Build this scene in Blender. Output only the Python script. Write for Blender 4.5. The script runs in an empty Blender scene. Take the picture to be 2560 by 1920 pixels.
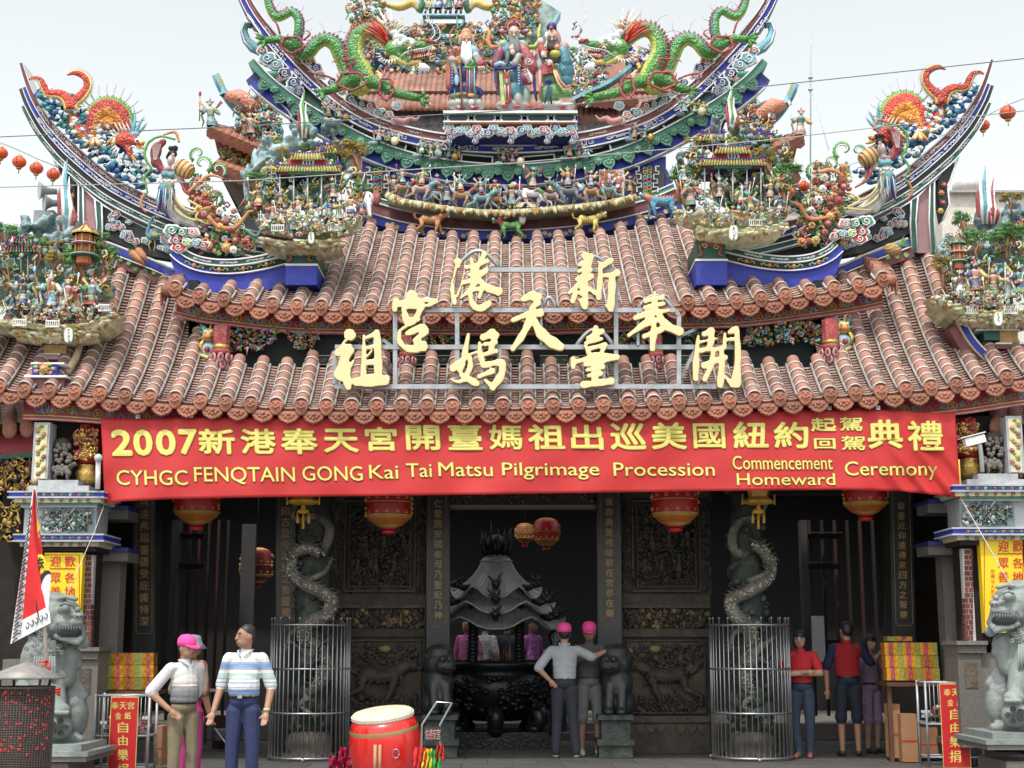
import bpy,bmesh,math,random
import numpy as np
from mathutils import Vector,Matrix,Euler,noise
random.seed(7)
PI=math.pi
scene=bpy.context.scene
COL=scene.collection

# ------------------------------------------------------------------ camera, sky, sun, exposure
TILT,FPX,EYE=math.radians(10.3),3600.0,1.4
cam_d=bpy.data.cameras.new("camera");cam=bpy.data.objects.new("camera",cam_d);COL.objects.link(cam)
cam.location=(0,0,EYE);cam.rotation_euler=(PI/2+TILT,0,0)
cam_d.sensor_width=36;cam_d.lens=36*FPX/2560;cam_d.clip_end=6000;cam_d.clip_start=0.1
scene.camera=cam
SUN_EL,SUN_AZ=math.radians(62),math.radians(198)      # azimuth measured from +Y clockwise: sun behind the camera, a little left
world=bpy.data.worlds.new("World");scene.world=world;world.use_nodes=True
wn=world.node_tree.nodes;wl=world.node_tree.links
for n in list(wn):wn.remove(n)
sky=wn.new("ShaderNodeTexSky");sky.sky_type='NISHITA';sky.sun_disc=False
sky.sun_elevation=SUN_EL;sky.sun_rotation=SUN_AZ;sky.air_density=1.2;sky.dust_density=3.0;sky.ozone_density=1.0
hs=wn.new("ShaderNodeHueSaturation");hs.inputs['Saturation'].default_value=0.16;hs.inputs['Value'].default_value=1.78;hs.inputs['Hue'].default_value=0.46
bg=wn.new("ShaderNodeBackground");bg.inputs['Strength'].default_value=0.15
wo=wn.new("ShaderNodeOutputWorld")
wl.new(sky.outputs[0],hs.inputs['Color']);wl.new(hs.outputs[0],bg.inputs['Color']);wl.new(bg.outputs[0],wo.inputs['Surface'])
sun_d=bpy.data.lights.new("sun",'SUN');sun_d.energy=2.7;sun_d.angle=math.radians(2.0);sun_d.color=(1.0,0.95,0.87)
sun=bpy.data.objects.new("sun",sun_d);COL.objects.link(sun)
sdir=Vector((math.sin(SUN_AZ)*math.cos(SUN_EL),math.cos(SUN_AZ)*math.cos(SUN_EL),math.sin(SUN_EL)))
sun.rotation_euler=sdir.to_track_quat('Z','Y').to_euler();sun.location=sdir*60
vs=scene.view_settings;vs.view_transform='Standard';vs.look='None';vs.gamma=1;vs.use_curve_mapping=False
vs.exposure=0.0
scene.cycles.max_bounces=6;scene.cycles.diffuse_bounces=3;scene.cycles.glossy_bounces=2
scene.cycles.transmission_bounces=2;scene.cycles.transparent_max_bounces=6

# ------------------------------------------------------------------ helpers
CT,ST=math.cos(TILT),math.sin(TILT)
def P(u,v,Y):
    """world point at depth Y seen at photo pixel (u, v) of 2560 x 1920"""
    a=(u-1280)/FPX;b=(960-v)/FPX
    dy=CT-b*ST;dz=ST+b*CT
    return Vector((a/dy*Y,Y,EYE+dz/dy*Y))
def S(Y):return Y/FPX/CT*1.0
def catmull(pts,n):
    pts=[np.array(p,float)for p in pts]
    if len(pts)==2:return[tuple(pts[0]+(pts[1]-pts[0])*i/(n-1))for i in range(n)]
    q=[2*pts[0]-pts[1]]+pts+[2*pts[-1]-pts[-2]]
    segs=len(pts)-1;L=[0.0]
    for i in range(segs):L.append(L[-1]+np.linalg.norm(pts[i+1]-pts[i])+1e-9)
    out=[]
    for k in range(n):
        s=L[-1]*k/(n-1);i=min(segs-1,max(0,int(np.searchsorted(L,s,side='right'))-1))
        t=(s-L[i])/(L[i+1]-L[i]);a,b,c,d=q[i:i+4]
        out.append(tuple(0.5*((2*b)+(-a+c)*t+(2*a-5*b+4*c-d)*t*t+(-a+3*b-3*c+d)*t**3)))
    return out
def interp(tab,x):
    return float(np.interp(x,[p[0]for p in tab],[p[1]for p in tab]))

_M={}
def M(name,col,rough=0.6,metal=0.0,var=0.12,scale=6.0,bump=0.0,bscale=30.0,emit=None,dirt=None,coat=0.0,kind='noise',alpha=None,spec=0.5,fade=None):
    if name in _M:return _M[name]
    if 'glaze' in name:rough=.58;dirt=dirt or((.33,.29,.23),.55,16);bump=bump or .55;lu=sum(col)/3;col=tuple(c*.84+lu*.16 for c in col);bscale=42 if bscale==30.0 else bscale;var=max(var,.25)
    m=bpy.data.materials.new(name);m.use_nodes=True;nt=m.node_tree;b=nt.nodes['Principled BSDF'];L=nt.links
    b.inputs['Roughness'].default_value=rough;b.inputs['Metallic'].default_value=metal
    b.inputs['Specular IOR Level'].default_value=spec
    if coat:b.inputs['Coat Weight'].default_value=coat;b.inputs['Coat Roughness'].default_value=0.15
    c=(*col,1)
    tc=nt.nodes.new('ShaderNodeTexCoord')
    no=nt.nodes.new('ShaderNodeTexNoise');no.inputs['Scale'].default_value=scale;no.inputs['Detail'].default_value=5;no.inputs['Roughness'].default_value=0.65
    L.new(tc.outputs['Object'],no.inputs['Vector'])
    oi=nt.nodes.new('ShaderNodeObjectInfo')
    mp=nt.nodes.new('ShaderNodeMapRange');mp.inputs[1].default_value=0.3;mp.inputs[2].default_value=0.7;mp.inputs[3].default_value=1-var*1.6;mp.inputs[4].default_value=1+var
    L.new(no.outputs['Fac'],mp.inputs[0])
    m2=nt.nodes.new('ShaderNodeMapRange');m2.inputs[3].default_value=1-var*0.9;m2.inputs[4].default_value=1+var*0.9
    L.new(oi.outputs['Random'],m2.inputs[0])
    mu=nt.nodes.new('ShaderNodeMath');mu.operation='MULTIPLY';L.new(mp.outputs[0],mu.inputs[0]);L.new(m2.outputs[0],mu.inputs[1])
    vm=nt.nodes.new('ShaderNodeVectorMath');vm.operation='SCALE';vm.inputs[0].default_value=col;L.new(mu.outputs[0],vm.inputs['Scale'])
    outc=vm.outputs[0]
    if dirt:
        n2=nt.nodes.new('ShaderNodeTexNoise');n2.inputs['Scale'].default_value=dirt[2];n2.inputs['Detail'].default_value=6;n2.inputs['Roughness'].default_value=0.7
        L.new(tc.outputs['Object'],n2.inputs['Vector'])
        m3=nt.nodes.new('ShaderNodeMapRange');m3.inputs[1].default_value=0.5;m3.inputs[2].default_value=0.68;m3.inputs[4].default_value=dirt[1]
        L.new(n2.outputs['Fac'],m3.inputs[0])
        mx=nt.nodes.new('ShaderNodeMix');mx.data_type='RGBA';L.new(m3.outputs[0],mx.inputs[0]);L.new(outc,mx.inputs[6]);mx.inputs[7].default_value=(*dirt[0],1)
        outc=mx.outputs[2]
    L.new(outc,b.inputs['Base Color'])
    if bump:
        if kind=='noise':
            n3=nt.nodes.new('ShaderNodeTexNoise');n3.inputs['Detail'].default_value=4;o3=n3.outputs['Fac']
        else:
            n3=nt.nodes.new('ShaderNodeTexVoronoi');o3=n3.outputs['Distance']
        n3.inputs['Scale'].default_value=bscale;L.new(tc.outputs['Object'],n3.inputs['Vector'])
        bp=nt.nodes.new('ShaderNodeBump');bp.inputs['Strength'].default_value=bump;bp.inputs['Distance'].default_value=0.02
        if kind!='noise':bp.invert=True
        L.new(o3,bp.inputs['Height']);L.new(bp.outputs[0],b.inputs['Normal'])
    if emit:b.inputs['Emission Color'].default_value=(*emit[0],1);b.inputs['Emission Strength'].default_value=emit[1]
    if alpha is not None:b.inputs['Alpha'].default_value=alpha
    _M[name]=m
    return m
class MB:
    def __init__(s):s.v=[];s.f=[];s.m=[];s.mats=[];s.sm=[]
    def mi(s,mat):
        if mat not in s.mats:s.mats.append(mat)
        return s.mats.index(mat)
    def add(s,vs,fs,mat,smooth=False):
        o=len(s.v);s.v.extend([tuple(x)for x in vs]);i=s.mi(mat)
        for f in fs:s.f.append(tuple(o+k for k in f));s.m.append(i);s.sm.append(smooth)
    def box(s,c,size,mat,rot=None):
        hx,hy,hz=size[0]/2,size[1]/2,size[2]/2
        vs=[Vector((x,y,z))for x in(-hx,hx)for y in(-hy,hy)for z in(-hz,hz)]
        if rot is not None:vs=[rot@q for q in vs]
        c=Vector(c);vs=[q+c for q in vs]
        s.add(vs,[(0,1,3,2),(4,6,7,5),(0,4,5,1),(2,3,7,6),(0,2,6,4),(1,5,7,3)],mat)
    def pxbox(s,u0,v0,u1,v1,Y,d,mat):
        """box whose front face spans the pixels (u0,v0)-(u1,v1) at depth Y, going d metres back"""
        a=P(u0,(v0+v1)/2,Y);b=P(u1,(v0+v1)/2,Y);zt=P((u0+u1)/2,v0,Y).z;zb=P((u0+u1)/2,v1,Y).z
        s.box(((a.x+b.x)/2,Y+d/2,(zt+zb)/2),(abs(b.x-a.x),d,abs(zt-zb)),mat)
    def tube(s,pts,rad,mat,n=6,caps=True,smooth=True,matf=None,flat=1.0):
        pts=[Vector(p)for p in pts]
        if not hasattr(rad,'__len__'):rad=[rad]*len(pts)
        elif len(rad)!=len(pts):rad=list(np.interp(np.linspace(0,1,len(pts)),np.linspace(0,1,len(rad)),rad))
        vs=[];ref=None
        for i,p in enumerate(pts):
            t=(pts[min(i+1,len(pts)-1)]-pts[max(i-1,0)])
            t=t.normalized()if t.length>1e-9 else Vector((0,0,1))
            if ref is None:ref=Vector((0,-1,0))if abs(t.y)<0.9 else Vector((1,0,0))
            a=(ref-t*ref.dot(t));a=a.normalized()if a.length>1e-6 else t.orthogonal().normalized()
            ref=a;b=t.cross(a)
            for k in range(n):
                an=2*PI*k/n;vs.append(p+(a*math.cos(an)*flat+b*math.sin(an))*rad[i])
        fs=[]
        for i in range(len(pts)-1):
            for k in range(n):fs.append((i*n+k,i*n+(k+1)%n,(i+1)*n+(k+1)%n,(i+1)*n+k))
        if matf is None:s.add(vs,fs,mat,smooth)
        else:
            o=len(s.v);s.v.extend([tuple(x)for x in vs])
            for j,f in enumerate(fs):s.f.append(tuple(o+q for q in f));s.m.append(s.mi(matf(j%n,j//n)));s.sm.append(smooth)
        if caps:
            o=len(s.v)-len(vs);i=s.mi(mat)
            s.f.append(tuple(o+k for k in reversed(range(n))));s.m.append(i);s.sm.append(False)
            o2=o+(len(pts)-1)*n;s.f.append(tuple(o2+k for k in range(n)));s.m.append(i);s.sm.append(False)
    def ell(s,c,r,mat,nu=8,nv=5,rot=None,smooth=True):
        if not hasattr(r,'__len__'):r=(r,r,r)
        c=Vector(c);vs=[Vector((0,0,r[2]))]
        for j in range(1,nv):
            th=PI*j/nv
            for i in range(nu):ph=2*PI*i/nu;vs.append(Vector((r[0]*math.sin(th)*math.cos(ph),r[1]*math.sin(th)*math.sin(ph),r[2]*math.cos(th))))
        vs.append(Vector((0,0,-r[2])))
        if rot is not None:vs=[rot@q for q in vs]
        vs=[q+c for q in vs];fs=[]
        for i in range(nu):fs.append((0,1+i,1+(i+1)%nu))
        for j in range(nv-2):
            for i in range(nu):a=1+j*nu;fs.append((a+i,a+nu+i,a+nu+(i+1)%nu,a+(i+1)%nu))
        a=1+(nv-2)*nu
        for i in range(nu):fs.append((a+i,len(vs)-1,a+(i+1)%nu))
        s.add(vs,fs,mat,smooth)
    def lathe(s,c,prof,mat,n=12,smooth=True,matf=None,sx=1,sy=1,rot=None,caps=True):
        """prof: list of (r, z) bottom to top"""
        c=Vector(c);vs=[]
        for r,z in prof:
            for k in range(n):
                q=Vector((r*sx*math.cos(2*PI*k/n),r*sy*math.sin(2*PI*k/n),z))
                if rot is not None:q=rot@q
                vs.append(c+q)
        o=len(s.v);s.v.extend([tuple(x)for x in vs])
        for j in range(len(prof)-1):
            for k in range(n):
                s.f.append((o+j*n+k,o+j*n+(k+1)%n,o+(j+1)*n+(k+1)%n,o+(j+1)*n+k));s.m.append(s.mi(matf(j,k)if matf else mat));s.sm.append(smooth)
        if caps:
            s.f.append(tuple(o+k for k in reversed(range(n))));s.m.append(s.mi(mat));s.sm.append(False)
            o2=o+(len(prof)-1)*n;s.f.append(tuple(o2+k for k in range(n)));s.m.append(s.mi(mat));s.sm.append(False)
    def poly(s,pts,d,mat,side=None,axis=(0,1,0)):
        """closed outline of 3-D points extruded by d along axis"""
        n=len(pts);ax=Vector(axis)*d;a=[Vector(p)for p in pts];b=[p+ax for p in a]
        bm=bmesh.new();vv=[bm.verts.new(p)for p in a]
        try:
            f=bm.faces.new(vv)
            tri=bmesh.ops.triangulate(bm,faces=[f])['faces']
            bm.verts.index_update();fs=[tuple(q.index for q in t.verts)for t in tri]
        except Exception:fs=[tuple(range(n))]
        bm.free()
        # orientation: make the front face away from the axis
        t=fs[0];nn=(a[t[1]]-a[t[0]]).cross(a[t[2]]-a[t[0]])
        flip=nn.dot(ax)>0
        fr=[tuple(reversed(t))if flip else t for t in fs];bk=[tuple(n+q for q in reversed(t))for t in fr]
        area=sum((a[i].x*a[(i+1)%n].z-a[(i+1)%n].x*a[i].z)for i in range(n))
        sd=[(i,i+n,(i+1)%n+n,(i+1)%n)for i in range(n)]
        if(area>0):sd=[tuple(reversed(q))for q in sd]
        o=len(s.v);s.v.extend([tuple(x)for x in a+b]);i=s.mi(mat)
        for f in fr+bk:s.f.append(tuple(o+k for k in f));s.m.append(i);s.sm.append(False)
        i=s.mi(side or mat)
        for f in sd:s.f.append(tuple(o+k for k in f));s.m.append(i);s.sm.append(False)
    def pxpoly(s,uv,Y,d,mat,side=None):
        s.poly([P(u,v,Y)for u,v in uv],d,mat,side)
    def cone(s,p0,p1,r,mat,n=4):s.tube([p0,p1],[r,r*0.08],mat,n=n,caps=False)
    def build(s,name,parent=None,kind=None,org=None):
        me=bpy.data.meshes.new(name)
        o=org if org is not None else(ORG.get(parent.name,Vector((0,0,0)))if parent else Vector((0,0,0)))
        arr=np.array(s.v,dtype=float).reshape(-1,3)-np.array(o)
        me.from_pydata(arr.tolist(),[],s.f)
        for m in s.mats:me.materials.append(m)
        me.polygons.foreach_set('material_index',s.m);me.polygons.foreach_set('use_smooth',s.sm)
        me.update()
        ob=bpy.data.objects.new(name,me);COL.objects.link(ob)
        if parent:ob.parent=parent;ORG[ob.name]=o
        else:ob.location=o;ORG[ob.name]=Vector(o)
        if kind:ob['kind']=kind
        return ob
ORG={}
def tag(o,label=None,cat=None,group=None,kind=None):
    if label:o['label']=label
    if cat:o['category']=cat
    if group:o['group']=group
    if kind:o['kind']=kind
    return o
def thing(name,label,cat,loc=(0,0,0),group=None):
    o=bpy.data.objects.new(name,None);COL.objects.link(o);o.location=loc;ORG[o.name]=Vector(loc)
    return tag(o,label,cat,group)
def inst(mesh,name,parent,loc,rot=None,scale=None):
    """an object sharing a mesh; loc in world metres"""
    o=bpy.data.objects.new(name,mesh);COL.objects.link(o)
    if parent:o.parent=parent
    org=ORG.get(parent.name,Vector((0,0,0)))if parent else Vector((0,0,0))
    mt=Matrix.Translation(Vector(loc)-org)
    if rot is not None:mt=mt@(rot.to_4x4()if not isinstance(rot,Euler)else rot.to_matrix().to_4x4())
    if scale is not None:mt=mt@Matrix.Diagonal((*scale,1))if hasattr(scale,'__len__')else mt@Matrix.Scale(scale,4)
    o.matrix_basis=mt;ORG[o.name]=org
    return o
def kill(o):
    me=o.data;bpy.data.objects.remove(o)
    return me
def rotmat(x,y,z):
    """columns x, y, z"""
    return Matrix(((x[0],y[0],z[0]),(x[1],y[1],z[1]),(x[2],y[2],z[2])))
# ---- sculpting: overlapping solids fused into one smooth continuous surface, each face taking the material of the nearest solid
def cap(a,b,ra,rb,m):return('c',Vector(a),Vector(b),ra,rb,m)
def el(c,r,m,rot=None):return('e',Vector(c),r if hasattr(r,'__len__')else(r,r,r),rot,m)
def sculpt(prims,voxel,mats,smooth=2,name='body',parent=None,xf=None,org=None,shade=True):
    t=MB();dummy=mats[0]
    for p in prims:
        if p[0]=='c':
            d=p[2]-p[1];L=d.length;n=10
            ax=[p[1]+d*k/4 for k in range(5)];rr=[p[3]+(p[4]-p[3])*k/4 for k in range(5)]
            dn=d.normalized()if L>1e-6 else Vector((0,0,1))
            pts=[p[1]-dn*p[3]*0.98,p[1]-dn*p[3]*0.7]+ax+[p[2]+dn*p[4]*0.7,p[2]+dn*p[4]*0.98]
            rs=[p[3]*0.15,p[3]*0.7]+rr+[p[4]*0.7,p[4]*0.15]
            t.tube(pts,rs,dummy,n=n)
        else:t.ell(p[1],p[2],dummy,nu=14,nv=9,rot=p[3])
    me=bpy.data.meshes.new('tmp');me.from_pydata(t.v,[],t.f);me.update()
    bm=bmesh.new();bm.from_mesh(me);bmesh.ops.recalc_face_normals(bm,faces=bm.faces);bm.to_mesh(me);bm.free()
    ob=bpy.data.objects.new('tmp',me);COL.objects.link(ob)
    md=ob.modifiers.new('r','REMESH');md.mode='VOXEL';md.voxel_size=voxel
    if smooth:ms=ob.modifiers.new('s','SMOOTH');ms.iterations=smooth;ms.factor=0.5
    dg=bpy.context.evaluated_depsgraph_get();dg.update()
    me2=bpy.data.meshes.new_from_object(ob.evaluated_get(dg))
    bpy.data.objects.remove(ob);bpy.data.meshes.remove(me)
    me2.name=name
    nf=len(me2.polygons)
    if nf:
        cs=np.zeros(nf*3);me2.polygons.foreach_get('center',cs);cs=cs.reshape(-1,3)
        best=np.full(nf,1e9);idx=np.zeros(nf,dtype=np.int32)
        for p in prims:
            if p[0]=='c':
                a=np.array(p[1]);d=np.array(p[2])-a;dd=max(1e-9,d@d)
                tt=np.clip(((cs-a)@d)/dd,0,1);dist=np.linalg.norm(cs-a-tt[:,None]*d,axis=1)-(p[3]+(p[4]-p[3])*tt);mi=p[5]
            else:
                q=cs-np.array(p[1])
                if p[3]is not None:q=q@np.array(p[3].to_3x3()if hasattr(p[3],'to_3x3')else p[3])
                r=np.array(p[2]);k=np.linalg.norm(q/r,axis=1);dist=(k-1)*min(r);mi=p[4]
            w=dist<best;best[w]=dist[w];idx[w]=mi
        me2.materials.clear()
        for m in mats:me2.materials.append(m)
        me2.polygons.foreach_set('material_index',idx);me2.polygons.foreach_set('use_smooth',[shade]*nf)
    if xf is not None:me2.transform(xf)
    if org is None and parent is not None:org=ORG.get(parent.name,Vector((0,0,0)))
    if org is not None:me2.transform(Matrix.Translation(-Vector(org)))
    o=bpy.data.objects.new(name,me2);COL.objects.link(o)
    if parent:o.parent=parent;ORG[o.name]=org
    elif org is not None:o.location=org;ORG[o.name]=Vector(org)
    return o
# ---- text: glyph meshes, fitted to a box, mapped by a function
_T={}
def text_geo(body,offset=0.0):
    k=(body,offset)
    if k not in _T:
        cu=bpy.data.curves.new('t','FONT');cu.body=body;cu.size=1;cu.offset=offset;cu.resolution_u=3
        o=bpy.data.objects.new('t',cu);COL.objects.link(o)
        dg=bpy.context.evaluated_depsgraph_get();dg.update()
        me=bpy.data.meshes.new_from_object(o.evaluated_get(dg));bpy.data.objects.remove(o)
        vs=np.array([v.co[:]for v in me.vertices]).reshape(-1,3);fs=[tuple(p.vertices)for p in me.polygons];bpy.data.meshes.remove(me)
        _T[k]=(vs,fs)
    return _T[k]
def put_text(mb,body,box,fn,mat,offset=0.0):
    """box = (u0, v_top, u1, v_bottom) ; fn(u, v) -> 3-D point"""
    vs,fs=text_geo(body,offset)
    if len(vs)==0:return
    lo=vs.min(0);hi=vs.max(0);u0,v0,u1,v1=box
    out=[fn(u0+(x-lo[0])/max(1e-6,hi[0]-lo[0])*(u1-u0),v1-(y-lo[1])/max(1e-6,hi[1]-lo[1])*(v1-v0))for x,y,z in vs]
    # face the camera side
    f=fs[0];a,b,c=out[f[0]],out[f[1]],out[f[2]]
    if(b-a).cross(c-a).y>0:fs=[tuple(reversed(q))for q in fs]
    mb.add(out,fs,mat)
# ------------------------------------------------------------------ palette
clay=M('roof clay',(0.37,0.185,0.135),0.85,var=0.30,scale=2.2,dirt=((0.15,0.12,0.10),0.75,4.0),bump=0.25,bscale=25)
clay_ornament=M('moulded clay',(0.36,0.145,0.09),0.8,var=0.25,scale=8,bump=0.9,bscale=38,kind='noise',dirt=((0.2,0.13,0.1),0.5,9.0))
pan_clay=M('pan tile clay',(0.13,0.055,0.04),0.9,var=0.3,scale=4,dirt=((0.10,0.09,0.07),0.8,3.0))  # kept dark so the gaps between pan tiles look shaded
pan_lip=M('pan tile lip',(0.52,0.34,0.28),0.85,var=0.25,scale=5,dirt=((0.16,0.10,0.08),0.85,3.5))
mortar=M('lime mortar',(0.52,0.50,0.47),0.9,var=0.12,scale=5,dirt=((0.30,0.29,0.27),0.8,6.0))
grout=M('grey fillet mortar',(0.36,0.345,0.32),0.9,var=0.2,scale=5,dirt=((0.20,0.19,0.17),0.8,6.0))
white=M('white paint',(0.74,0.75,0.75),0.5,var=0.06,dirt=((0.45,0.45,0.43),0.5,4.0))
blue=M('cobalt paint',(0.02,0.035,0.36),0.5,var=0.10,dirt=((0.06,0.08,0.32),0.35,3.0))
navy=M('navy paint',(0.02,0.03,0.17),0.5)
maroon=M('maroon paint',(0.16,0.045,0.05),0.6,dirt=((0.25,0.13,0.13),0.5,4.0))
mauve=M('mauve paint',(0.34,0.19,0.20),0.6)
black=M('black paint',(0.018,0.02,0.022),0.5)
dgreen=M('dark green paint',(0.02,0.10,0.075),0.5)
mgreen=M('sea green paint',(0.06,0.22,0.15),0.5,dirt=((0.15,0.28,0.22),0.4,4.0))
jade=M('jade glaze',(0.10,0.33,0.22),0.45,bump=0.8,bscale=45,var=0.2)
green=M('leaf green glaze',(0.09,0.36,0.055),0.4,var=0.25)
lime=M('lime glaze',(0.36,0.50,0.10),0.4,var=0.2)
yellow=M('yellow glaze',(0.72,0.52,0.10),0.45,var=0.15)
gold=M('gilding',(0.55,0.36,0.10),0.35,metal=0.7,var=0.25,bump=0.6,bscale=30)
cream=M('cream plaster',(0.62,0.56,0.38),0.7,var=0.2)
ochre=M('ochre plaster',(0.42,0.27,0.11),0.8,var=0.3)
orange=M('orange glaze',(0.66,0.22,0.05),0.4,var=0.2)
red=M('red paint',(0.50,0.025,0.02),0.45,var=0.15)
crimson=M('crimson glaze',(0.36,0.03,0.035),0.4,var=0.2)
pink=M('rose glaze',(0.60,0.24,0.24),0.45,var=0.2)
turq=M('turquoise glaze',(0.10,0.38,0.46),0.4,var=0.2)
sky_b=M('sky blue glaze',(0.22,0.46,0.60),0.4,var=0.2)
skin_c=M('painted face',(0.68,0.50,0.42),0.5)
rock=M('painted rock',(0.26,0.36,0.37),0.7,var=0.45,scale=7,dirt=((0.04,0.07,0.08),0.9,9.0),bump=1.0,bscale=18)
hair=M('black hair',(0.015,0.015,0.018),0.5)
ledge_m=M('ledge plaster',(0.66,0.66,0.42),0.8,var=0.3,scale=5,dirt=((0.36,0.22,0.09),0.4,6.0),bump=0.6,bscale=14)
trunkm=M('painted trunk',(0.24,0.12,0.07),0.8)
leafm=M('ceramic leaves',(0.10,0.24,0.06),0.6,var=0.4,scale=20,bump=1.0,bscale=60)
leafy=M('ceramic yellow leaves',(0.36,0.28,0.05),0.6,var=0.4,scale=20,bump=1.0,bscale=60)

# ------------------------------------------------------------------ ground
pave=M('porch stone',(0.085,0.082,0.078),0.65,var=0.2,scale=2,dirt=((0.06,0.06,0.06),0.5,1.2),bump=0.2,bscale=60)
groundm=M('plaza concrete',(0.22,0.215,0.205),0.85,var=0.15,scale=1.2,bump=0.2,bscale=20)
m=MB();m.box((0,300,-0.15),(3000,3000,0.1),groundm);tag(m.build('ground'),kind='structure')
m=MB();m.box((0,24,-0.062),(17.5,17,0.1),M('joint mortar',(0.06,0.06,0.058),0.9));fl=m.build('porch_floor',kind='structure')
m=MB();m.box((0,0,0),(0.592,0.592,0.02),pave);slab_me=kill(m.build('x'))
n_=0
for j in range(9):
    for i in range(-9,10):
        y=17.0+j*0.6;x=i*0.6+(0.3 if j%2 else 0)
        inst(slab_me,'paving_slab',fl,(x,y,-0.005+random.uniform(-.002,.002)))

# ------------------------------------------------------------------ curved bands
class Crv:
    def __init__(s,pts,Y,n=60):
        s.p=catmull(pts,n);s.n=n;s.Y=Y
        q=np.array(s.p);t=np.gradient(q,axis=0);t/=np.linalg.norm(t,axis=1)[:,None]
        s.N=np.stack([-t[:,1],t[:,0]],1)                       # pointing down for a curve drawn left to right
        L=np.linalg.norm(np.diff(q,axis=0),axis=1);s.L=np.concatenate([[0],np.cumsum(L)]);s.len=s.L[-1]
        s.q=q
    def uv(s,t,off):
        x=np.clip(t,0,1)*s.len
        u=np.interp(x,s.L,s.q[:,0]);v=np.interp(x,s.L,s.q[:,1])
        nu=np.interp(x,s.L,s.N[:,0]);nv=np.interp(x,s.L,s.N[:,1])
        return u+nu*off,v+nv*off
    def at(s,t,off,dy=0.0):
        u,v=s.uv(t,off);return P(u,v,s.Y+dy)
def ev(f,t):return f(t)if callable(f)else f
def band(mb,c,o0,o1,dy0,dy1,mat,t0=0.0,t1=1.0,n=48):
    """solid strip between offsets o0 (upper) and o1 (lower) in photo pixels, from dy0 (front) to dy1 (back) metres"""
    vs=[]
    for k in range(n):
        t=t0+(t1-t0)*k/(n-1)
        a=ev(o0,t);b=ev(o1,t)
        vs+=[c.at(t,a,dy0),c.at(t,b,dy0),c.at(t,b,dy0)+Vector((0,dy1-dy0,0)),c.at(t,a,dy0)+Vector((0,dy1-dy0,0))]
    fs=[]
    for k in range(n-1):
        a,b=4*k,4*k+4
        fs+=[(a,a+1,b+1,b),(a+1,a+2,b+2,b+1),(a+2,a+3,b+3,b+2),(a+3,a,b,b+3)]
    fs+=[(0,3,2,1),(4*n-4,4*n-3,4*n-2,4*n-1)]
    mb.add(vs,fs,mat)
def spiral(cx,cy,r,turns=1.25,a0=0,sgn=1,n=9):
    return[(cx+r*(1-k/(n-1)*0.85)*math.cos(a0+sgn*turns*2*PI*k/(n-1)),cy+r*(1-k/(n-1)*0.85)*math.sin(a0+sgn*turns*2*PI*k/(n-1)))for k in range(n)]
MEANDER=[[(-1,.5),(-.8,.5),(-.8,-.6),(-.35,-.6),(-.35,.2),(-.6,.2),(-.6,-.15)],[(-.8,.8),(-.1,.8),(-.1,-.7),(.25,-.7),(.25,.5),(.05,.5)],[(.1,.85),(.5,.85),(.5,-.5),(.9,-.5),(.9,.4),(.7,.4)],[(-.3,.5),(-.2,.5),(-.2,-.8),(.1,-.85)]]
SCROLL=[spiral(-.8,0,.7,1.2,0,1)+[],[(-.55,.1),(-.3,.55),(-.05,-.5),(.2,.5),(.45,-.5),(.7,.2),(1,-.3)],[(-.3,-.5),(-.05,.5),(.2,-.5),(.45,.5),(.6,0)]]
SCROLL2=[spiral(-.75,-.1,.6,1.1,0,1),spiral(.75,.1,.6,1.1,PI,1),[(-.4,.3),(-.2,-.3),(0,.3),(.2,-.3),(.4,.3)],[(-.3,-.4),(-.1,.4),(.1,-.4),(.3,.4)]]
ZIG=[[(-1,.1),(-.8,.6),(-.55,-.2),(-.35,.5),(-.15,-.5),(.0,.5),(.15,-.5),(.35,.5),(.55,-.2),(.8,.6),(1,.1)],[(-.5,.4),(-.3,-.5),(-.1,.5),(.1,-.5),(.3,.5),(.5,-.4)]]
def motif(mb,c,t,off,half_w,half_h,shape,mat,r=1.1,dy=-0.006,Y=None):
    """raised line drawing centred at curve parameter t, sizes in photo pixels"""
    R=r*S(c.Y)
    for pl in shape:
        mb.tube([c.at(t+x*half_w/c.len,off-y*half_h,dy)for x,y in pl],R,mat,n=4,caps=False)
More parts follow.
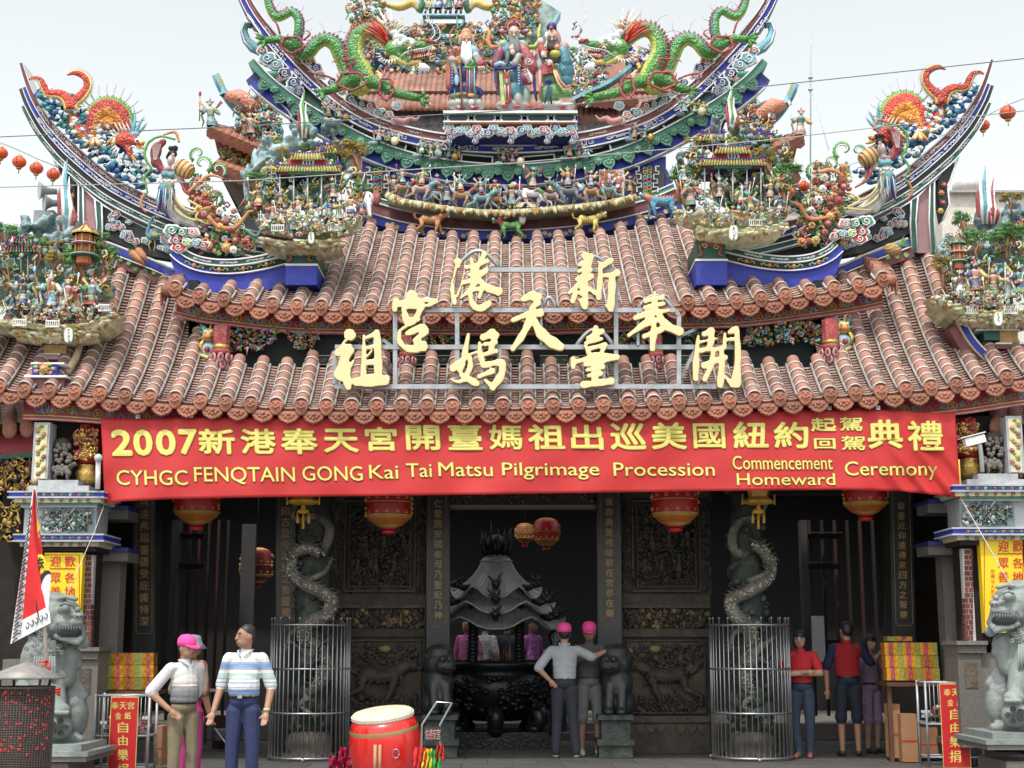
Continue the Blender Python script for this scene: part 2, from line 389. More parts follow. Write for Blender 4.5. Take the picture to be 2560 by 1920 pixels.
# ------------------------------------------------------------------ tiled roofs
def seg_mesh(L,r,r2):
    mb=MB();n=7;vs=[]
    def ring(y,rr):return[Vector((rr*math.cos(PI*k/n),y,rr*math.sin(PI*k/n)))for k in range(n+1)]
    for y,rr in((0,r),(L*1.08,r2)):vs+=ring(y,rr)
    mb.add(vs,[(k,k+1,n+2+k,n+1+k)for k in range(n)],clay,True)
    vs=ring(-0.006,r*0.98)+ring(-0.006,r*1.10)+ring(L*0.11,r*1.09)+ring(L*0.13,r*0.97)
    mb.add(vs,[(j*(n+1)+k,j*(n+1)+k+1,(j+1)*(n+1)+k+1,(j+1)*(n+1)+k)for j in range(3)for k in range(n)],mortar,False)
    # fix winding so that faces look outward
    mb.f=[tuple(reversed(f))for f in mb.f]
    return kill(mb.build('barrel_tile'))
def end_mesh(r):
    """pointed oval end cap with a moulded face"""
    mb=MB();n=16;out=[]
    for k in range(n):
        a=PI/2+2*PI*k/n;x=math.cos(a)*r*1.02;z=math.sin(a)*r*1.05
        if z<0:z*=1.35;x*=1-0.18*abs(z)/r
        out.append((x,z))
    rings=[(1.0,0.012),(1.0,-0.008),(0.88,-0.02),(0.78,-0.008),(0.5,-0.03),(0.2,-0.04)]
    vs=[Vector((x*f,y,z*f))for f,y in rings for x,z in out]+[Vector((0,-0.042,0))]
    fs=[(j*n+k,j*n+(k+1)%n,(j+1)*n+(k+1)%n,(j+1)*n+k)for j in range(len(rings)-1)for k in range(n)]
    fs+=[((len(rings)-1)*n+k,(len(rings)-1)*n+(k+1)%n,len(vs)-1)for k in range(n)]
    mb.add(vs,fs,clay_ornament,True)
    for sx in(-1,1):
        mb.ell((sx*r*0.32,-0.040,r*0.25),(r*0.16,0.012,r*0.13),clay_ornament,6,4)
        mb.ell((sx*r*0.42,-0.034,-r*0.3),(r*0.2,0.012,r*0.16),clay_ornament,6,4)
    mb.ell((0,-0.044,-r*0.02),(r*0.13,0.016,r*0.2),clay_ornament,6,4)
    mb.ell((0,-0.040,-r*0.5),(r*0.35,0.012,r*0.12),clay_ornament,6,4)
    return kill(mb.build('end_tile'))
def drip_mesh(w,h):
    mb=MB()
    half=[(0,-h),(w*.07,-h*.93),(w*.16,-h*.91),(w*.20,-h*.83),(w*.31,-h*.78),(w*.34,-h*.66),(w*.43,-h*.56),(w*.44,-h*.42),(w*.50,-h*.28),(w*.50,0)]
    out=[(-x,z)for x,z in reversed(half[1:])]+half
    arc=[(w*.5*math.cos(PI*k/6),-h*.10*math.sin(PI*k/6))for k in range(1,6)]
    pts=out+[(x,z+0.0)for x,z in arc]
    mb.poly([(x,0,z)for x,z in pts],0.02,clay_ornament)
    inner=[(x*.86,z*.84-h*.02)for x,z in out]
    for a,b in zip(out[:-1],out[1:]):pass
    mb.tube([(x*.94,-0.004,z*.94)for x,z in out],0.007,clay_ornament,n=4,caps=False)
    for k in range(5):
        a=PI*(0.12+0.19*k);mb.ell((math.cos(a)*w*.24,-0.006,-h*.22-math.sin(a)*h*.36),(w*.07,.014,h*.10),clay_ornament,6,4)
    mb.ell((0,-0.006,-h*.30),(w*.10,.018,h*.14),clay_ornament,6,4)
    return kill(mb.build('drip_tile'))
def tiled_roof(thing_o,us,vtab,Y0,zf,s_top,L,r,limit_named=300,pan=0.06):
    """us: pixel columns of the tile rows at the eave"""
    seg=seg_mesh(L,r,r*0.93);endm=end_mesh(r*1.10); 
    rows=[]
    for u in us:
        A=P(u,interp(vtab,u),Y0);st=s_top(u)
        rows.append((u,A,st))
    gap=sum(rows[i+1][1].x-rows[i][1].x for i in range(len(rows)-1))/(len(rows)-1)
    dripm=drip_mesh(gap*0.92,0.175)
    allt=[]
    for u,A,st in rows:
        s=0.0;k=0
        while s<st:
            z0=zf(s);ds=L/math.sqrt(1+((zf(s+.01)-zf(s))/.01)**2);z1=zf(s+ds)
            t=Vector((0,ds,z1-z0)).normalized();nrm=Vector((0,-t.z,t.y))
            allt.append((Vector((A.x,A.y+s,A.z+z0+0.02)),rotmat((1,0,0),t,nrm),k,s));s+=ds;k+=1
    allt.sort(key=lambda q:q[3]); 
    step=len(allt)/limit_named if len(allt)>limit_named else 1
    rest=MB()
    sv=[v.co.copy()for v in seg.vertices];sf=[tuple(p.vertices)for p in seg.polygons];smi=[p.material_index for p in seg.polygons]
    for i,(loc,R,k,s)in enumerate(allt):
        jit=Euler((random.uniform(-.02,.02),0,random.uniform(-.02,.02))).to_matrix()
        if i<limit_named:inst(seg,'barrel_tile',thing_o,loc,R@jit)
        else:
            vv=[loc+R@c for c in sv]
            for mi_ in(0,1):rest.add(vv,[f for f,q in zip(sf,smi)if q==mi_],(clay,mortar)[mi_],mi_==0)
    if rest.f:rest.build('barrel_tiles_above',thing_o,kind='stuff')
    # eave ends
    for u,A,st in rows:inst(endm,'end_tile',thing_o,A+Vector((0,-0.02,0.0)),Euler((random.uniform(-.05,.05)-0.12,0,random.uniform(-.08,.08))))
    for i in range(len(rows)-1):
        a,b=rows[i][1],rows[i+1][1];mid=(a+b)/2;ang=math.atan2(b.z-a.z,b.x-a.x)
        inst(dripm,'drip_tile',thing_o,mid+Vector((0,-0.01,-0.055)),Euler((-0.12,-ang,random.uniform(-.03,.03))))
    # pan tiles and side mortar
    pm=MB();mm=MB()
    for i in range(len(rows)-1):
        a,b=rows[i][1],rows[i+1][1];st=max(rows[i][2],rows[i+1][2]);s=0.0
        while s<st:
            sl=(zf(s+.01)-zf(s))/.01;ds=pan/math.sqrt(1+sl*sl);jit=random.uniform(-.004,.004)
            vs=[]
            for k in range(4):
                f=k/3;x=a.x+(b.x-a.x)*(0.12+0.76*f);z=a.z+(b.z-a.z)*f;c=-0.035*(1-(2*f-1)**2)
                q=random.uniform(-.003,.003)
                vs+=[(x,Y0+s+jit+.012,z+zf(s)+c-0.040),(x,Y0+s+jit,z+zf(s)+c-0.008),(x,Y0+s+jit,z+zf(s)+c+0.010+q),(x,Y0+s+ds+0.02,z+zf(s+ds)+c-0.030)]
            pm.add(vs,[(4*k,4*k+4,4*k+5,4*k+1)for k in range(3)]+[(4*k+2,4*k+6,4*k+7,4*k+3)for k in range(3)],pan_clay)  # lower riser in the dark clay paints the shade under each lip
            pm.add(vs,[(4*k+1,4*k+5,4*k+6,4*k+2)for k in range(3)],pan_lip)
            s+=ds
        # backing sheet under the pans
    for u,A,st in rows:
        for sd in(-1,1):
            pts=[Vector((A.x+sd*r*1.12,Y0+st*k/8,A.z+zf(st*k/8)+0.0))for k in range(9)]
            mm.tube(pts,0.018,grout,n=4,flat=1.3)
    pm.build('pan_tiles',thing_o,kind='stuff');mm.build('mortar_fillets',thing_o,kind='stuff')
    sh=MB();vs=[]; 
    xs=[rw[1]for rw in rows]
    for A in xs:
        for k in range(7):s=max(rw[2]for rw in rows)*k/6;vs.append((A.x,Y0+s,A.z+zf(s)-0.08))
    # deck boards follow each row's own reach
    vs=[]
    for u,A,st in rows:
        for k in range(7):s=st*k/6;vs.append((A.x,Y0+s+0.03,A.z+zf(s)-0.13))
    sh.add(vs,[(i*7+k,(i+1)*7+k,(i+1)*7+k+1,i*7+k+1)for i in range(len(xs)-1)for k in range(6)],M('roof deck',(0.12,0.03,0.025),0.8))
    sh.build('roof_deck',thing_o)
    return rows
LOW_V=[(-80,958),(0,964),(62,973),(184,977),(312,988),(441,997),(567,1005),(691,1013),(882,1016),(1300,1014),(1600,1008),(1800,1001),(1927,994),(2111,982),(2302,969),(2424,957),(2551,936),(2660,922)]
UP_V=[(438,722),(502,740),(569,748),(626,754),(689,763),(755,767),(935,770),(1280,771),(1500,766),(1706,756),(1822,754),(1887,748),(1951,741),(2016,730),(2082,722),(2147,712),(2207,698)]
zl=lambda s:.70*s+.22*s*s
zu=lambda s:.58*s+.028*s*s
low=thing('lower_roof','wide red clay tiled lower roof right above the long red banner','roof',(0,17,4.2))
us_low=[-64+62.9*k for k in range(43)]
def reach(vtab,Y0,zf,top,lo,hi):
    def f(u):
        A=P(u,interp(vtab,u),Y0);s=lo
        while s<hi:
            y=Y0+s;z=A.z+zf(s)-EYE;a=math.atan2(z,y)-TILT;v=960-FPX*math.tan(a);uu=1280+(u-1280)*Y0/y
            if v<interp(top,uu):break
            s+=.02
        return s
    return f
LOW_T=[(0,640),(230,644),(289,660),(346,680),(399,698),(460,716),(500,730),(2040,730),(2100,700),(2160,674),(2225,656),(2280,640),(2340,626),(2560,610)]
_lr=reach(LOW_V,17.0,zl,LOW_T,.3,2.2)
_lc=reach(LOW_V,17.0,zl,[(0,912),(2560,912)],.3,1.1)
def low_top(u):return _lr(u)if(u<470 or u>2125)else max(.5,_lc(u))
rows_low=tiled_roof(low,us_low,LOW_V,17.0,zl,low_top,0.165,0.082)
upr=thing('upper_roof','narrower red clay tiled upper roof behind the golden characters, below the big curved ridge','roof',(0,17.7,5.5))
us_up=[438+61.0*k for k in range(30)]
UP_T=[(880,562),(894,566),(947,574),(1000,584),(1099,600),(1270,609),(1415,600),(1521,588),(1618,564),(1672,551),(1700,542)]
_ur=reach(UP_V,17.7,zu,UP_T,.3,3.1)
_us=reach(UP_V,17.7,zu,[(430,722),(470,724),(560,730),(650,718),(720,706),(800,704),(1740,696),(1812,698),(1882,710),(1972,722),(2062,716),(2110,708)],.2,1.0)
def up_top(u):return _ur(u)if(800<u<1800)else _us(u)
rows_up=tiled_roof(upr,us_up,UP_V,17.7,zu,up_top,0.255,0.082,pan=0.088)
# corner end tiles pointing sideways
# ---- painted fascia boards under the eaves
def fascia(parent,us0,us1,vt,Y,o0,o1,name='fascia_board',step=92,corner=True):
    c=Crv([(u,interp(vt,u))for u in np.linspace(us0,us1,26)],Y,90)
    m=MB();band(m,c,o0,o1,0,0.05,M('fascia red',(0.30,0.02,0.03),0.5),n=90)
    m.build(name,parent)
    m=MB();band(m,c,o1-2.5,o1,-0.006,0.05,yellow,n=90);band(m,c,o1,o1+2.5,-0.012,0.05,dgreen,n=90)
    band(m,c,o1+2.5,o1+6,-0.03,0.05,red,n=90);band(m,c,o1+6,o1+9,-0.045,0.05,pink,n=90);m.build('fascia_moulding',parent)
    m=MB();w=us1-us0;k=0;u=step*0.6
    h=(o1-o0)*0.36
    pal=[M('pale teal line',(0.22,0.42,0.40),.5),M('dusty rose line',(0.5,0.2,0.2),.5),M('pale green line',(0.25,0.42,0.22),.5),sky_b]
    while u<w-step*0.4:
        t=u/w;off=(o0+o1)/2+h*0.35
        m.tube([c.at(t+math.cos(a)*11/c.len,off-11*math.sin(a),-0.006)for a in np.linspace(0,2*PI,15)],1.3*S(Y),yellow,n=4,caps=False)
        motif(m,c,t,off,7,7,[[(-.8,.5),(.8,.5)],[(-.8,-.5),(.8,-.5)],[(0,-.9),(0,.9)],[(-.5,-.9),(-.5,.9)],[(.5,-.9),(.5,.9)]],yellow,0.9)
        for sd in(-1,1):
            for q in range(3):
                mt=pal[(k+q)%4]
                motif(m,c,t+sd*(18+q*9)/c.len,off-(q-1)*3,9,8+q,[[(x*sd,y)for x,y in spiral(0,0,1,1.2,q*1.3,1)]],mt,1.2)
        motif(m,c,t+step/2/c.len,off,10,8,[[(-1,-1),(-.3,.2),(0,1),(.3,.2),(1,-1)],[(-.7,-1),(0,.2),(.7,-1)]],pal[(k+3)%4],1.3)
        u+=step;k+=1
    if corner:
        for t in(0.02,0.98):
            motif(m,c,t,(o0+o1)/2,24,(o1-o0)*.38,MEANDER,M('pale blue line',(0.25,0.4,0.6),.5),1.6)
            motif(m,c,t+(0.03 if t<.5 else-.03)*1.0,(o0+o1)/2,18,(o1-o0)*.3,MEANDER,yellow,1.2)
    m.build('fascia_painting',parent,kind='stuff')
    return c
fascia(upr,452,2196,UP_V,17.95,24,56)
fascia(low,60,2610,LOW_V,17.22,28,66,step=118)
# ---- hip returns at the ends of the upper eave (small end-on tile rows)
for u,v,sd in((428,716,-1),(2216,690,1)):
    m=MB(); 
    for k in range(7):
        a=P(u+sd*3,v+8,17.72)+Vector((0,0.17*k,0.09*k))
        m.tube([a+Vector((-sd*.06,0,0)),a+Vector((sd*.1,0,-.02))],0.075,clay_ornament,n=8)
        m.poly([a+Vector((sd*.09,-.07+.14*q/6,-0.05-0.16*math.sin(PI*q/6)))for q in range(7)],.02,clay_ornament,axis=(sd,0,0))
    m.build('end_verge',upr,kind='stuff')
# ------------------------------------------------------------------ small moulded ornaments
def disc_uv(u,v,r,n=10,sx=1.0,a0=0):return[(u+r*sx*math.cos(2*PI*k/n+a0),v+r*math.sin(2*PI*k/n+a0))for k in range(n)]
def cloud(mb,u,v,r,Y,col,d=0.05,sd=1,rim=None):
    """lobed cloud with white rim and a white curl, r in photo pixels"""
    rim=rim or white
    out=[]
    for k in range(20):
        a=2*PI*k/20;rr=r*(0.82+0.22*abs(math.sin(a*2.5+0.6)));out.append((u+sd*rr*1.15*math.cos(a),v+rr*0.8*math.sin(a)))
    mb.pxpoly(out,Y,d,rim)
    mb.pxpoly([(u+(a-u)*.78,v+(b-v)*.76)for a,b in out],Y-0.012,0.02,col)
    mb.tube([P(u+sd*x,v+y,Y-0.022)for x,y in spiral(0,0,r*.55,1.4,0.5,1,10)],max(.005,r*.10*S(Y)),rim,n=4,caps=False)
def flower(mb,c,r,col,col2=None,n=7,ctr=None):
    c=Vector(c);col2=col2 or col
    for lay,(rr,y,cc,k0)in enumerate(((r,0,col,0),(r*.62,-r*.28,col2,.5))):
        for k in range(n if lay==0 else n-2):
            a=2*PI*(k+k0)/(n if lay==0 else n-2)
            R=Matrix.Rotation(-a,3,'Y')@Matrix.Rotation(0.45,3,'Z')
            mb.ell(c+Vector((math.cos(a)*rr*.62,y,math.sin(a)*rr*.62)),(rr*.42,rr*.13,rr*.30),cc,6,4,rot=R)
    mb.ell(c+Vector((0,-r*.42,0)),(r*.25,r*.2,r*.25),ctr or yellow,6,4)
def leafclump(mb,c,r,col,n=60):
    """ragged clump of many small faces"""
    vs=[];fs=[]
    for k in range(n):
        d=Vector((random.gauss(0,1),random.gauss(0,1),random.gauss(0,.8))).normalized();p=Vector(c)+Vector((d.x*r[0],d.y*r[1],d.z*r[2]))*random.uniform(.75,1.06)
        s=min(r)*random.uniform(.16,.34);a=d.orthogonal().normalized();b=d.cross(a);th=random.uniform(0,6.28)
        a,b=a*math.cos(th)+b*math.sin(th),b*math.cos(th)-a*math.sin(th);q=d*s*.35
        o=len(vs);vs+=[p+a*s,p+b*s*.7+q,p-a*s,p-b*s*.7+q,p+d*s*.8]
        fs+=[(o,o+1,o+4),(o+1,o+2,o+4),(o+2,o+3,o+4),(o+3,o,o+4)]
    mb.add(vs,fs,col)
    mb.ell(c,(r[0]*.66,r[1]*.66,r[2]*.66),col,8,5)
def bonsai(mb,base,h,w,col=None,lean=0.1,n=4):
    col=col or leafm;base=Vector(base);top=base+Vector((lean*h,0,h*.8))
    mid=base+Vector((-lean*h*.6,0,h*.4));mb.tube([base,mid,top],[h*.06,h*.045,h*.03],trunkm,n=5)
    for k in range(n):
        s=(k%2)*2-1;f=.5+.5*k/(n-1);c=base+Vector((s*w*.42*(1-.5*f)+lean*h*f,random.uniform(-.04,.04),h*(.5+.5*f)))
        mb.tube([base+Vector((0,0,h*.45*f)),c],[h*.03,h*.015],trunkm,n=4)
        leafclump(mb,c,(w*.30,w*.22,h*.11),col,64)
def fc(n,c):return M(n,c,.45,var=.35,scale=22,dirt=((.50,.46,.36),.75,26))
FIGC=[fc('figure red',(.36,.07,.06)),fc('figure turquoise',(.12,.33,.34)),fc('figure green',(.14,.30,.10)),fc('figure yellow',(.58,.44,.14)),fc('figure blue',(.06,.09,.26)),fc('figure rose',(.50,.26,.23)),fc('figure ochre',(.48,.25,.09)),fc('figure pale blue',(.28,.42,.46)),fc('figure cream',(.60,.56,.46)),fc('figure sea green',(.10,.25,.19)),fc('figure umber',(.18,.10,.07))]
def figurine(mb,base,h,sd=0,seed=0,cols=None,weapon=True):
    """small robed warrior or court figure: skirt, sash, torso, two arms, head with helmet, back flags"""
    rg=random.Random(seed);base=Vector(base);cols=cols or rg.sample(FIGC,4)
    lean=rg.uniform(-.12,.12)*h;up=lambda f,dx=0,dy=0:base+Vector((lean*f+dx*h,dy*h,h*f))
    for s in(-1,1):                                                  # boots and legs
        mb.tube([up(0,s*.09,-.03),up(.22,s*.07)],[h*.05,h*.055],rg.choice([hair,cols[2]]),n=5)
        mb.ell(up(.02,s*.10,-.06),(h*.045,h*.08,h*.03),hair,5,3)
    rings=[(.20,.17,cols[0]),(.34,.15,cols[1]),(.48,.10,cols[0]),(.52,.105,cols[3]),(.56,.10,cols[2]),(.70,.14,cols[2]),(.77,.09,cols[1]),(.80,.04,skin_c)]
    n=8;o=len(mb.v);vs=[]
    for z,r,c in rings:
        for k in range(n):
            a=2*PI*k/n;rr=r*(1+(.18*math.sin(3*a+seed)if z<.4 else 0));vs.append(up(z,rr*math.cos(a),rr*.7*math.sin(a)))
    for j in range(len(rings)-1):
        mb.add(vs[j*n:(j+2)*n],[(k,(k+1)%n,n+(k+1)%n,n+k)for k in range(n)],rings[j][2],True)
    for s in(-1,1):                                                  # arms with sleeves
        ang=rg.uniform(-.9,.9);el_=up(.60,s*.20,-.05);ha=el_+Vector((s*h*.10*math.cos(ang),-h*.10,h*.15*math.sin(ang)))
        mb.tube([up(.73,s*.12),el_,ha],[h*.05,h*.065,h*.05],cols[(1,3)[s>0]],n=5);mb.ell(ha,h*.035,skin_c,5,3)
        if weapon and s==(1 if seed%2 else-1):
            d=Vector((s*.25*rg.random(),-.1,1)).normalized();mb.tube([ha-d*h*.35,ha+d*h*.45],h*.016,rg.choice([white,gold,trunkm]),n=4)
            mb.ell(ha+d*h*.45,(h*.05,h*.015,h*.09),rg.choice([white,crimson,sky_b]),5,3)
    hd=up(.88,sd*.02,-.01);mb.ell(hd,(h*.062,h*.065,h*.075),skin_c,7,5)
    if rg.random()<.5:mb.ell(hd+Vector((0,-h*.05,-h*.07)),(h*.045,h*.03,h*.09),hair,5,4)
    mb.ell(hd+Vector((0,h*.012,h*.045)),(h*.078,h*.08,h*.05),cols[0],7,4)
    mb.cone(hd+Vector((0,0,h*.06)),hd+Vector((0,0,h*.19)),h*.04,rg.choice([yellow,crimson,cols[3]]),5)
    for s in(-1,1):mb.ell(hd+Vector((s*h*.085,0,h*.06)),(h*.035,h*.02,h*.045),rg.choice([yellow,pink,sky_b]),5,3)
    if rg.random()<.6:
        for s in(-1,1):mb.poly([up(.72,s*.08,.08),up(1.02,s*.30,.08),up(.95,s*.36,.08),up(.78,s*.18,.08)],h*.02,rg.choice([crimson,yellow,turq]))
    # ribbon scarf
    mb.tube([up(.75,-.2,-.02),up(.5,-.26,-.06),up(.3,-.2,-.1),up(.14,-.27,-.05)],[h*.02,h*.035,h*.03,h*.01],cols[3],n=4)
def quadruped(mb,base,L,col,col2,mane,sd=1,run=0.0,legc=None,rider=None,seed=0,headup=0.45,muzzle=1.0,tail=True,thick=1.0):
    """base = ground point under the middle; L = body length; sd=+1 faces right"""
    b=Vector(base);V=lambda x,z,y=0:b+Vector((sd*x*L,y*L,z*L));t=thick
    pts=[V(-.48,.62),V(-.30,.66),V(0,.62),V(.30,.66),V(.44,.72)]
    mb.tube(pts,[L*.10*t,L*.19*t,L*.16*t,L*.19*t,L*.12*t],col,n=8)
    hp=V(.66,.72+headup*.5);mb.tube([V(.34,.70),V(.54,.74+headup*.35),hp],[L*.15*t,L*.12*t,L*.10*t],mane,n=7)
    mb.ell(hp+Vector((sd*L*.04,-L*.01,0)),(L*.15,L*.115*t,L*.12),col,8,6)
    mb.ell(hp+Vector((sd*L*.16*muzzle,-L*.01,-L*.05)),(L*.10*muzzle,L*.08,L*.07),col2,7,4)
    for s in(-1,1):
        mb.cone(hp+Vector((-sd*L*.03,s*L*.07,L*.08)),hp+Vector((-sd*L*.06,s*L*.09,L*.19)),L*.04,mane,4)
        mb.ell(hp+Vector((sd*L*.10,s*L*.085,L*.05)),L*.025,hair,5,3)
        for fr in(-1,1):
            x0=.32 if fr>0 else-.36;sw=run*(.30 if(s*fr>0)else-.14)*(1 if fr>0 else-1)
            if fr>0:leg=[V(x0,.60,s*.10),V(x0+.02+sw*.7,.34,s*.11),V(x0+sw*1.3,.16+abs(run)*.08*(s*fr>0),s*.11),V(x0+sw*1.6+.02,.03+abs(run)*.1*(s*fr>0),s*.11)]
            else:leg=[V(x0,.62,s*.10),V(x0+.05+sw*.3,.36,s*.11),V(x0-.08+sw*1.1,.22,s*.11),V(x0-.02+sw*1.4,.03,s*.11)]
            mb.tube(leg,[L*.11*t,L*.075*t,L*.05*t,L*.045*t],legc or col,n=6);mb.ell(leg[-1]+Vector((sd*L*.03,0,0)),(L*.075,L*.05,L*.035),col2,6,3)
    if tail:mb.tube([V(-.48,.66),V(-.64,.74),V(-.70,.90),V(-.62,1.02)],[L*.04,L*.05,L*.06,L*.02],mane,n=5)
    if rider is not None:
        mb.box(V(-.02,.80),(L*.34,L*.36,L*.04),crimson);figurine(mb,V(-.03,.72),L*1.0,seed=rider)
def rockpile(prs,c,w,h,n,seed=0):
    rg=random.Random(seed)
    for k in range(n):
        x=rg.uniform(-.5,.5);hh=h*(1-1.3*abs(x))*rg.uniform(.6,1)
        prs.append(el(Vector(c)+Vector((x*w,rg.uniform(-.1,.12),hh*.5)),(w*rg.uniform(.09,.16),.10,hh*.55),0,Matrix.Rotation(rg.uniform(-.5,.5),3,'Y')))
def mxs(pts,c=1266,dv=-8):return[(2*c-u,v+dv)for u,v in pts][::-1]

# ------------------------------------------------------------------ the great main ridge
RY=20.8
TOPL=[(548,-190),(590,-80),(628,0),(655,42),(706,104),(762,162),(812,208),(860,248),(922,285),(994,311),(1081,331),(1180,342)]
TOPR=[(2540-u,v)for u,v in TOPL][::-1]
cT=Crv(TOPL+[(1270,345)]+TOPR,RY,120)
GL=[(634,146),(670,186),(722,229),(780,267),(849,306),(930,347),(1008,376),(1095,396),(1190,408)]
cG=Crv(GL+[(1270,411)]+[(2540-u,v)for u,v in GL][::-1],RY-.08,100)
mr=thing('main_ridge','huge curved roof ridge with upswept ends carrying two green dragons, blue and maroon bands','roof ridge',(0,RY,7.5))
tap=lambda a:(lambda t:a*(0.45+0.55*min(1,4.2*min(t,1-t))))
m=MB();band(m,cT,0,tap(16),0,.42,maroon,n=100);m.build('maroon_band',mr)
m=MB();band(m,cT,tap(19),tap(35),.02,.42,blue,n=100);m.build('blue_band',mr)
m=MB()
for a,b in((-3.5,0),(16,19),(35,38)):band(m,cT,tap(a),tap(b),-.03,.45,white,n=100)
band(m,cT,tap(38),tap(42),-.0,.40,black,n=100)
m.build('white_moulding',mr)
m=MB()
ts=[.135,.18,.225,.27,.315,.36,.405,.45,.55,.595,.64,.685,.73,.775,.82,.865]
for i,t in enumerate(ts):
    motif(m,cT,t,27,26,6.2,MEANDER if i%2 else SCROLL,white,1.5);motif(m,cT,t+.02,8.5,20,5.5,ZIG if i%3 else SCROLL2,M('pale line',(.55,.5,.5),.6),1.2)
motif(m,cT,.5,27,34,6,SCROLL2,white,1.5)
for t in(.06,.09,.91,.94):motif(m,cT,t,17,16,4,ZIG,white,1.2)
m.build('ridge_painting',mr,kind='stuff')
# fretwork with openings between the blue band and the green valance
cO=Crv([(u,v)for u,v in[(700,150),(760,205),(812,249),(860,285),(922,322),(994,349),(1081,371),(1190,384),(1270,388),(1350,384),(1459,371),(1546,349),(1618,322),(1680,285),(1728,249),(1780,205),(1840,150)]],RY+.04,90)
m=MB();band(m,cO,-3,5,0,.3,dgreen,n=80);band(m,cO,22,32,0,.3,dgreen,n=80)
wins=[(.19,.25),(.30,.365),(.41,.47),(.53,.59),(.635,.70),(.75,.81)]
edges=[0.0]+[x for w in wins for x in w]+[1.0]
for a,b in zip(edges[0::2],edges[1::2]):band(m,cO,5,22,.05,.28,dgreen,a,b,16)
m.build('fretwork',mr)
m=MB()
for a,b in wins:
    for o0,o1 in((3,5.5),(21,23.5)):band(m,cO,o0,o1,-.01,.03,white,a,b,12)
    for t in(a,b):band(m,cO,3,23.5,-.01,.03,white,t-.0015,t+.0015,3)
m.build('window_frames',mr,kind='stuff')
# low rear slope seen through the openings
m=MB()
for k in range(46):
    u=880+k*17;m.tube([P(u,335,23.0),P(u-(u-1270)*.01,445,22.4)],.05,clay,n=6,caps=False)
m.box((P(1270,400,23.2).x,23.2,P(1270,400,23.2).z),(4.6,.1,.5),pan_clay);m.build('rear_slope',mr,kind='stuff')
# green valance with moulded pendants
m=MB();band(m,cG,0,18,0,.5,mgreen,n=90);m.build('green_band',mr)
m=MB();band(m,cG,-3,0,-.03,.5,white,n=90);band(m,cG,50,53,.04,.2,white,.03,.97,n=90);m.build('valance_moulding',mr)
m=MB();band(m,cG,18,50,.10,.3,navy,.02,.98,n=90);band(m,cG,30,49,.085,.11,blue,.03,.97,n=90);m.build('blue_ground',mr)
hs_=S(RY)
mb=MB();w,h=17*hs_,31*hs_
o=[(-w,2*hs_),(w,2*hs_),(w*.95,-h*.35),(w*.70,-h*.62),(w*.28,-h*.80),(0,-h),(-w*.28,-h*.80),(-w*.70,-h*.62),(-w*.95,-h*.35)]
mb.poly([(x,0,z)for x,z in o],.03,jade);mb.tube([(x*.95,-.005,z*.95)for x,z in o+[o[0]]],.009,jade,n=4,caps=False)
for x,z in((-.45,-.22),(.45,-.22),(0,-.48),(-.3,-.42),(.3,-.42),(0,-.12)):mb.ell((x*w,-.008,z*h),(w*.20,.02,h*.12),jade,6,4)
pend_me=kill(mb.build('valance_pendant'))
mb=MB()
for k in range(7):
    a=2*PI*k/7;mb.ell((math.cos(a)*7*hs_,0,math.sin(a)*7*hs_),(5*hs_,.03,5*hs_),jade,6,4)
mb.ell((0,-.02,0),(6*hs_,.03,6*hs_),jade,6,4);ros_me=kill(mb.build('valance_rosette'))
N=27
for k in range(N):
    t=.045+.91*k/(N-1);q=cG.at(t,17,-.03);tt=cG.at(t+.004,17)-cG.at(t-.004,17);an=math.atan2(tt.z,tt.x)
    inst(pend_me,'valance_pendant',mr,q,Euler((0,-an,0)))
    if k<N-1:
        t+=.455/(N-1);q=cG.at(t,17,-.07);inst(ros_me,'valance_rosette',mr,q,Euler((0,-an,0)))
# body below the valance: lattice panels, blue ground of the scene panel, maroon and dotted blue bands
cB=Crv([(893,520),(906,526),(960,544),(1027,560),(1132,573),(1270,577),(1400,570),(1509,555),(1607,533),(1660,515),(1700,498)],RY,80)
m=MB();band(m,cB,-82,-2,.06,.5,M('ridge core',(.03,.04,.16),.7),n=60);m.build('ridge_core',mr)
m=MB();band(m,cB,-42,-32,.02,.2,mgreen,n=60);band(m,cB,-45,-42,.0,.2,white,n=60);band(m,cB,-32,-29,.0,.2,white,n=60);band(m,cB,-29,-3,.03,.3,maroon,n=60);m.build('maroon_plinth',mr)
m=MB();band(m,cB,0,22,-.02,.4,blue,n=60);band(m,cB,-3,0,-.05,.4,white,n=60);m.build('blue_plinth',mr)
m=MB()
for k in range(13):
    for j in(-1,0,1):
        t=.04+.92*k/12+j*.0145;q=cB.at(min(.99,max(.01,t)),11+(4 if j else-1),-.02);m.lathe(q,[(.04,-.012),(.032,.012)],yellow,n=9,rot=Matrix.Rotation(PI/2,3,'X'))
m.build('yellow_boss',mr,kind='stuff')
m=MB();m.pxpoly([(905,395),(1000,420),(1270,440),(1560,415),(1665,390),(1665,500),(1560,535),(1270,560),(1000,540),(905,510)],RY+.14,.2,blue);m.build('scene_ground',mr)
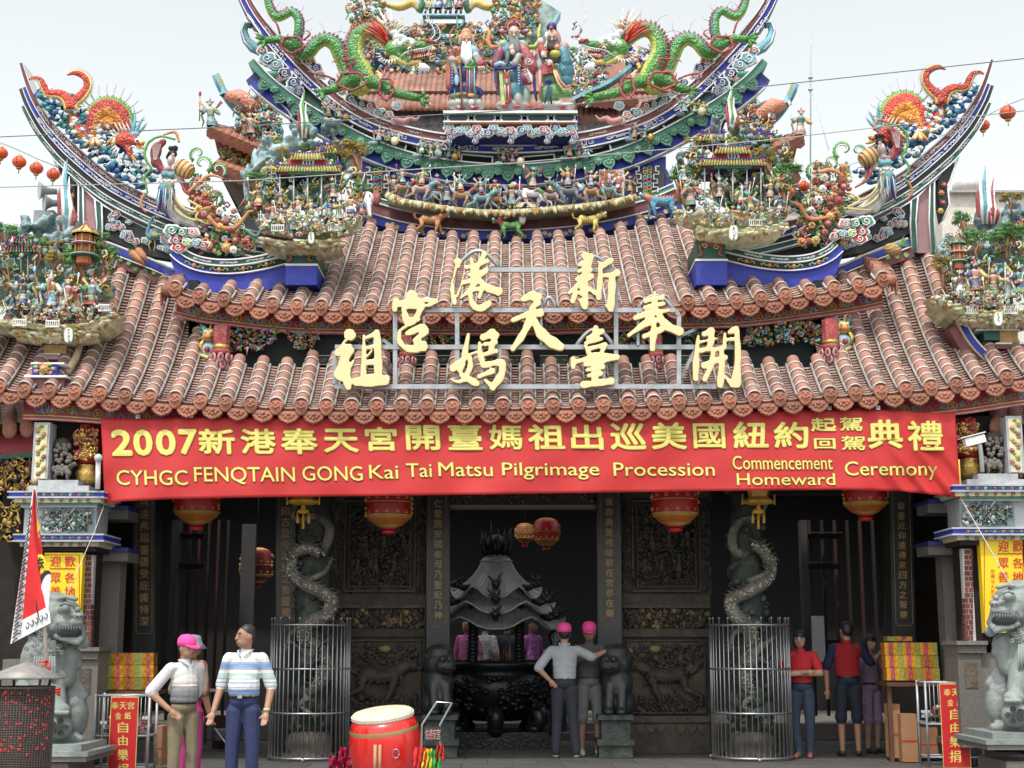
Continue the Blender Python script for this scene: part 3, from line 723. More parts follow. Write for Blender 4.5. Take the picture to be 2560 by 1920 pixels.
for(ua,ub)in((908,982),(1575,1662)):
    m=MB();vc=452 if ua<1200 else 450
    m.pxpoly([(ua,vc-22),(ua+12,vc-38),(ub-6,vc-14),(ub,vc+38),(ub-12,vc+46),(ua+2,vc+18)]if ua<1200 else[(ua,vc-10),(ub-12,vc-40),(ub,vc-24),(ub-2,vc+16),(ua+12,vc+44),(ua-2,vc+36)],RY+.0,.05,black)
    uc=(ua+ub)/2
    for i,(c1,dv)in enumerate(((green,-28),(orange,-20),(turq,-8),(crimson,0),(turq,10),(orange,20),(green,29))):
        for sd in(-1,1):m.tube([P(uc+sd*(6+x),vc+dv+y,RY-.02)for x,y in spiral(0,0,7,1.1,PI,sd)],.011,c1,n=4,caps=False)
    for sd in(-1,1):
        x=uc+sd*30;z=[(x,vc-34),(x-sd*9,vc-34),(x-sd*9,vc-22),(x-sd*2,vc-22),(x-sd*2,vc-14),(x-sd*14,vc-14),(x-sd*14,vc-2),(x-sd*5,vc-2),(x-sd*5,vc+8),(x-sd*15,vc+8),(x-sd*15,vc+18),(x-sd*4,vc+18),(x-sd*4,vc+30)]
        m.tube([P(a,b,RY-.015)for a,b in z],.012,white,n=4,caps=False,smooth=False)
    m.build('lattice_panel',mr)
# end blocks of the ridge with flower panels, cloud brackets and lotus leaf caps
for sd in(-1,1):
    X=(lambda u:u)if sd<0 else(lambda u:2540-u)
    m=MB();m.pxpoly([(X(a),b)for a,b in[(682,248),(690,232),(720,255),(760,300),(775,352),(745,360),(738,322),(722,290),(700,262)]],RY+.02,.4,black)
    m.tube([P(X(a),b,RY)for a,b in[(684,240),(722,278),(738,310),(745,352)]],.016,white,n=5)
    for a,b,c_ in((735,282,crimson),(742,315,crimson),(738,340,orange),(726,262,yellow)):flower(m,P(X(a),b,RY-.0),.05,c_,n=6)
    m.tube([P(X(a),b,RY)for a,b in[(722,255),(735,285),(738,318),(745,345)]],.012,green,n=4)
    m.build('end_panel',mr)
    m=MB()
    m.tube([P(X(a),b,RY+.1)for a,b in[(628,64),(614,62),(609,78),(616,100),(634,118),(652,130),(672,150)]],[.05,.06,.06,.07,.09,.07,.04],turq,n=7)
    m.tube([P(X(a),b,RY+.02)for a,b in[(632,58),(612,54),(603,76),(611,104),(630,124)]],.012,white,n=5)
    for a,b,r_,c_ in((668,145,22,turq),(690,160,18,turq),(655,125,13,crimson),(712,182,18,navy),(735,205,18,navy),(725,222,14,turq),(695,190,13,crimson),(748,225,12,navy)):cloud(m,X(a),b,r_,RY-.03,c_,.09,sd=-sd)
    m.build('cloud_bracket',mr)
    m=MB();m.pxpoly([(X(a),b)for a,b in[(752,200),(760,204),(760,246),(752,240)]],RY-.01,.3,navy)
    m.ell(P(X(684),190,RY),(.12,.12,.07),mgreen,8,5);m.cone(P(X(676),188,RY),P(X(640),178,RY),.06,mgreen,6);m.build('lotus_leaf_cap',mr,kind='stuff')

# ------------------------------------------------------------------ wing ridges
WY=18.72
def wing(sd):
    F=(lambda p:p)if sd<0 else(lambda p:mxs(p))
    FX=(lambda u,v:(u,v))if sd<0 else(lambda u,v:(2532-u,v-8))
    r=thing('swallowtail_ridge',('left' if sd<0 else 'right')+' wing ridge sweeping up to a sharp tip, striped maroon, blue and green','roof ridge',(4.9*sd,WY,7.0))
    A=[(55,156),(66,190),(78,222),(96,258),(127,303),(162,340),(203,378),(246,415),(289,447),(347,479),(405,506),(470,532),(560,560),(650,582),(730,595)]
    c=Crv(F(A),WY,100);g=(lambda t:t)if sd<0 else(lambda t:1-t)
    def bd(mb,o0,o1,d0,d1,mat,t0=0,t1=1):band(mb,c,o0,o1,d0,d1,mat,*((t0,t1)if sd<0 else(1-t1,1-t0)),80)
    tp=lambda a,k=3.5:(lambda t:a*(0.5+0.5*min(1,k*g(t))))
    q=MB();bd(q,0,tp(15),0,.35,maroon);q.build('maroon_band',r)
    q=MB();bd(q,tp(18),tp(31),.02,.35,blue,.07);q.build('blue_band',r)
    q=MB();bd(q,tp(33.5),tp(46),.03,.35,black,.07);q.build('black_band',r)
    q=MB();bd(q,tp(48.5),tp(60),.0,.35,dgreen,.115);q.build('green_band',r)
    q=MB()
    for a,b,t0 in((-3,0,0),(15,18,.0),(31,33.5,.07),(46,48.5,.115),(60,63,.115)):bd(q,tp(a),tp(b),-.03,.36,white,t0)
    q.build('white_moulding',r)
    q=MB()
    for i,t in enumerate((.17,.235,.30,.365,.43,.50,.57,.64)):
        motif(q,c,g(t),tp(8)(g(t)),24,5.5,MEANDER if i%2 else SCROLL,white,1.3);motif(q,c,g(t+.03),tp(25)(g(t+.03)),24,5.5,SCROLL2 if i%2 else SCROLL,white,1.4)
        motif(q,c,g(t+.015),tp(54)(g(t)),22,4.5,ZIG,white,1.2)
    q.build('ridge_painting',r,kind='stuff')
    # upright pier
    q=MB()
    for uv,mt,dd in(([(198,462),(206,470),(206,560),(202,640),(194,640),(197,560)],dgreen,0),([(208,470),(236,500),(240,560),(236,640),(206,640),(210,560)],mauve,.03),([(238,500),(252,508),(254,570),(250,640),(240,640),(243,570)],dgreen,0)):
        q.pxpoly(F(uv)if sd<0 else[FX(*p)for p in uv],WY+.02+dd,.3,mt)
    for line in([(207,468),(209,560),(204,640)],[(237,500),(242,560),(238,640)],[(196,460),(196,560),(192,640)],[(254,508),(256,570),(252,640)]):
        q.tube([P(*FX(*p),WY)for p in line],.012,white,n=4)
    q.build('pier',r)
    q=MB();q.pxpoly([FX(*p)for p in[(142,400),(160,425),(186,452),(186,500),(176,560),(160,520),(164,470),(150,440)]],WY+.05,.2,black)
    q.tube([P(*FX(*p),WY+.02)for p in[(134,396),(150,440),(162,480),(158,520),(176,560)]],.014,white,n=4)
    for a,b,c_ in((172,470,crimson),(178,490,orange),(174,515,crimson),(180,535,yellow)):flower(q,P(*FX(a,b),WY+.02),.045,c_,n=6)
    q.build('flower_panel',r)
    # pierced cloud panel
    q=MB();q.pxpoly([FX(*p)for p in[(252,512),(300,538),(360,568),(430,600),(440,650),(380,640),(310,612),(252,590)]],WY+.08,.2,black);q.build('cloud_panel',r)
    q=MB();rg=random.Random(5)
    for k in range(30):
        f=rg.random();u=262+f*165;v=545+f*70+rg.uniform(-24,26);cloud(q,*FX(u,v),rg.uniform(7,12),WY+.03-rg.random()*.03,rg.choice([turq,turq,sky_b,crimson,navy,mgreen,pink]),.04,sd=rg.choice((-1,1)))
    q.build('cloud_relief',r,kind='stuff')
    # sloping foot: blue panel, maroon board with green bosses
    cf=Crv(F([(262,604),(320,626),(380,650),(440,675),(520,700)]),WY-.02,40)
    q=MB();band(q,cf,0,8,0,.2,white,n=30);band(q,cf,-3,0,-.02,.2,white,n=30);band(q,cf,3,20,-.02,.2,navy,n=30);band(q,cf,6,17,-.03,.1,blue,n=30);band(q,cf,20,23,-.03,.2,white,n=30);q.build('foot_panel',r)
    q=MB();band(q,cf,23,48,.0,.2,maroon,n=30);q.build('foot_board',r)
    q=MB()
    for k in range(12):
        t=.03+.9*k/11;q.lathe(cf.at(t,32+6*math.sin(k*1.9),-.01),[(.045,-.02),(.03,.01)],green if sd<0 else lime,n=9,rot=Matrix.Rotation(PI/2,3,'X'))
    q.build('green_boss',r,kind='stuff')
    q=MB();q.pxpoly([FX(*p)for p in[(425,585),(520,600),(620,622),(716,630),(716,650),(600,665),(480,650),(430,625)]],WY+.1,.15,black);q.build('backing_panel',r)
    # lower boat-shaped ridge
    BY=18.25
    cb=Crv(F([(446,610),(470,630),(510,645),(570,650),(640,642),(716,624)]),BY,50)
    q=MB();band(q,cb,0,12,0,.3,dgreen,n=40);q.build('boat_green_band',r)
    q=MB();band(q,cb,15,32,.03,.3,black,n=40);q.build('boat_black_band',r)
    q=MB();band(q,cb,-3,0,-.03,.3,white,n=40);band(q,cb,12,15,-.03,.3,white,n=40);band(q,cb,32,35,-.04,.3,white,n=40);q.build('boat_moulding',r)
    q=MB()
    for t in(.25,.48,.71,.9):motif(q,cb,t,6,20,4.5,SCROLL2,white,1.3)
    for t in(.2,.4,.6,.8):
        motif(q,cb,t,24,22,6,[[(-1,0),(-.7,.6),(-.4,-.3),(-.1,.3)],[(1,0),(.7,.6),(.4,-.3),(.1,.3)],[(-.6,.5),(-.5,.9)],[(.6,.5),(.5,.9)],[(-.8,.3),(-.9,-.5)],[(.8,.3),(.9,-.5)]],lime,1.6)
        q.ell(cb.at(t,24,-.01),.03,orange,6,4)
    q.build('boat_painting',r,kind='stuff')
    q=MB();q.pxpoly([FX(*p)for p in[(424,628),(430,621),(444,630),(466,652),(505,672),(560,682),(620,678),(716,660),(716,712),(600,745),(520,742),(470,722),(442,690),(428,655)]],BY+.01,.45,blue);q.build('boat_hull',r)
    # pedestal block at the inner end, under the tableau
    q=MB();a,b=sorted((FX(714,0)[0],FX(792,0)[0]))
    q.pxbox(a,664+(-12 if sd>0 else 0),b,712,BY-.25,1.1,blue);q.pxbox(a-2,659+(-12 if sd>0 else 0),b+2,664+(-12 if sd>0 else 0),BY-.27,1.14,white)
    q.pxbox(a+2,610+(-12 if sd>0 else 0),b-4,659+(-12 if sd>0 else 0),BY-.22,1.0,dgreen)
    ua,ub=a+8,b-14
    q.pxbox(ua,618+(-12 if sd>0 else 0),ub,628+(-12 if sd>0 else 0),BY-.235,.02,M('brown red paint',(.33,.10,.05),.6))
    for s2 in(-1,1):
        um=(ua+ub)/2
        q.tube([P(um+s2*x,y-(12 if sd>0 else 0),BY-.25)for x,y in[(27,624),(26,636),(21,645),(25,652),(30,650)]],.018,M('brown red paint',(.33,.10,.05),.6),n=5)
        q.tube([P(um+s2*x,y-(12 if sd>0 else 0),BY-.26)for x,y in spiral(14,628,8,1.2,0,s2)],.008,cream,n=4,caps=False)
    q.build('pedestal_block',r)
    # capping mortar and tile at the boat's outer foot
    return r
wl_=wing(-1);wr_=wing(1)

# wall, posts and carvings between the two roofs -------------------------------------------------
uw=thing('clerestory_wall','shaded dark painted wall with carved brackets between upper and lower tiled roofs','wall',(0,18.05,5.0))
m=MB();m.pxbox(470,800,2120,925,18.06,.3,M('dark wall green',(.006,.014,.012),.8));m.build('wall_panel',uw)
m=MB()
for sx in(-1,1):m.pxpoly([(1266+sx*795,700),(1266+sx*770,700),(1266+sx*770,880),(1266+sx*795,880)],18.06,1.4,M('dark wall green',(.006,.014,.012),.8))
m.build('side_wall',uw)
rg=random.Random(3)
carv=[gold,gold,M('old gold',(.35,.24,.06),.5,metal=.3),turq,crimson,green,sky_b,M('dark carving',(.05,.06,.06),.7),pink]
def carving(mb,u0,v0,u1,v1,Y,n,rr,seed=0,pal=None,mask=None,d=.12):
    """openwork relief: a bed of small leaves, curls, buds and little figures"""
    rg=random.Random(seed);pal=pal or carv
    for k in range(n):
        u=rg.uniform(u0,u1);v=rg.uniform(v0,v1)
        if mask and not mask(u,v):continue
        q=P(u,v,Y-rg.random()*d);r=rr*S(Y)*rg.uniform(.6,1.3);c=rg.choice(pal);t=rg.random()
        if t<.45:mb.ell(q,(r,r*.5,r*rg.uniform(.4,.9)),c,5,3,rot=Matrix.Rotation(rg.uniform(-1.5,1.5),3,'Y'))
        elif t<.8:mb.tube([q+Vector((x,0,z))for x,z in spiral(0,0,r*1.2,1.0,rg.uniform(0,6),rg.choice((-1,1)),6)],r*.28,c,n=4,caps=False)
        else:mb.tube([q,q+Vector((rg.uniform(-1,1)*r*2,-r*.4,rg.uniform(-1,1)*r*2)),q+Vector((rg.uniform(-2,2)*r,0,rg.uniform(-1,1)*r*3))],[r*.4,r*.35,r*.12],c,n=4)
def pendant_post(u,v0,v1,w,Y,lot=True):
    m=MB();a=P(u-w/2,v0,Y);b=P(u+w/2,v0,Y);r=abs(b.x-a.x)/2;z0=P(u,v1,Y).z;z1=P(u,v0,Y).z;c=Vector(((a.x+b.x)/2,Y+r*.5,0))
    m.lathe(c+Vector((0,0,z0)),[(r,0),(r,(z1-z0))],crimson,n=8,smooth=False);o1=m.build('post_shaft',uw)
    m=MB();m.lathe(c+Vector((0,0,z0)),[(r*1.05,.0),(r*1.15,-.015),(r*1.15,-.06),(r*1.02,-.07)],crimson,n=10);m.lathe(c+Vector((0,0,z0)),[(r*1.08,.0),(r*1.08,.05)],gold,n=10);m.build('post_collar',uw)
    m=MB();L=r*2.0
    for row,(zz,n,rr)in enumerate(((-.02,9,1.0),(-.42,8,.86),(-.75,6,.55))):
        for k in range(n):
            an=2*PI*(k+row*.5)/n;d=Vector((math.cos(an),math.sin(an),0));q=c+Vector((0,0,z0-.07))+d*r*rr*1.3+Vector((0,0,zz*L-L*.22))
            R=Matrix.Rotation(an-PI/2,3,'Z')
            m.ell(q,(r*.42,r*.16,L*.30),pink,7,5,rot=R);m.ell(q+d*r*.06+Vector((0,0,.01)),(r*.27,r*.15,L*.20),maroon,6,4,rot=R)
    m.lathe(c+Vector((0,0,z0-.07-L)),[(r*.1,-.03),(r*.45,.03),(r*.7,L*.5),(r*.75,L)],maroon,n=8);m.build('lotus_bud',uw)
pendant_post(553,814,872,42,17.64);pendant_post(2077,798,860,42,17.64);pendant_post(1017,838,880,34,17.68);pendant_post(1640,838,880,34,17.68)
m=MB()
carving(m,575,822,690,878,17.98,170,6,1,mask=lambda u,v:v<878-max(0,u-640)*.6)
carving(m,712,826,806,872,17.98,130,6,2,mask=lambda u,v:abs(u-758)/46<1-(v-826)/80)
carving(m,890,830,1000,866,18.0,60,6,3);carving(m,1040,830,1160,860,18.0,60,6,4)
carving(m,1540,830,1650,866,18.0,90,6,5);carving(m,1860,818,1930,860,17.98,90,6,6);carving(m,1940,806,2050,858,17.98,170,6,7)
carving(m,1690,830,1850,862,18.0,70,6,8)
m.build('openwork_carving',uw,kind='stuff')
for u,v,sd in((523,838,-1),(2108,818,1)):
    m=MB();q=P(u,v,17.85)
    m.ell(q,(.09,.08,.09),yellow,8,6);m.ell(q+Vector((0,-.06,-.03)),(.06,.05,.04),orange,6,4)
    for s in(-1,1):m.ell(q+Vector((s*.04,-.08,.03)),.018,white,6,4);m.cone(q+Vector((s*.06,0,.06)),q+Vector((s*.12,0,.15)),.03,turq,4);m.tube([q+Vector((s*.05,0,-.05)),q+Vector((s*.1,-.04,-.14)),q+Vector((s*.06,-.05,-.24))],[.03,.035,.02],gold,n=5)
    m.ell(q+Vector((0,-.0,-.2)),(.10,.09,.11),sky_b,8,6);m.ell(q+Vector((0,-.09,-.2)),(.04,.04,.04),crimson,6,4)
    for s in(-1,1):m.cone(q+Vector((s*.08,0,-.15)),q+Vector((s*.16,-.02,-.13)),.03,yellow,4)
    m.tube([q+Vector((-.08,-.04,-.27)),q+Vector((0,-.09,-.31)),q+Vector((.08,-.04,-.27))],.03,yellow,n=5)
    for k in range(9):a=k*.7;m.cone(q+Vector((math.cos(a)*.08,0,math.sin(a)*.08)),q+Vector((math.cos(a)*.15,-.03,math.sin(a)*.15)),.025,(turq,mgreen,gold)[k%3],4)
    m.build('guardian_beast_bracket',uw)
m=MB()
for u0,u1 in((770,838),(985,1010),(1035,1130),(1155,1330),(1350,1420),(1445,1560),(1660,1780)):
    m.pxbox(u0,889,u1,911,18.03,.05,M('painted beam',(.03,.07,.06),.7));m.pxbox(u0,888,u1,889.6,18.01,.03,cream);m.pxbox(u0,910.5,u1,912.5,18.01,.03,cream)
    for k in range(int((u1-u0)/16)):
        flower(m,P(u0+10+16*k,900,18.03),.02,(crimson,yellow,pink)[k%3],n=5);m.tube([P(u0+14+16*k+x,900+y,18.02)for x,y in spiral(0,0,5,1,0)],.006,(mgreen,yellow)[k%2],n=3,caps=False)
m.build('painted_beam',uw,kind='stuff')
# ------------------------------------------------------------------ gilt calligraphy on a steel frame
STROKES={  # traced brush strokes: (points, widths) in crop pixels
'A':(780,600,3.95,{
 '港':[([(1440,205),(1438,260)],[84,50]),([(1425,255),(1385,430)],[30,16]),([(1385,400),(1388,520),(1410,625)],[26,50,46]),([(1430,560),(1475,440),(1500,330)],[26,20,16]),([(1572,180),(1590,290),(1585,400)],[30,50,46]),([(1705,130),(1660,220),(1625,300),(1600,420)],[60,50,44,44]),([(1515,270),(1620,250),(1735,205)],[44,44,50]),([(1550,345),(1640,320),(1730,290)],[36,34,46]),([(1485,425),(1600,385),(1725,310)],[48,46,40]),([(1615,400),(1560,490),(1465,575)],[70,50,22]),([(1640,390),(1740,475),(1850,510)],[56,80,90]),([(1580,500),(1690,470)],[40,46]),([(1690,455),(1650,570)],[50,36]),([(1560,510),(1580,620),(1650,680),(1750,625)],[40,60,70,72])],
 '宮':[([(980,540),(1000,600)],[125,105]),([(830,590),(815,690)],[66,60]),([(815,640),(940,620),(1100,595),(1220,600)],[60,80,46,44]),([(1235,605),(1150,645),(1090,640)],[40,36,24]),([(905,680),(935,810)],[54,76]),([(920,655),(1080,650)],[60,66]),([(1085,650),(1030,770)],[66,60]),([(940,790),(1050,780)],[52,56]),([(1010,800),(930,850),(865,895)],[66,34,24]),([(865,895),(865,1000),(940,1080),(1000,1095)],[34,56,50,40]),([(935,925),(1080,865),(1120,890)],[50,80,80]),([(1130,900),(1020,1000),(1110,1030)],[60,60,70]),([(930,1060),(1020,1075),(1110,1050)],[60,80,90])],
 '祖':[([(360,920),(385,950)],[112,110]),([(345,975),(290,1040),(235,1110)],[30,20,20]),([(245,1120),(330,1070),(370,1060)],[70,96,80]),([(380,1080),(320,1180),(240,1320)],[86,86,56]),([(320,1160),(330,1300),(360,1460)],[100,110,60]),([(410,1190),(355,1280)],[26,50]),([(235,1330),(300,1370)],[60,70]),([(510,940),(512,1120),(505,1350)],[26,50,60]),([(640,905),(650,1100),(655,1330)],[66,84,84]),([(520,970),(620,930)],[26,60]),([(525,1070),(640,1040)],[36,40]),([(590,1090),(545,1150)],[26,16]),([(520,1210),(640,1200)],[66,56]),([(405,1400),(540,1370),(740,1370)],[60,90,80]),([(430,1420),(600,1420),(740,1400)],[50,60,60])],
 '媽':[([(1545,925),(1520,1060),(1490,1200),(1460,1290)],[28,56,60,60]),([(1390,1270),(1480,1190),(1560,1130),(1650,1100)],[86,60,36,20]),([(1560,1160),(1560,1260),(1500,1380)],[50,56,60]),([(1475,1330),(1560,1380),(1630,1420)],[60,76,66]),([(1375,1375),(1440,1400),(1530,1370)],[16,36,40]),([(1680,965),(1790,920)],[66,96]),([(1655,1010),(1660,1120),(1690,1230)],[30,56,66]),([(1815,930),(1760,1100)],[76,46]),([(1700,1030),(1820,1010)],[40,44]),([(1700,1130),(1825,1095)],[40,46]),([(1690,1240),(1800,1215),(1880,1210)],[66,60,76]),([(1885,1210),(1870,1330),(1780,1460)],[60,80,70]),([(1645,1350),(1790,1290)],[44,60]),([(1705,1380),(1790,1450)],[26,70])]}),
'B':(1300,600,3.687,{
 '天':[([(20,550),(100,515),(170,525)],[46,90,92]),([(165,570),(100,640)],[76,46]),([(-70,740),(60,690),(190,670)],[40,60,90]),([(120,640),(90,740),(20,880),(-70,1005)],[66,70,66,50]),([(120,720),(190,850),(280,930),(375,985)],[50,96,110,90])],
 '新':[([(590,140),(650,160)],[74,84]),([(545,230),(650,195)],[40,66]),([(540,290),(650,230)],[40,36]),([(520,365),(660,270)],[40,40]),([(600,240),(600,400),(600,590)],[46,60,66]),([(450,490),(560,400),(670,330)],[34,56,46]),([(520,470),(485,565)],[40,56]),([(545,545),(600,620)],[26,60]),([(635,450),(700,490)],[40,46]),([(600,370),(560,500)],[60,40]),([(845,185),(790,220),(735,260)],[56,56,40]),([(745,210),(735,400),(725,540)],[40,56,50]),([(750,330),(840,320),(905,300)],[36,50,66]),([(850,330),(845,480),(835,640)],[66,80,66]),([(785,600),(840,640)],[20,46])],
 '奉':[([(1242,475),(1240,560),(1250,640)],[22,56,60]),([(1150,560),(1240,540),(1320,530)],[50,50,46]),([(1150,625),(1250,600),(1330,585)],[46,46,36]),([(1060,720),(1200,670),(1375,650)],[50,56,30]),([(1250,620),(1170,750),(1000,880)],[60,60,36]),([(1270,660),(1340,780),(1480,845)],[56,90,80]),([(1165,790),(1300,730)],[26,36]),([(1140,890),(1310,820)],[46,60]),([(1240,720),(1230,870),(1220,1010)],[36,70,50])],
 '臺':[([(700,800),(695,900)],[46,86]),([(620,905),(760,840)],[36,60]),([(605,950),(755,910)],[40,36]),([(605,975),(640,1050)],[36,46]),([(640,1000),(790,965)],[40,50]),([(780,975),(740,1060)],[46,36]),([(640,1060),(750,1050)],[40,46]),([(490,1090),(490,1175)],[50,46]),([(490,1130),(640,1090),(780,1065),(900,1080)],[46,46,46,56]),([(905,1090),(790,1115)],[30,26]),([(595,1150),(765,1120)],[36,60]),([(615,1200),(770,1170)],[36,50]),([(630,1250),(750,1230)],[40,50]),([(700,1100),(690,1330)],[50,66]),([(575,1335),(700,1320),(845,1300)],[66,60,76])],
 '開':[([(1645,885),(1625,1080),(1620,1280)],[26,56,60]),([(1690,870),(1770,840)],[46,80]),([(1760,830),(1765,930),(1730,1010)],[60,60,50]),([(1660,940),(1820,905)],[30,16]),([(1665,1020),(1740,1000)],[46,50]),([(1890,860),(1885,980)],[26,46]),([(1930,850),(1995,820)],[46,70]),([(2000,830),(2010,1080),(1990,1330)],[50,60,90]),([(1890,1250),(1960,1340)],[20,56]),([(1895,920),(1990,910)],[36,36]),([(1775,1015),(1890,990)],[50,40]),([(1690,1160),(1780,1120),(1900,1080)],[60,56,50]),([(1785,1010),(1760,1160),(1700,1290)],[46,56,46]),([(1860,1010),(1860,1180),(1845,1340)],[46,66,66])]})}
GY=16.93
gface=M('gilt letter face',(0.70,0.60,0.32),0.42,metal=0.15,var=0.04,scale=2,spec=0.6)
grim=M('gilt letter edge',(0.50,0.34,0.07),0.35,metal=0.6,var=0.15)
fr=thing('letter_frame','grey galvanised steel frame carrying nine golden characters above the lower eave','sign frame',(0,17.0,4.5))
steel=M('galvanised steel',(0.36,0.38,0.40),0.45,metal=0.5,var=0.12,dirt=((0.22,0.2,0.18),.5,5))
def bar(parent,u0,v0,u1,v1,w=.055,Y=17.04,name='frame_bar',Y1=None):
    m=MB();a=P(u0,v0,Y);b=P(u1,v1,Y1 or Y);d=(b-a);L=d.length;x=d.normalized();y=Vector((0,1,0));y=(y-x*y.dot(x)).normalized();z=x.cross(y)
    m.box((a+b)/2,(L,w*.8,w),steel,rot=rotmat(x,y,z));return m.build(name,parent)
for q in((838,967,1830,967),(990,776,1688,776),(838,868,1838,868),(1190,675,1540,675),(838,880,838,960)):bar(fr,*q)
for q in((988,780,988,963),(1143,780,1143,963),(1540,680,1540,963),(1697,790,1697,963),(1688,776,1697,790),(1845,880,1848,960)):bar(fr,*q,Y=17.052,w=.052)
for q in((1060,790,1060,860),(1205,870,1205,960),(1250,870,1250,960),(1595,778,1595,863),(1353,720,1353,863),(1510,905,1510,960),(1745,900,1745,960),(1212,690,1212,770)):bar(fr,*q,w=.032,Y=17.0)
for q in((955,905,990,945,17.1,17.9),(1702,945,1735,880,17.1,17.5),(1520,905,1555,960,17.1,17.3),(1700,840,1745,822,17.1,18.0),(985,870,950,845,17.1,18.0),(1540,870,1510,835,17.1,18.0)):
    bar(fr,*q[:4],w=.04,Y=q[4],Y1=q[5],name='brace')
def arc(u0,v0,u1,v1,h):
    m=MB();m.tube([P(u0+(u1-u0)*t,v0+(v1-v0)*t-h*math.sin(PI*t),17.06)for t in np.linspace(0,1,11)],.028,steel,n=5);m.build('arched_brace',fr)
arc(1140,672,1250,672,45);arc(1440,670,1525,672,30);arc(1355,770,1390,768,25);arc(1440,866,1535,866,42);arc(1595,770,1685,775,34);arc(1040,772,1095,772,26)
names={'港':'upper left one, second highest row','新':'uppermost right one','宮':'one above and right of the leftmost','天':'middle one of the whole sign','奉':'one above and left of the rightmost','祖':'leftmost one of the whole sign','媽':'bottom row, between leftmost and middle','臺':'bottom row, right of the middle','開':'rightmost one of the whole sign'}
for key,(ox,oy,sc,chars)in STROKES.items():
    for ch,strokes in chars.items():
        y0=GY+(0.0)
        prs=MB();allu=[]
        for pts,ws in strokes:
            n=2+3*(len(pts)-1);q=catmull(pts,n);w=np.interp(np.linspace(0,1,n),np.linspace(0,1,len(ws)),ws)
            pp=[P(ox+a/sc,oy+b/sc,GY)for a,b in q]
            prs_pts=[]
            L=[];Rr=[]
            for i in range(n):
                t=(pp[min(i+1,n-1)]-pp[max(i-1,0)]).normalized();nn=Vector((-t.z,0,t.x));hw=w[i]/sc*S(GY)*.5*(1.0+.12*math.sin(i*1.7+len(allu)))
                L.append(pp[i]+nn*hw);Rr.append(pp[i]-nn*hw)
            hw0=w[0]/sc*S(GY)*.5;hw1=w[-1]/sc*S(GY)*.5;t0=(pp[1]-pp[0]).normalized();t1=(pp[-1]-pp[-2]).normalized();n0=Vector((-t0.z,0,t0.x));n1=Vector((-t1.z,0,t1.x))
            o=L+[pp[-1]+t1*hw1*.6+n1*hw1*.75,pp[-1]+t1*hw1*.8,pp[-1]+t1*hw1*.6-n1*hw1*.6]+Rr[::-1]+[pp[0]-t0*hw0*.6-n0*hw0*.6,pp[0]-t0*hw0*.8,pp[0]-t0*hw0*.5+n0*hw0*.7]
            prs.poly(o,.075,gface);allu+=pp
        me=bpy.data.meshes.new('g');me.from_pydata(prs.v,[],prs.f);bm=bmesh.new();bm.from_mesh(me);bmesh.ops.remove_doubles(bm,verts=bm.verts,dist=1e-5);bmesh.ops.recalc_face_normals(bm,faces=bm.faces);bm.to_mesh(me);bm.free()
        ob=bpy.data.objects.new('g',me);COL.objects.link(ob);md=ob.modifiers.new('r','REMESH');md.mode='VOXEL';md.voxel_size=.0085;sm=ob.modifiers.new('s','SMOOTH');sm.iterations=3
        dg=bpy.context.evaluated_depsgraph_get();dg.update();me2=bpy.data.meshes.new_from_object(ob.evaluated_get(dg));bpy.data.objects.remove(ob)
        me2.materials.clear();me2.materials.append(gface);me2.materials.append(grim)
        c=sum(allu,Vector())/len(allu)
        for p in me2.polygons:
            p.material_index=0 if(p.normal.y<-.86)else 1;p.use_smooth=False
        me2.transform(Matrix.Translation(-c));me2.name='gilt_character'
        o=bpy.data.objects.new('gilt_character',me2);COL.objects.link(o);o.location=c;ORG[o.name]=c
        tag(o,'golden %s cut-out character, %s'%(ch,names[ch]),'sign letter','golden characters of the rooftop sign')

# ------------------------------------------------------------------ the long red banner
BT=[(252,1047),(330,1046),(500,1044),(800,1043),(1280,1036),(1700,1030),(2000,1025),(2200,1024),(2320,1031),(2390,1032)]
BB=[(262,1258),(310,1253),(420,1248),(650,1243),(1000,1239),(1400,1233),(1800,1227),(2100,1224),(2250,1228),(2340,1237),(2400,1245)]
banner_red=M('banner cloth',(0.47,0.018,0.018),0.62,var=0.05,scale=1.2,bump=0.12,bscale=9)
def bsurf(s,t):
    """s across 0..1, t down 0..1"""
    ua=252+(2388-252)*s;ub=262+(2401-262)*s
    va=interp(BT,ua);vb=interp(BB,ub);u=ua+(ub-ua)*t;v=va+(vb-va)*t
    y=17.085-.05*t+.016*math.sin(s*46+t*2)+.020*math.sin(s*17+1+t*1.5)+.010*math.sin(s*95-t*4)*t+.008*math.sin(s*60+t*9)*t
    d=(1-s);f=max(0,1-d/.13)*max(0,t-.15)                   # diagonal pulls at the right lower corner
    y+=.060*f*math.sin((s*14-t*1.05)*15)*math.exp(-((d-.05)/.06)**2*.6)
    f2=max(0,1-s/.05)*t;y+=.02*f2*math.sin(t*9+s*80)
    y+=.02*math.cos(s*2*PI*8)*(t)*.35
    return P(u,v,y)
def bpx(u,v,dy=-.006):
    s=(u-257)/(2394-257);va=interp(BT,u);vb=interp(BB,u+5);t=(v-va)/(vb-va)
    q=bsurf(min(1,max(0,s)),t);return q+Vector((0,dy,0))
bn=thing('banner','long red cloth banner with yellow Chinese and English lettering hung under the eave','banner',(0,16.8,3.6))
m=MB();NX,NY=420,26
m.add([bsurf(i/NX,j/NY)for j in range(NY+1)for i in range(NX+1)],[(j*(NX+1)+i,(j+1)*(NX+1)+i,(j+1)*(NX+1)+i+1,j*(NX+1)+i+1)for j in range(NY)for i in range(NX)],banner_red,True)
o=m.build('banner_cloth',bn);sd_=o.modifiers.new('thick','SOLIDIFY');sd_.thickness=.003
byel=M('banner yellow',(0.66,0.60,0.15),0.6,var=0.04);bout=M('banner outline',(0.30,0.10,0.015),0.6)
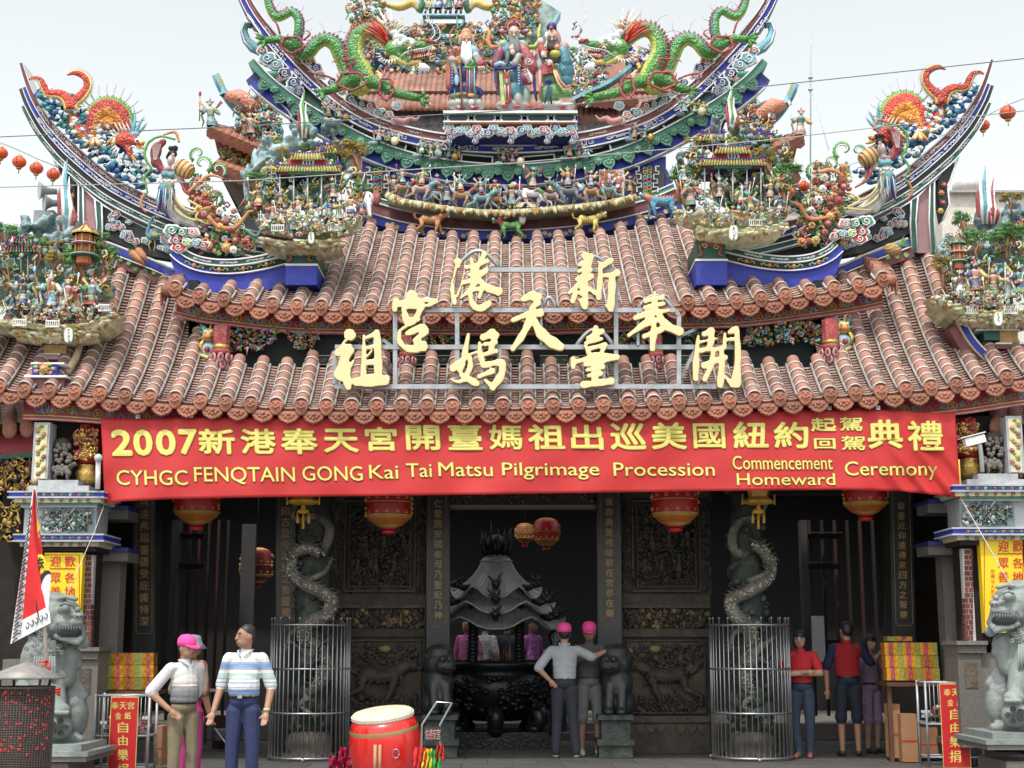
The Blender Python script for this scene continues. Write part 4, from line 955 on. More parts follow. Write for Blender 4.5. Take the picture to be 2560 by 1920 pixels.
m=MB();mo=MB()
zh=[('2',284,330,1077,1137),('0',339,381,1077,1137),('0',395,439,1077,1136),('7',452,493,1076,1134),('新',501,588,1074,1134),('港',606,690,1074,1133),('奉',706,795,1073,1134),('天',813,897,1074,1130),('宮',917,993,1069,1126),('開',1019,1100,1065,1124),('臺',1124,1206,1061,1124),('媽',1226,1306,1063,1123),('祖',1324,1412,1063,1123),('出',1431,1508,1064,1123),('巡',1529,1615,1060,1123),('美',1632,1716,1058,1122),('國',1736,1813,1060,1120),('紐',1836,1920,1056,1119),('約',1938,2021,1057,1119),('起',2031,2092,1046,1078),('駕',2103,2158,1044,1077),('回',2036,2088,1097,1122),('駕',2104,2162,1091,1125),('典',2172,2256,1052,1120),('禮',2272,2358,1054,1126)]
def bold(mm,ch,u0,u1,v0,v1,off,mat,fn):
    put_text(mm,ch,(u0,v0,u1,v1),fn,mat,offset=off)
def deform_text(ch,u0,u1,v0,v1,offa,offb):
    # a thick brush: the same letter laid down several times, each pass shifted a little
    h=v1-v0;ra=offa*h*.9;rb=ra+1.5
    for k in range(8):
        a=2*PI*k/8;du,dv=rb*math.cos(a),rb*math.sin(a)
        put_text(mo,ch,(u0+du,v0+dv,u1+du,v1+dv),(lambda k:lambda u,v:bpx(u,v,-.007-.0004*k))(k),bout)
    for k in range(9):
        a=2*PI*k/8;q=0 if k==8 else ra;du,dv=q*math.cos(a),q*math.sin(a)
        put_text(m,ch,(u0+du,v0+dv,u1+du,v1+dv),(lambda k:lambda u,v:bpx(u,v,-.012-.0004*k))(k),byel)
for ch,u0,u1,v0,v1 in zh:deform_text(ch,u0,u1,v0,v1,.055 if ch in '2070' else(.024 if ch in '臺國駕禮媽' else .036),0)
def word(w,u0,u1,v0,v1,k=.002,over=0.0):
    """fit a whole word; v0..v1 is the full ink extent"""
    deform_text(w,u0,u1,v0,v1,k,k+.016)
word('CYHGC',290,467,1176,1213);word('FENQTAIN',484,735,1168,1211);word('GONG',754,904,1166,1202);word('Kai',921,993,1163,1197);word('Tai',1014,1077,1159,1193);word('Matsu',1094,1229,1156,1191);word('Pilgrimage',1253,1495,1157,1199);word('Procession',1531,1783,1157,1190);word('Commencement',1829,2078,1140,1174);word('Homeward',1837,2082,1184,1213);word('Ceremony',2108,2340,1154,1200)
mo.build('banner_letter_outlines',bn,kind='stuff');m.build('banner_letters',bn,kind='stuff')
m=MB();edge=M('banner hem',(0.7,0.45,0.08),.6)
m.tube([bsurf(1,t)+Vector((.008,-.004,0))for t in np.linspace(.55,1,8)],.011,edge,n=5);m.build('hem_cord',bn)
for k in range(15):
    s=.045+.062*k+random.uniform(-.004,.004);q=bsurf(s,-.01)
    if s>.97:continue
    m=MB();m.box(q+Vector((0,-.012,.01)),(.045,.006,.045),white,rot=Matrix.Rotation(random.uniform(-.12,.12),3,'Y'));m.lathe(q+Vector((0,-.016,.012)),[(.010,-.003),(.008,.004)],hair,n=8,rot=Matrix.Rotation(PI/2,3,'X'));m.build('eyelet_tab',bn)
rope=M('white cord',(.62,.6,.55),.8)
m=MB();a=bsurf(0,1);m.tube([a,P(236,1330,16.6),P(196,1420,16.4),P(150,1530,16.0)],.004,rope,n=5);m.build('left_cord',bn)
m=MB();a=bsurf(1,1);m.tube([a,P(2428,1290,16.6),P(2475,1372,16.3),P(2528,1465,15.8)],.005,rope,n=5);m.build('right_cord',bn)
# ------------------------------------------------------------------ the two green dragons on the main ridge
scale_g=M('green scales',(0.09,0.27,0.065),0.35,var=0.3,scale=8,bump=1.0,bscale=26,kind='vor')
scale_b=M('belly scales',(0.42,0.46,0.08),0.35,var=0.2,scale=8,bump=0.8,bscale=22,kind='vor')
scale_t=M('teal scales',(0.07,0.26,0.19),0.35,var=0.3,bump=0.8,bscale=26,kind='vor')
spine=M('wire spines',(0.50,0.48,0.45),0.6)
def dragon(sd,Y=20.6):
    X=(lambda u:u)if sd>0 else(lambda u:2540-u-6)
    dv=0 if sd>0 else-2
    Q=lambda u,v,dy=0:P(X(u),v+dv,Y+dy)
    s=S(Y)
    r=thing('dragon_statue',('left' if sd>0 else 'right')+' green dragon with red crest arching along the big central roof ridge','dragon statue',Q(900,230),'green dragons on the main ridge')
    path=[(975,112),(950,88),(922,76),(898,88),(887,118),(893,150),(910,180),(916,205),(900,222),(882,212),(868,185),(852,145),(836,112),(812,100),(790,112),(772,134),(750,136),(738,112),(745,78),(744,46),(728,30),(708,40),(690,44),(674,22),(666,-12),(672,-40)]
    rad=[17,19,20,20,20,21,22,22,20,19,19,19,19,18,17,16,15,13,12,12,11,11,11,10,8,6]
    n=110;pp=catmull([(a,b)for a,b in path],n);rr=np.interp(np.linspace(0,1,n),np.linspace(0,1,len(rad)),rad)
    dep=np.interp(np.linspace(0,1,n),[0,.25,.33,.42,.6,.66,.75,1],[0,0,-.02,.12,.0,.10,.02,.05])
    pts=[Q(a,b,d)for(a,b),d in zip(pp,dep)]
    cs=1 if sd>0 else-1
    def mf(k,j):
        an=math.sin(2*PI*(k+.5)/14)*cs
        return scale_t if an>.72 else(scale_b if an<-.35 else scale_g)
    m=MB();m.tube(pts,[q*s for q in rr],scale_g,n=14,matf=mf,flat=.85);m.build('body',r)
    m=MB();m2=MB();m3=MB()
    for j in range(2,n-1):
        t=(pts[j+1]-pts[j-1]).normalized();cr=t.cross(Vector((0,-1,0)))*cs;R=rr[j]*s
        b0=pts[j]+cr*R*.92
        m.tube([b0-t*R*.02,b0+cr*R*.10],[.020,.024],white,n=4,caps=False)
        for e in(0,.5):
            q=pts[j]*(1-e)+pts[j+1]*e+cr*R*1.0;m2.cone(q,q+cr*R*.55-t*R*.1+Vector((0,random.uniform(-.03,.03),0)),.022,crimson,4)
        if j%3==0:q=b0;m3.tube([q,q+cr*R*1.5+t*R*.25,q+cr*R*2.3+t*R*.9],[.006,.005,.002],spine,n=3,caps=False)
    m.build('white_crest_line',r,kind='stuff');m2.build('red_crest',r,kind='stuff');m3.build('long_spines',r,kind='stuff')
    def limb(name,pl,rl,claws,flames=None):
        m=MB();m.tube([Q(a,b,c)for a,b,c in pl],[q*s for q in rl],scale_g,n=10)
        hx,hy,hd=pl[-1];ux=pl[-1][0]-pl[-2][0];uy=pl[-1][1]-pl[-2][1];l=math.hypot(ux,uy);ux/=l;uy/=l
        for an in claws:
            dx=ux*math.cos(an)-uy*math.sin(an);dy=ux*math.sin(an)+uy*math.cos(an)
            m.tube([Q(hx,hy,hd),Q(hx+dx*14,hy+dy*14,hd-.06),Q(hx+dx*22+dy*6,hy+dy*22-dx*2,hd-.05)],[6*s,5*s,3*s],scale_g,n=6)
            m.tube([Q(hx+dx*21+dy*5,hy+dy*21-dx*2,hd-.05),Q(hx+dx*27+dy*12,hy+dy*27-dx*0,hd-.04)],[3*s,.5*s],white,n=5)
        m.build(name,r)
    limb('front_leg',[(925,205,-.1),(955,212,-.18),(985,232,-.22),(1030,242,-.24),(1052,246,-.24)],[17,16,13,11,9],(-1.2,-.3,.5,1.1))
    limb('front_leg',[(890,200,-.16),(866,200,-.26),(835,222,-.30),(808,230,-.30)],[20,19,12,10],(-1.0,-.2,.6))
    limb('hind_leg',[(752,128,-.1),(728,112,-.22),(700,98,-.24),(662,101,-.22)],[16,15,11,9],(-1.1,-.3,.5,1.0))
    m=MB()
    def ring(cx,cy,rx,ry,d,k=18):
        m.tube([Q(cx+rx*(1+.12*math.sin(5*a))*math.cos(a),cy+ry*(1+.12*math.sin(5*a))*math.sin(a),d)for a in np.linspace(0,2*PI,k)],3.4*s,crimson,n=5)
        for a in np.linspace(0,2*PI,10)[:-1]:m.cone(Q(cx+rx*1.0*math.cos(a),cy+ry*math.sin(a),d),Q(cx+rx*1.35*math.cos(a+.3),cy+ry*1.5*math.sin(a+.3),d),3*s,crimson,4)
    ring(878,203,34,22,-.36);ring(730,112,28,20,-.30);ring(965,222,17,27,-.30)
    for pl in([(838,200),(815,190),(790,185),(770,178)],[(880,165),(890,150),(860,150),(830,155)],[(700,85),(692,60),(680,50)],[(760,100),(775,85),(765,75)]):
        m.tube([Q(a,b,-.3)for a,b in catmull(pl,8)],[3*s,3*s,1.2*s],crimson,n=5)
    m.build('red_flames',r,kind='stuff')
    m=MB()                                                           # chest fan of striped ribbons
    for k in range(7):
        for c_,o_ in((yellow,0),(crimson,5),(white,9)):m.tube([Q(940+k*3+o_*.3,178+k*8,-.14-.01*k),Q(962-k*2+o_*.5,196+k*7+o_*.4,-.18)],[3*s,1.6*s],c_,n=4)
    m.build('chest_ribbons',r,kind='stuff')
    # head
    D=-.12;pr=[]
    E=lambda u,v,ru,rv,rd,mi,d=0,an=0:pr.append(el(Q(u,v,D+d),(ru*s,rd*s,rv*s),mi,Matrix.Rotation(an*cs,3,'Y')))
    C=lambda u0,v0,r0,u1,v1,r1,mi,d=0:pr.append(cap(Q(u0,v0,D+d),Q(u1,v1,D+d),r0*s,r1*s,mi))
    E(985,122,24,24,20,0);C(985,118,19,1030,118,14,0);C(1030,116,13,1072,112,9,0);E(1078,107,11,8,12,2);E(1068,103,7,5,8,2,-.06)
    C(990,138,14,1025,156,6,0);C(1025,158,6,1048,156,4,3);C(985,146,12,1015,160,6,3)
    E(1000,96,20,9,18,1);E(1022,103,18,8,16,1,-.03,.1);E(985,84,12,9,14,1)
    for u,v in((992,103),(1000,110),(985,110),(1008,104),(1030,108)):E(u,v,6,6,5,1,-.10)
    C(1035,132,5,1062,130,4,2);C(1030,146,5,1052,142,4,2);E(1024,127,8,5,6,2,-.05)
    head_m=[scale_g,white,crimson,yellow]
    sculpt(pr,.013,head_m,1,'head',r)
    m=MB()
    for a,b in((1024,122),):m.ell(Q(a,b,D-.13),5.5*s,white,8,6);m.ell(Q(a+1,b,D-.155),3*s,hair,7,5);m.tube([Q(a-12,b-4,D-.13),Q(a,b-8,D-.14),Q(a+14,b-2,D-.12)],[1.5*s,2.5*s,1*s],orange,n=5)
    m.build('eye',r,kind='stuff')
    m=MB()
    for k in range(9):u=1036+k*5.4;m.cone(Q(u,124-k*.9,D-.06),Q(u+1,132-k*.9,D-.07),2.6*s,white,4);m.cone(Q(u-2,146-k*1.1,D-.05),Q(u-1,138-k*1.1,D-.06),2.4*s,yellow,4)
    m.tube([Q(a,b,D-.07)for a,b in[(1002,142),(1012,132),(1030,126),(1060,121),(1084,112)]],[1.8*s,2.2*s,2.2*s,1.8*s,1.2*s],white,n=4)
    m.build('teeth',r,kind='stuff')
    m=MB()
    for k in range(16):
        a=-2.6+k*.16;m.tube([Q(972+6*math.cos(a),112+20*math.sin(a)+10,D),Q(955+20*math.cos(a)-8,100+42*math.sin(a)+10,D-.03*(k%3)),Q(945+34*math.cos(a)-14,96+56*math.sin(a)+12,D)],[4*s,3.2*s,.8*s],(crimson,orange,red)[k%3],n=5)
    m.build('mane',r,kind='stuff')
    m=MB()
    for k,(a,b)in enumerate(((1018,62),(1002,52),(985,46),(970,44),(955,50),(942,40),(930,34),(960,26),(976,22),(945,18),(1008,40))):
        m.tube([Q(990-k*2.5,88,D+.03),Q((a+990)/2-4,(b+88)/2,D+.02*(k%3)),Q(a,b,D)],[4.5*s,3.2*s,.8*s],(white,white,yellow,orange)[k%4],n=5)
        m.tube([Q((a+990)/2-2,(b+88)/2,D),Q((a+990)/2+8,(b+70)/2,D-.03)],[2.4*s,.6*s],white,n=4)
    for k in range(9):a=.6+k*.28;m.tube([Q(972+22*math.cos(a),130+20*math.sin(a),D-.05),Q(972+34*math.cos(a+.2),130+32*math.sin(a+.2),D-.07)],[2.6*s,.6*s],white,n=4)
    for k in range(5):m.tube([Q(1048+k*3,156+k,D),Q(1052+k*5,170,D),Q(1046+k*6,184,D+.02)],[3*s,4*s,.8*s],white,n=5)
    m.build('horns_and_beard',r,kind='stuff')
    m=MB()
    for pl in([(1082,104),(1098,96),(1100,80),(1092,64),(1074,52),(1072,40)],[(1072,104),(1088,80),(1066,40),(1080,0),(1060,-30)]):m.tube([Q(a,b,D-.04)for a,b in catmull(pl,14)],[.010,.007,.004],white,n=4)
    m.build('whiskers',r,kind='stuff')
    return r
dragon(1);dragon(-1)
m=MB();rg=random.Random(11)
for sd in(-1,1):
    X=(lambda u:u)if sd<0 else(lambda u:2540-u)
    for a,b,r_,c_ in((772,152,17,crimson),(790,168,14,navy),(800,188,13,crimson),(880,246,18,dgreen),(905,258,14,dgreen),(925,264,17,crimson),(950,280,15,turq),(968,288,16,pink),(985,300,13,pink),(992,262,12,sky_b),(830,205,12,navy),(850,225,14,orange)):
        q=MB();cloud(q,X(a),b,r_,20.78,c_,.08,sd=-sd);pl_={968:' outer',985:' innermost',905:' second',950:''}.get(a,'');tag(q.build('cloud_ornament',org=P(X(a),b,20.78)),'%s scroll cloud, %s on the %s arm of the central ridge%s'%({crimson.name:'red',navy.name:'navy',dgreen.name:'dark green',turq.name:'turquoise',pink.name:'rose',sky_b.name:'pale blue',orange.name:'orange'}[c_.name],'high' if b<175 else('low' if b>250 else 'midway'),'left' if sd<0 else 'right',pl_),'cloud ornament','scroll clouds along the central ridge')
    q=MB();q.tube([P(X(a),b,20.78)for a,b in catmull([(985,300),(1010,305),(1025,296),(1040,300),(1052,288)],12)],[.05,.06,.05,.03,.01],pink,n=5);tag(q.build('cloud_tail',org=P(X(1015),300,20.78)),'rose ribbon tail of cloud trailing inward on the %s of the central ridge'%('left' if sd<0 else 'right'),'cloud ornament','scroll clouds along the central ridge')

# ------------------------------------------------------------------ three robed gods on their stand
st=thing('statue_stand','white edged stand with dark hexagon panels and coloured cloud apron under three robed gods','statue stand',P(1277,340,20.4))
SYY=20.35
m=MB();m.pxbox(1108,276,1444,282,SYY-.05,.7,white);m.pxbox(1110,282,1442,286,SYY-.02,.6,mgreen);m.pxbox(1108,302,1444,305,SYY-.04,.7,white);m.pxbox(1112,305,1440,309,SYY-.02,.6,orange);m.build('stand_moulding',st)
m=MB();m.pxbox(1112,286,1440,302,SYY+.03,.5,white);m.build('stand_frieze',st)
m=MB()
for k in range(5):
    u=1145+k*66.5;m.pxpoly([(u-26,294),(u-19,287.5),(u+19,287.5),(u+26,294),(u+19,300.5),(u-19,300.5)],SYY+.015,.03,black)
    for s_ in(-1,1):m.pxpoly([(u+s_*33.2-5,288),(u+s_*33.2,292),(u+s_*33.2+5,288),(u+s_*33.2+1,294.5),(u+s_*33.2+5,301),(u+s_*33.2,297),(u+s_*33.2-5,301),(u+s_*33.2-1,294.5)],SYY+.012,.02,navy)
m.build('hexagon_panels',st,kind='stuff')
m=MB();m.pxbox(1118,309,1434,345,SYY+.12,.4,navy);m.build('stand_core',st)
m=MB(); 
for k in range(23):
    u=1122+k*14;v=322+7*math.sin(k*1.15)**2*2-4+(8 if k in(6,11,16)else 0);cloud(m,u,v,13,SYY+.02-.01*(k%3),(turq,navy,turq,mgreen,turq,crimson)[k%6],.06,sd=(-1)**k)
for u in(1122,1188,1277,1368,1432):
    for j in range(3):cloud(m,u+(j%2)*5,330+j*11,9-j,SYY-.0,(crimson,navy,navy)[j],.05)
m.build('cloud_apron',st,kind='stuff')
GYY=20.5;gs=S(GYY)
def god(u0,dat,mats,name,label,extra):
    r=thing(name,label,'god statue',P(u0,277,GYY),'three robed gods on the central stand')
    pr=[]
    for q in dat:
        if q[0]=='e':_,u,v,ru,rv,rd,dy,mi,an=q;pr.append(el(P(u0+u,v,GYY+dy*gs),(ru*gs,rd*gs,rv*gs),mi,Matrix.Rotation(an,3,'Y')))
        else:_,ua,va,ra,ub,vb,rb,dy,mi=q;pr.append(cap(P(u0+ua,va,GYY+dy*gs),P(u0+ub,vb,GYY+dy*gs),ra*gs,rb*gs,mi))
    sculpt(pr,.0115,mats,1,'robed_body',r)
    m=MB();extra(m,lambda u,v,dy=0:P(u0+u,v,GYY+dy*gs));m.build('painted_details',r,kind='stuff')
    return r
def face(m,Q,u,v,beard,bl,brow=hair):
    for s_ in(-1,1):
        m.tube([Q(u+s_*3,v-3.5,-19),Q(u+s_*9,v-5,-17)],1*gs,brow,n=4);m.ell(Q(u+s_*5.5,v-.5,-18.5),(2.6*gs,1.5*gs,1.0*gs),hair,6,4)
    m.ell(Q(u,v+4,-20),(2.2*gs,3*gs,4*gs),skin_c,6,4);m.ell(Q(u,v+10,-19),(4*gs,1.5*gs,1.2*gs),crimson,6,4)
    for k in range(9):
        x=(k-4)*2.6;m.tube([Q(u+x*.8,v+9+abs(x)*-.3,-17),Q(u+x*1.2,v+9+bl*.5,-22),Q(u+x*.7+2*math.sin(k),v+9+bl*(1-.06*abs(k-4)),-20)],[2.4*gs,2.4*gs,.7*gs],beard,n=5)
old=M('old man skin',(.62,.30,.17),.5);robe_r=M('rust robe',(.45,.13,.06),.5,var=.3,bump=.4,bscale=14);grey_w=M('grey white robe',(.50,.50,.48),.6,var=.25,dirt=((.25,.25,.24),.6,5));teal_r=M('teal robe',(.08,.27,.34),.45,var=.3,bump=.4,bscale=14);rose_r=M('rose robe',(.50,.13,.14),.45,var=.35,bump=.4,bscale=14);green_r=M('green robe',(.16,.36,.12),.45,var=.3,bump=.4,bscale=14);sil=M('pale green cape',(.36,.50,.40),.5,var=.2)
def ex1(m,Q):
    face(m,Q,4,98,white,68,white)
    m.tube([Q(-14,150,-34),Q(-10,200,-36),Q(-7,276,-34)],2.6*gs,trunkm,n=6);m.tube([Q(-14,150,-34),Q(-20,125,-30),Q(-34,115,-22),Q(-38,85,-10),Q(-30,72,-8)],[2.6*gs,3*gs,2.4*gs,2*gs],trunkm,n=6)
    flower(m,Q(-22,122,-34),9*gs,pink,crimson)
    m.ell(Q(42,160,-26),(12*gs,11*gs,12*gs),crimson,9,7)
    for k in range(5):m.tube([Q(34+k*3.6,178,-26),Q(34+k*3.6,166,-36)],2*gs,skin_c,n=5);m.tube([Q(-22+k*1,142+k*3.6,-34),Q(-10,142+k*3.6,-40)],1.9*gs,old,n=5)
    for u,c_ in((6,crimson),(12,turq),(18,crimson),(24,turq)):m.tube([Q(u,168,-26),Q(u,205,-30),Q(u,240,-30)],[2*gs,2.6*gs,2.6*gs],c_,n=5)
    m.ell(Q(16,238,-31),(10*gs,3*gs,5*gs),orange,7,4);m.ell(Q(16,256,-31),(9*gs,4*gs,9*gs),grey_w,7,4)
    m.poly([Q(-36,170,-24),Q(-28,168,-27),Q(-26,210,-27),Q(-38,212,-24)],.02,navy);m.ell(Q(-20,200,-28),(7*gs,4*gs,16*gs),sky_b,8,5)
    for k in range(6):m.tube([Q(-33,172+k*7,-28),Q(-29,175+k*7,-28)],1*gs,yellow,n=4)
    m.tube([Q(-2,168,-26),Q(8,170,-28),Q(28,167,-24)],4*gs,green,n=5);m.tube([Q(14,150,-28),Q(22,158,-28),Q(10,166,-28)],[6*gs,5*gs,2*gs],green,n=5)
    for s_ in(-1,1):m.ell(Q(-10+(s_>0)*34,270,-26),(13*gs,10*gs,6*gs),crimson,8,5);m.tube([Q(-16+(s_>0)*34+x,266+y,-36)for x,y in spiral(0,0,4,1.2,0)],1*gs,white,n=4)
    for k in range(7):m.tube([Q(-38+k*13,222,-18),Q(-40+k*13.6,250,-20)],1.3*gs,(navy,turq)[k%2],n=4)
god(1162,[('e',4,95,16,20,16,-2,0,0),('e',4,82,14,12,14,-2,0,0),('e',-12,100,5,16,8,2,3,0),('e',20,100,5,16,8,2,3,0),('e',2,140,26,28,17,0,3,0),('e',22,130,14,20,14,-4,4,-.3),('c',-20,128,14,-32,150,12,-6,1),('c',-34,150,13,-38,215,12,-2,1),('c',-32,150,11,-16,156,8,-20,3),('c',-28,158,8,-22,185,6,-18,3),('e',4,190,28,34,20,0,2,0),('e',-4,225,40,22,22,0,2,0),('e',10,232,40,20,22,0,2,0),('e',0,242,42,8,23,0,5,0),('e',-6,262,40,16,24,0,3,0),('e',18,262,36,16,24,0,3,0),('c',26,140,12,40,168,9,-8,3),('c',-14,200,5,-20,196,6,-22,6),('e',-18,150,8,8,8,-30,0,0)],[old,robe_r,navy,grey_w,sky_b,M('olive hem',(.35,.34,.14),.6),turq],'god_statue','bald white-bearded god statue holding a staff and a red peach, left of the three',ex1)
def ex2(m,Q):
    face(m,Q,4,84,M('grey beard',(.12,.15,.15),.6),62)
    for k in range(15):
        a=PI*(k/14);m.ell(Q(4+21*math.cos(a),70-20*math.sin(a),-8),(4*gs,5*gs,4*gs),crimson,6,4);m.ell(Q(4+16*math.cos(a),68-15*math.sin(a),-13),2*gs,(yellow,turq,white)[k%3],5,3)
    for s_ in(-1,1):m.tube([Q(4+s_*16,78,-6),Q(4+s_*28,82,-8),Q(4+s_*38,76,-8)],[4*gs,6*gs,3*gs],crimson,n=6);m.ell(Q(4+s_*30,76,-12),(6*gs,3*gs,4*gs),sky_b,7,4)
    m.ell(Q(4,52,-14),(5*gs,4*gs,5*gs),crimson,7,5);m.tube([Q(-6,46,-8),Q(4,40,-8),Q(14,46,-8)],3*gs,orange,n=5)
    m.tube([Q(-10,130,-28),Q(-14,150,-28),Q(-10,178,-24)],[6*gs,5*gs,2*gs],M('grey beard',(.12,.15,.15),.6),n=6)
    for k in range(4):m.tube([Q(-4+k*2.2,128,-32),Q(-8+k*2.6,116-k*2,-36)],[2.2*gs,1.3*gs],skin_c,n=5)
    m.ell(Q(0,130,-32),(7*gs,5*gs,8*gs),skin_c,7,5)
    m.poly([Q(-24,172,-26),Q(-8,172,-28),Q(-2,250,-28),Q(-18,258,-26)],.03,crimson);m.poly([Q(-26,172,-24),Q(-34,172,-22),Q(-28,262,-24),Q(-18,260,-25)],.02,lime)
    m.tube([Q(-20,175,-30),Q(-14,190,-32),Q(-8,175,-30)],1.4*gs,yellow,n=4);m.ell(Q(-14,204,-32),(5*gs,2*gs,8*gs),jade,8,5)
    for k in range(4):m.tube([Q(-19+k*4,212,-30),Q(-17+k*4,245,-31)],1*gs,(white,crimson)[k%2],n=4)
    m.poly([Q(10,165,-30),Q(17,163,-31),Q(26,210,-31),Q(19,214,-30)],.02,navy);m.poly([Q(-46,165,-20),Q(-40,163,-22),Q(-38,215,-22),Q(-46,205,-20)],.02,navy)
    for k in range(7):m.tube([Q(14,168+k*6.5,-34),Q(19,171+k*6.5,-34)],1.2*gs,white,n=4);m.tube([Q(24+k*3,176+k*5,-30),Q(36+k*1.5,172+k*4.5,-32),Q(50,190+k*3,-24)],1.1*gs,white,n=4,caps=False)
    m.tube([Q(40+x,152+y,-28)for x,y in spiral(0,0,12,1.4,0)],1.4*gs,white,n=4)
    m.tube([Q(-44,165,-22),Q(-30,158,-26),Q(-16,164,-28)],7*gs,sky_b,n=7);m.tube([Q(-44,172,-24),Q(-10,172,-30),Q(10,166,-28)],3.6*gs,navy,n=6)
    for u,v in((-20,266),(12,268),(40,268)):m.ell(Q(u,v,-24),(10*gs,9*gs,6*gs),crimson,8,5)
    for s_ in(-1,1):m.tube([Q(s_*30+4,118,4),Q(s_*56,118,6),Q(s_*66+4,100,6),Q(s_*60+4,80,6),Q(s_*70,60,6)],[5*gs,7*gs,7*gs,5*gs,1*gs],(orange,lime)[s_>0],n=6);m.tube([Q(s_*66+4,100,3),Q(s_*62+4,82,3),Q(s_*70,62,3)],[4*gs,3*gs,1*gs],yellow,n=5)
god(1281,[('e',4,82,15,19,16,-2,0,0),('e',4,62,19,12,17,0,1,0),('e',-2,130,30,26,18,0,3,0),('e',-24,112,16,12,15,0,2,-.4),('e',26,112,16,12,15,0,2,.4),('c',-30,130,14,-40,160,14,-4,5),('c',26,122,13,40,150,18,-6,1),('e',42,165,22,30,16,-8,1,.1),('e',38,196,20,18,15,-6,1,0),('c',16,140,9,6,160,10,-22,4),('e',-2,190,34,32,20,0,3,0),('e',-30,200,14,46,14,2,5,0),('e',0,232,36,34,20,0,3,0),('e',34,240,12,26,12,0,2,0),('e',0,264,46,14,20,2,4,0),('e',14,250,14,22,16,-6,4,0)],[skin_c,rose_r,sil,teal_r,grey_w,M('plum robe',(.25,.07,.12),.5)],'god_statue','black-bearded god statue in a wide red official hat and rose sleeve, middle of the three',ex2)
def ex3(m,Q):
    face(m,Q,-8,94,hair,34)
    m.ell(Q(-10,70,-18),6*gs,crimson,8,5);m.ell(Q(-10,70,-21),2.5*gs,white,7,4)
    m.ell(Q(5,118,-28),8*gs,orange,8,5);m.ell(Q(0,135,-28),(15*gs,10*gs,11*gs),M('olive pot',(.38,.36,.06),.4),9,6)
    m.ell(Q(-37,103,-22),(9*gs,9*gs,10*gs),skin_c,8,6);m.ell(Q(-38,94,-20),(5*gs,5*gs,4*gs),hair,6,4);m.tube([Q(-36,114,-20),Q(-30,138,-22)],[9*gs,10*gs],crimson,n=7);m.tube([Q(-34,118,-26),Q(-18,132,-30)],[4*gs,4*gs],crimson,n=6)
    m.ell(Q(-22,88,-18),(5*gs,4*gs,9*gs),white,7,5);m.tube([Q(-22,96,-20),Q(-22,130,-26)],1.5*gs,gold,n=5)
    for k in range(4):m.tube([Q(-34+k*2,128+k*4,-32),Q(-22,130+k*4,-38)],2*gs,skin_c,n=5);m.tube([Q(-14,150+k*3.6,-36),Q(-24+k*2,152+k*3.6,-38)],2*gs,skin_c,n=5)
    m.ell(Q(-14,156,-34),(9*gs,5*gs,8*gs),skin_c,7,5);m.ell(Q(-30,136,-32),(7*gs,5*gs,9*gs),skin_c,7,5)
    flower(m,Q(-17,203,-28),11*gs,navy,navy,ctr=navy);m.tube([Q(-17,210,-28),Q(-22,240,-28),Q(-26,258,-28)],2.4*gs,navy,n=5);m.tube([Q(-16,210,-28),Q(-12,240,-28),Q(-9,260,-28)],2.4*gs,navy,n=5)
    m.tube([Q(14+x,165+y,-28)for x,y in spiral(0,0,10,1.5,0)],1.2*gs,sky_b,n=4)
    m.tube([Q(-4,175,-24),Q(6,205,-26),Q(20,226,-26),Q(36,222,-20)],3*gs,yellow,n=5);m.tube([Q(0,176,-25),Q(12,202,-27),Q(26,218,-26),Q(38,214,-20)],3.5*gs,pink,n=5)
    m.tube([Q(-50,140,-6),Q(-54,190,-6),Q(-50,235,-8),Q(-46,252,-8)],[5*gs,5*gs,4*gs,3*gs],navy,n=6);m.tube([Q(-38,175,-20),Q(-38,240,-20)],3.5*gs,pink,n=5)
    m.poly([Q(-34,160,-25),Q(-2,160,-27),Q(-6,182,-27),Q(-34,186,-25)],.03,crimson)
    for u,v in((-36,270),(18,268)):m.ell(Q(u,v,-24),(10*gs,9*gs,7*gs),crimson,8,5)
    m.tube([Q(44,75,8),Q(52,66,8),Q(46,60,8),Q(56,54,8)],[3*gs,4*gs,3*gs,1*gs],hair,n=5);m.tube([Q(40,92,8),Q(56,92,8),Q(66,76,8),Q(60,62,8)],[3*gs,4*gs,3*gs,1*gs],trunkm,n=5)
god(1388,[('e',-8,90,14,18,15,-2,0,0),('e',-9,68,14,13,14,-1,1,0),('e',8,95,7,22,8,4,6,-.2),('e',-2,135,27,26,17,0,5,0),('e',22,118,14,14,13,0,6,.4),('c',18,128,14,26,160,20,-6,3),('e',26,172,22,30,15,-6,3,-.2),('e',28,200,18,20,14,-2,3,0),('c',-28,126,12,-38,150,12,-6,5),('e',-38,160,10,22,12,-8,4,0),('e',-6,195,30,34,18,0,2,0),('e',-8,235,36,32,19,0,2,0),('e',22,240,20,20,16,0,2,0),('e',26,256,26,14,16,0,6,0),('e',0,266,46,12,20,2,4,0),('e',30,268,22,12,16,-4,4,0)],[skin_c,navy,green_r,teal_r,grey_w,M('slate robe',(.16,.24,.28),.5),M('dusty pink robe',(.48,.28,.24),.5)],'god_statue','god statue in dark blue cap with a small child, right of the three',ex3)

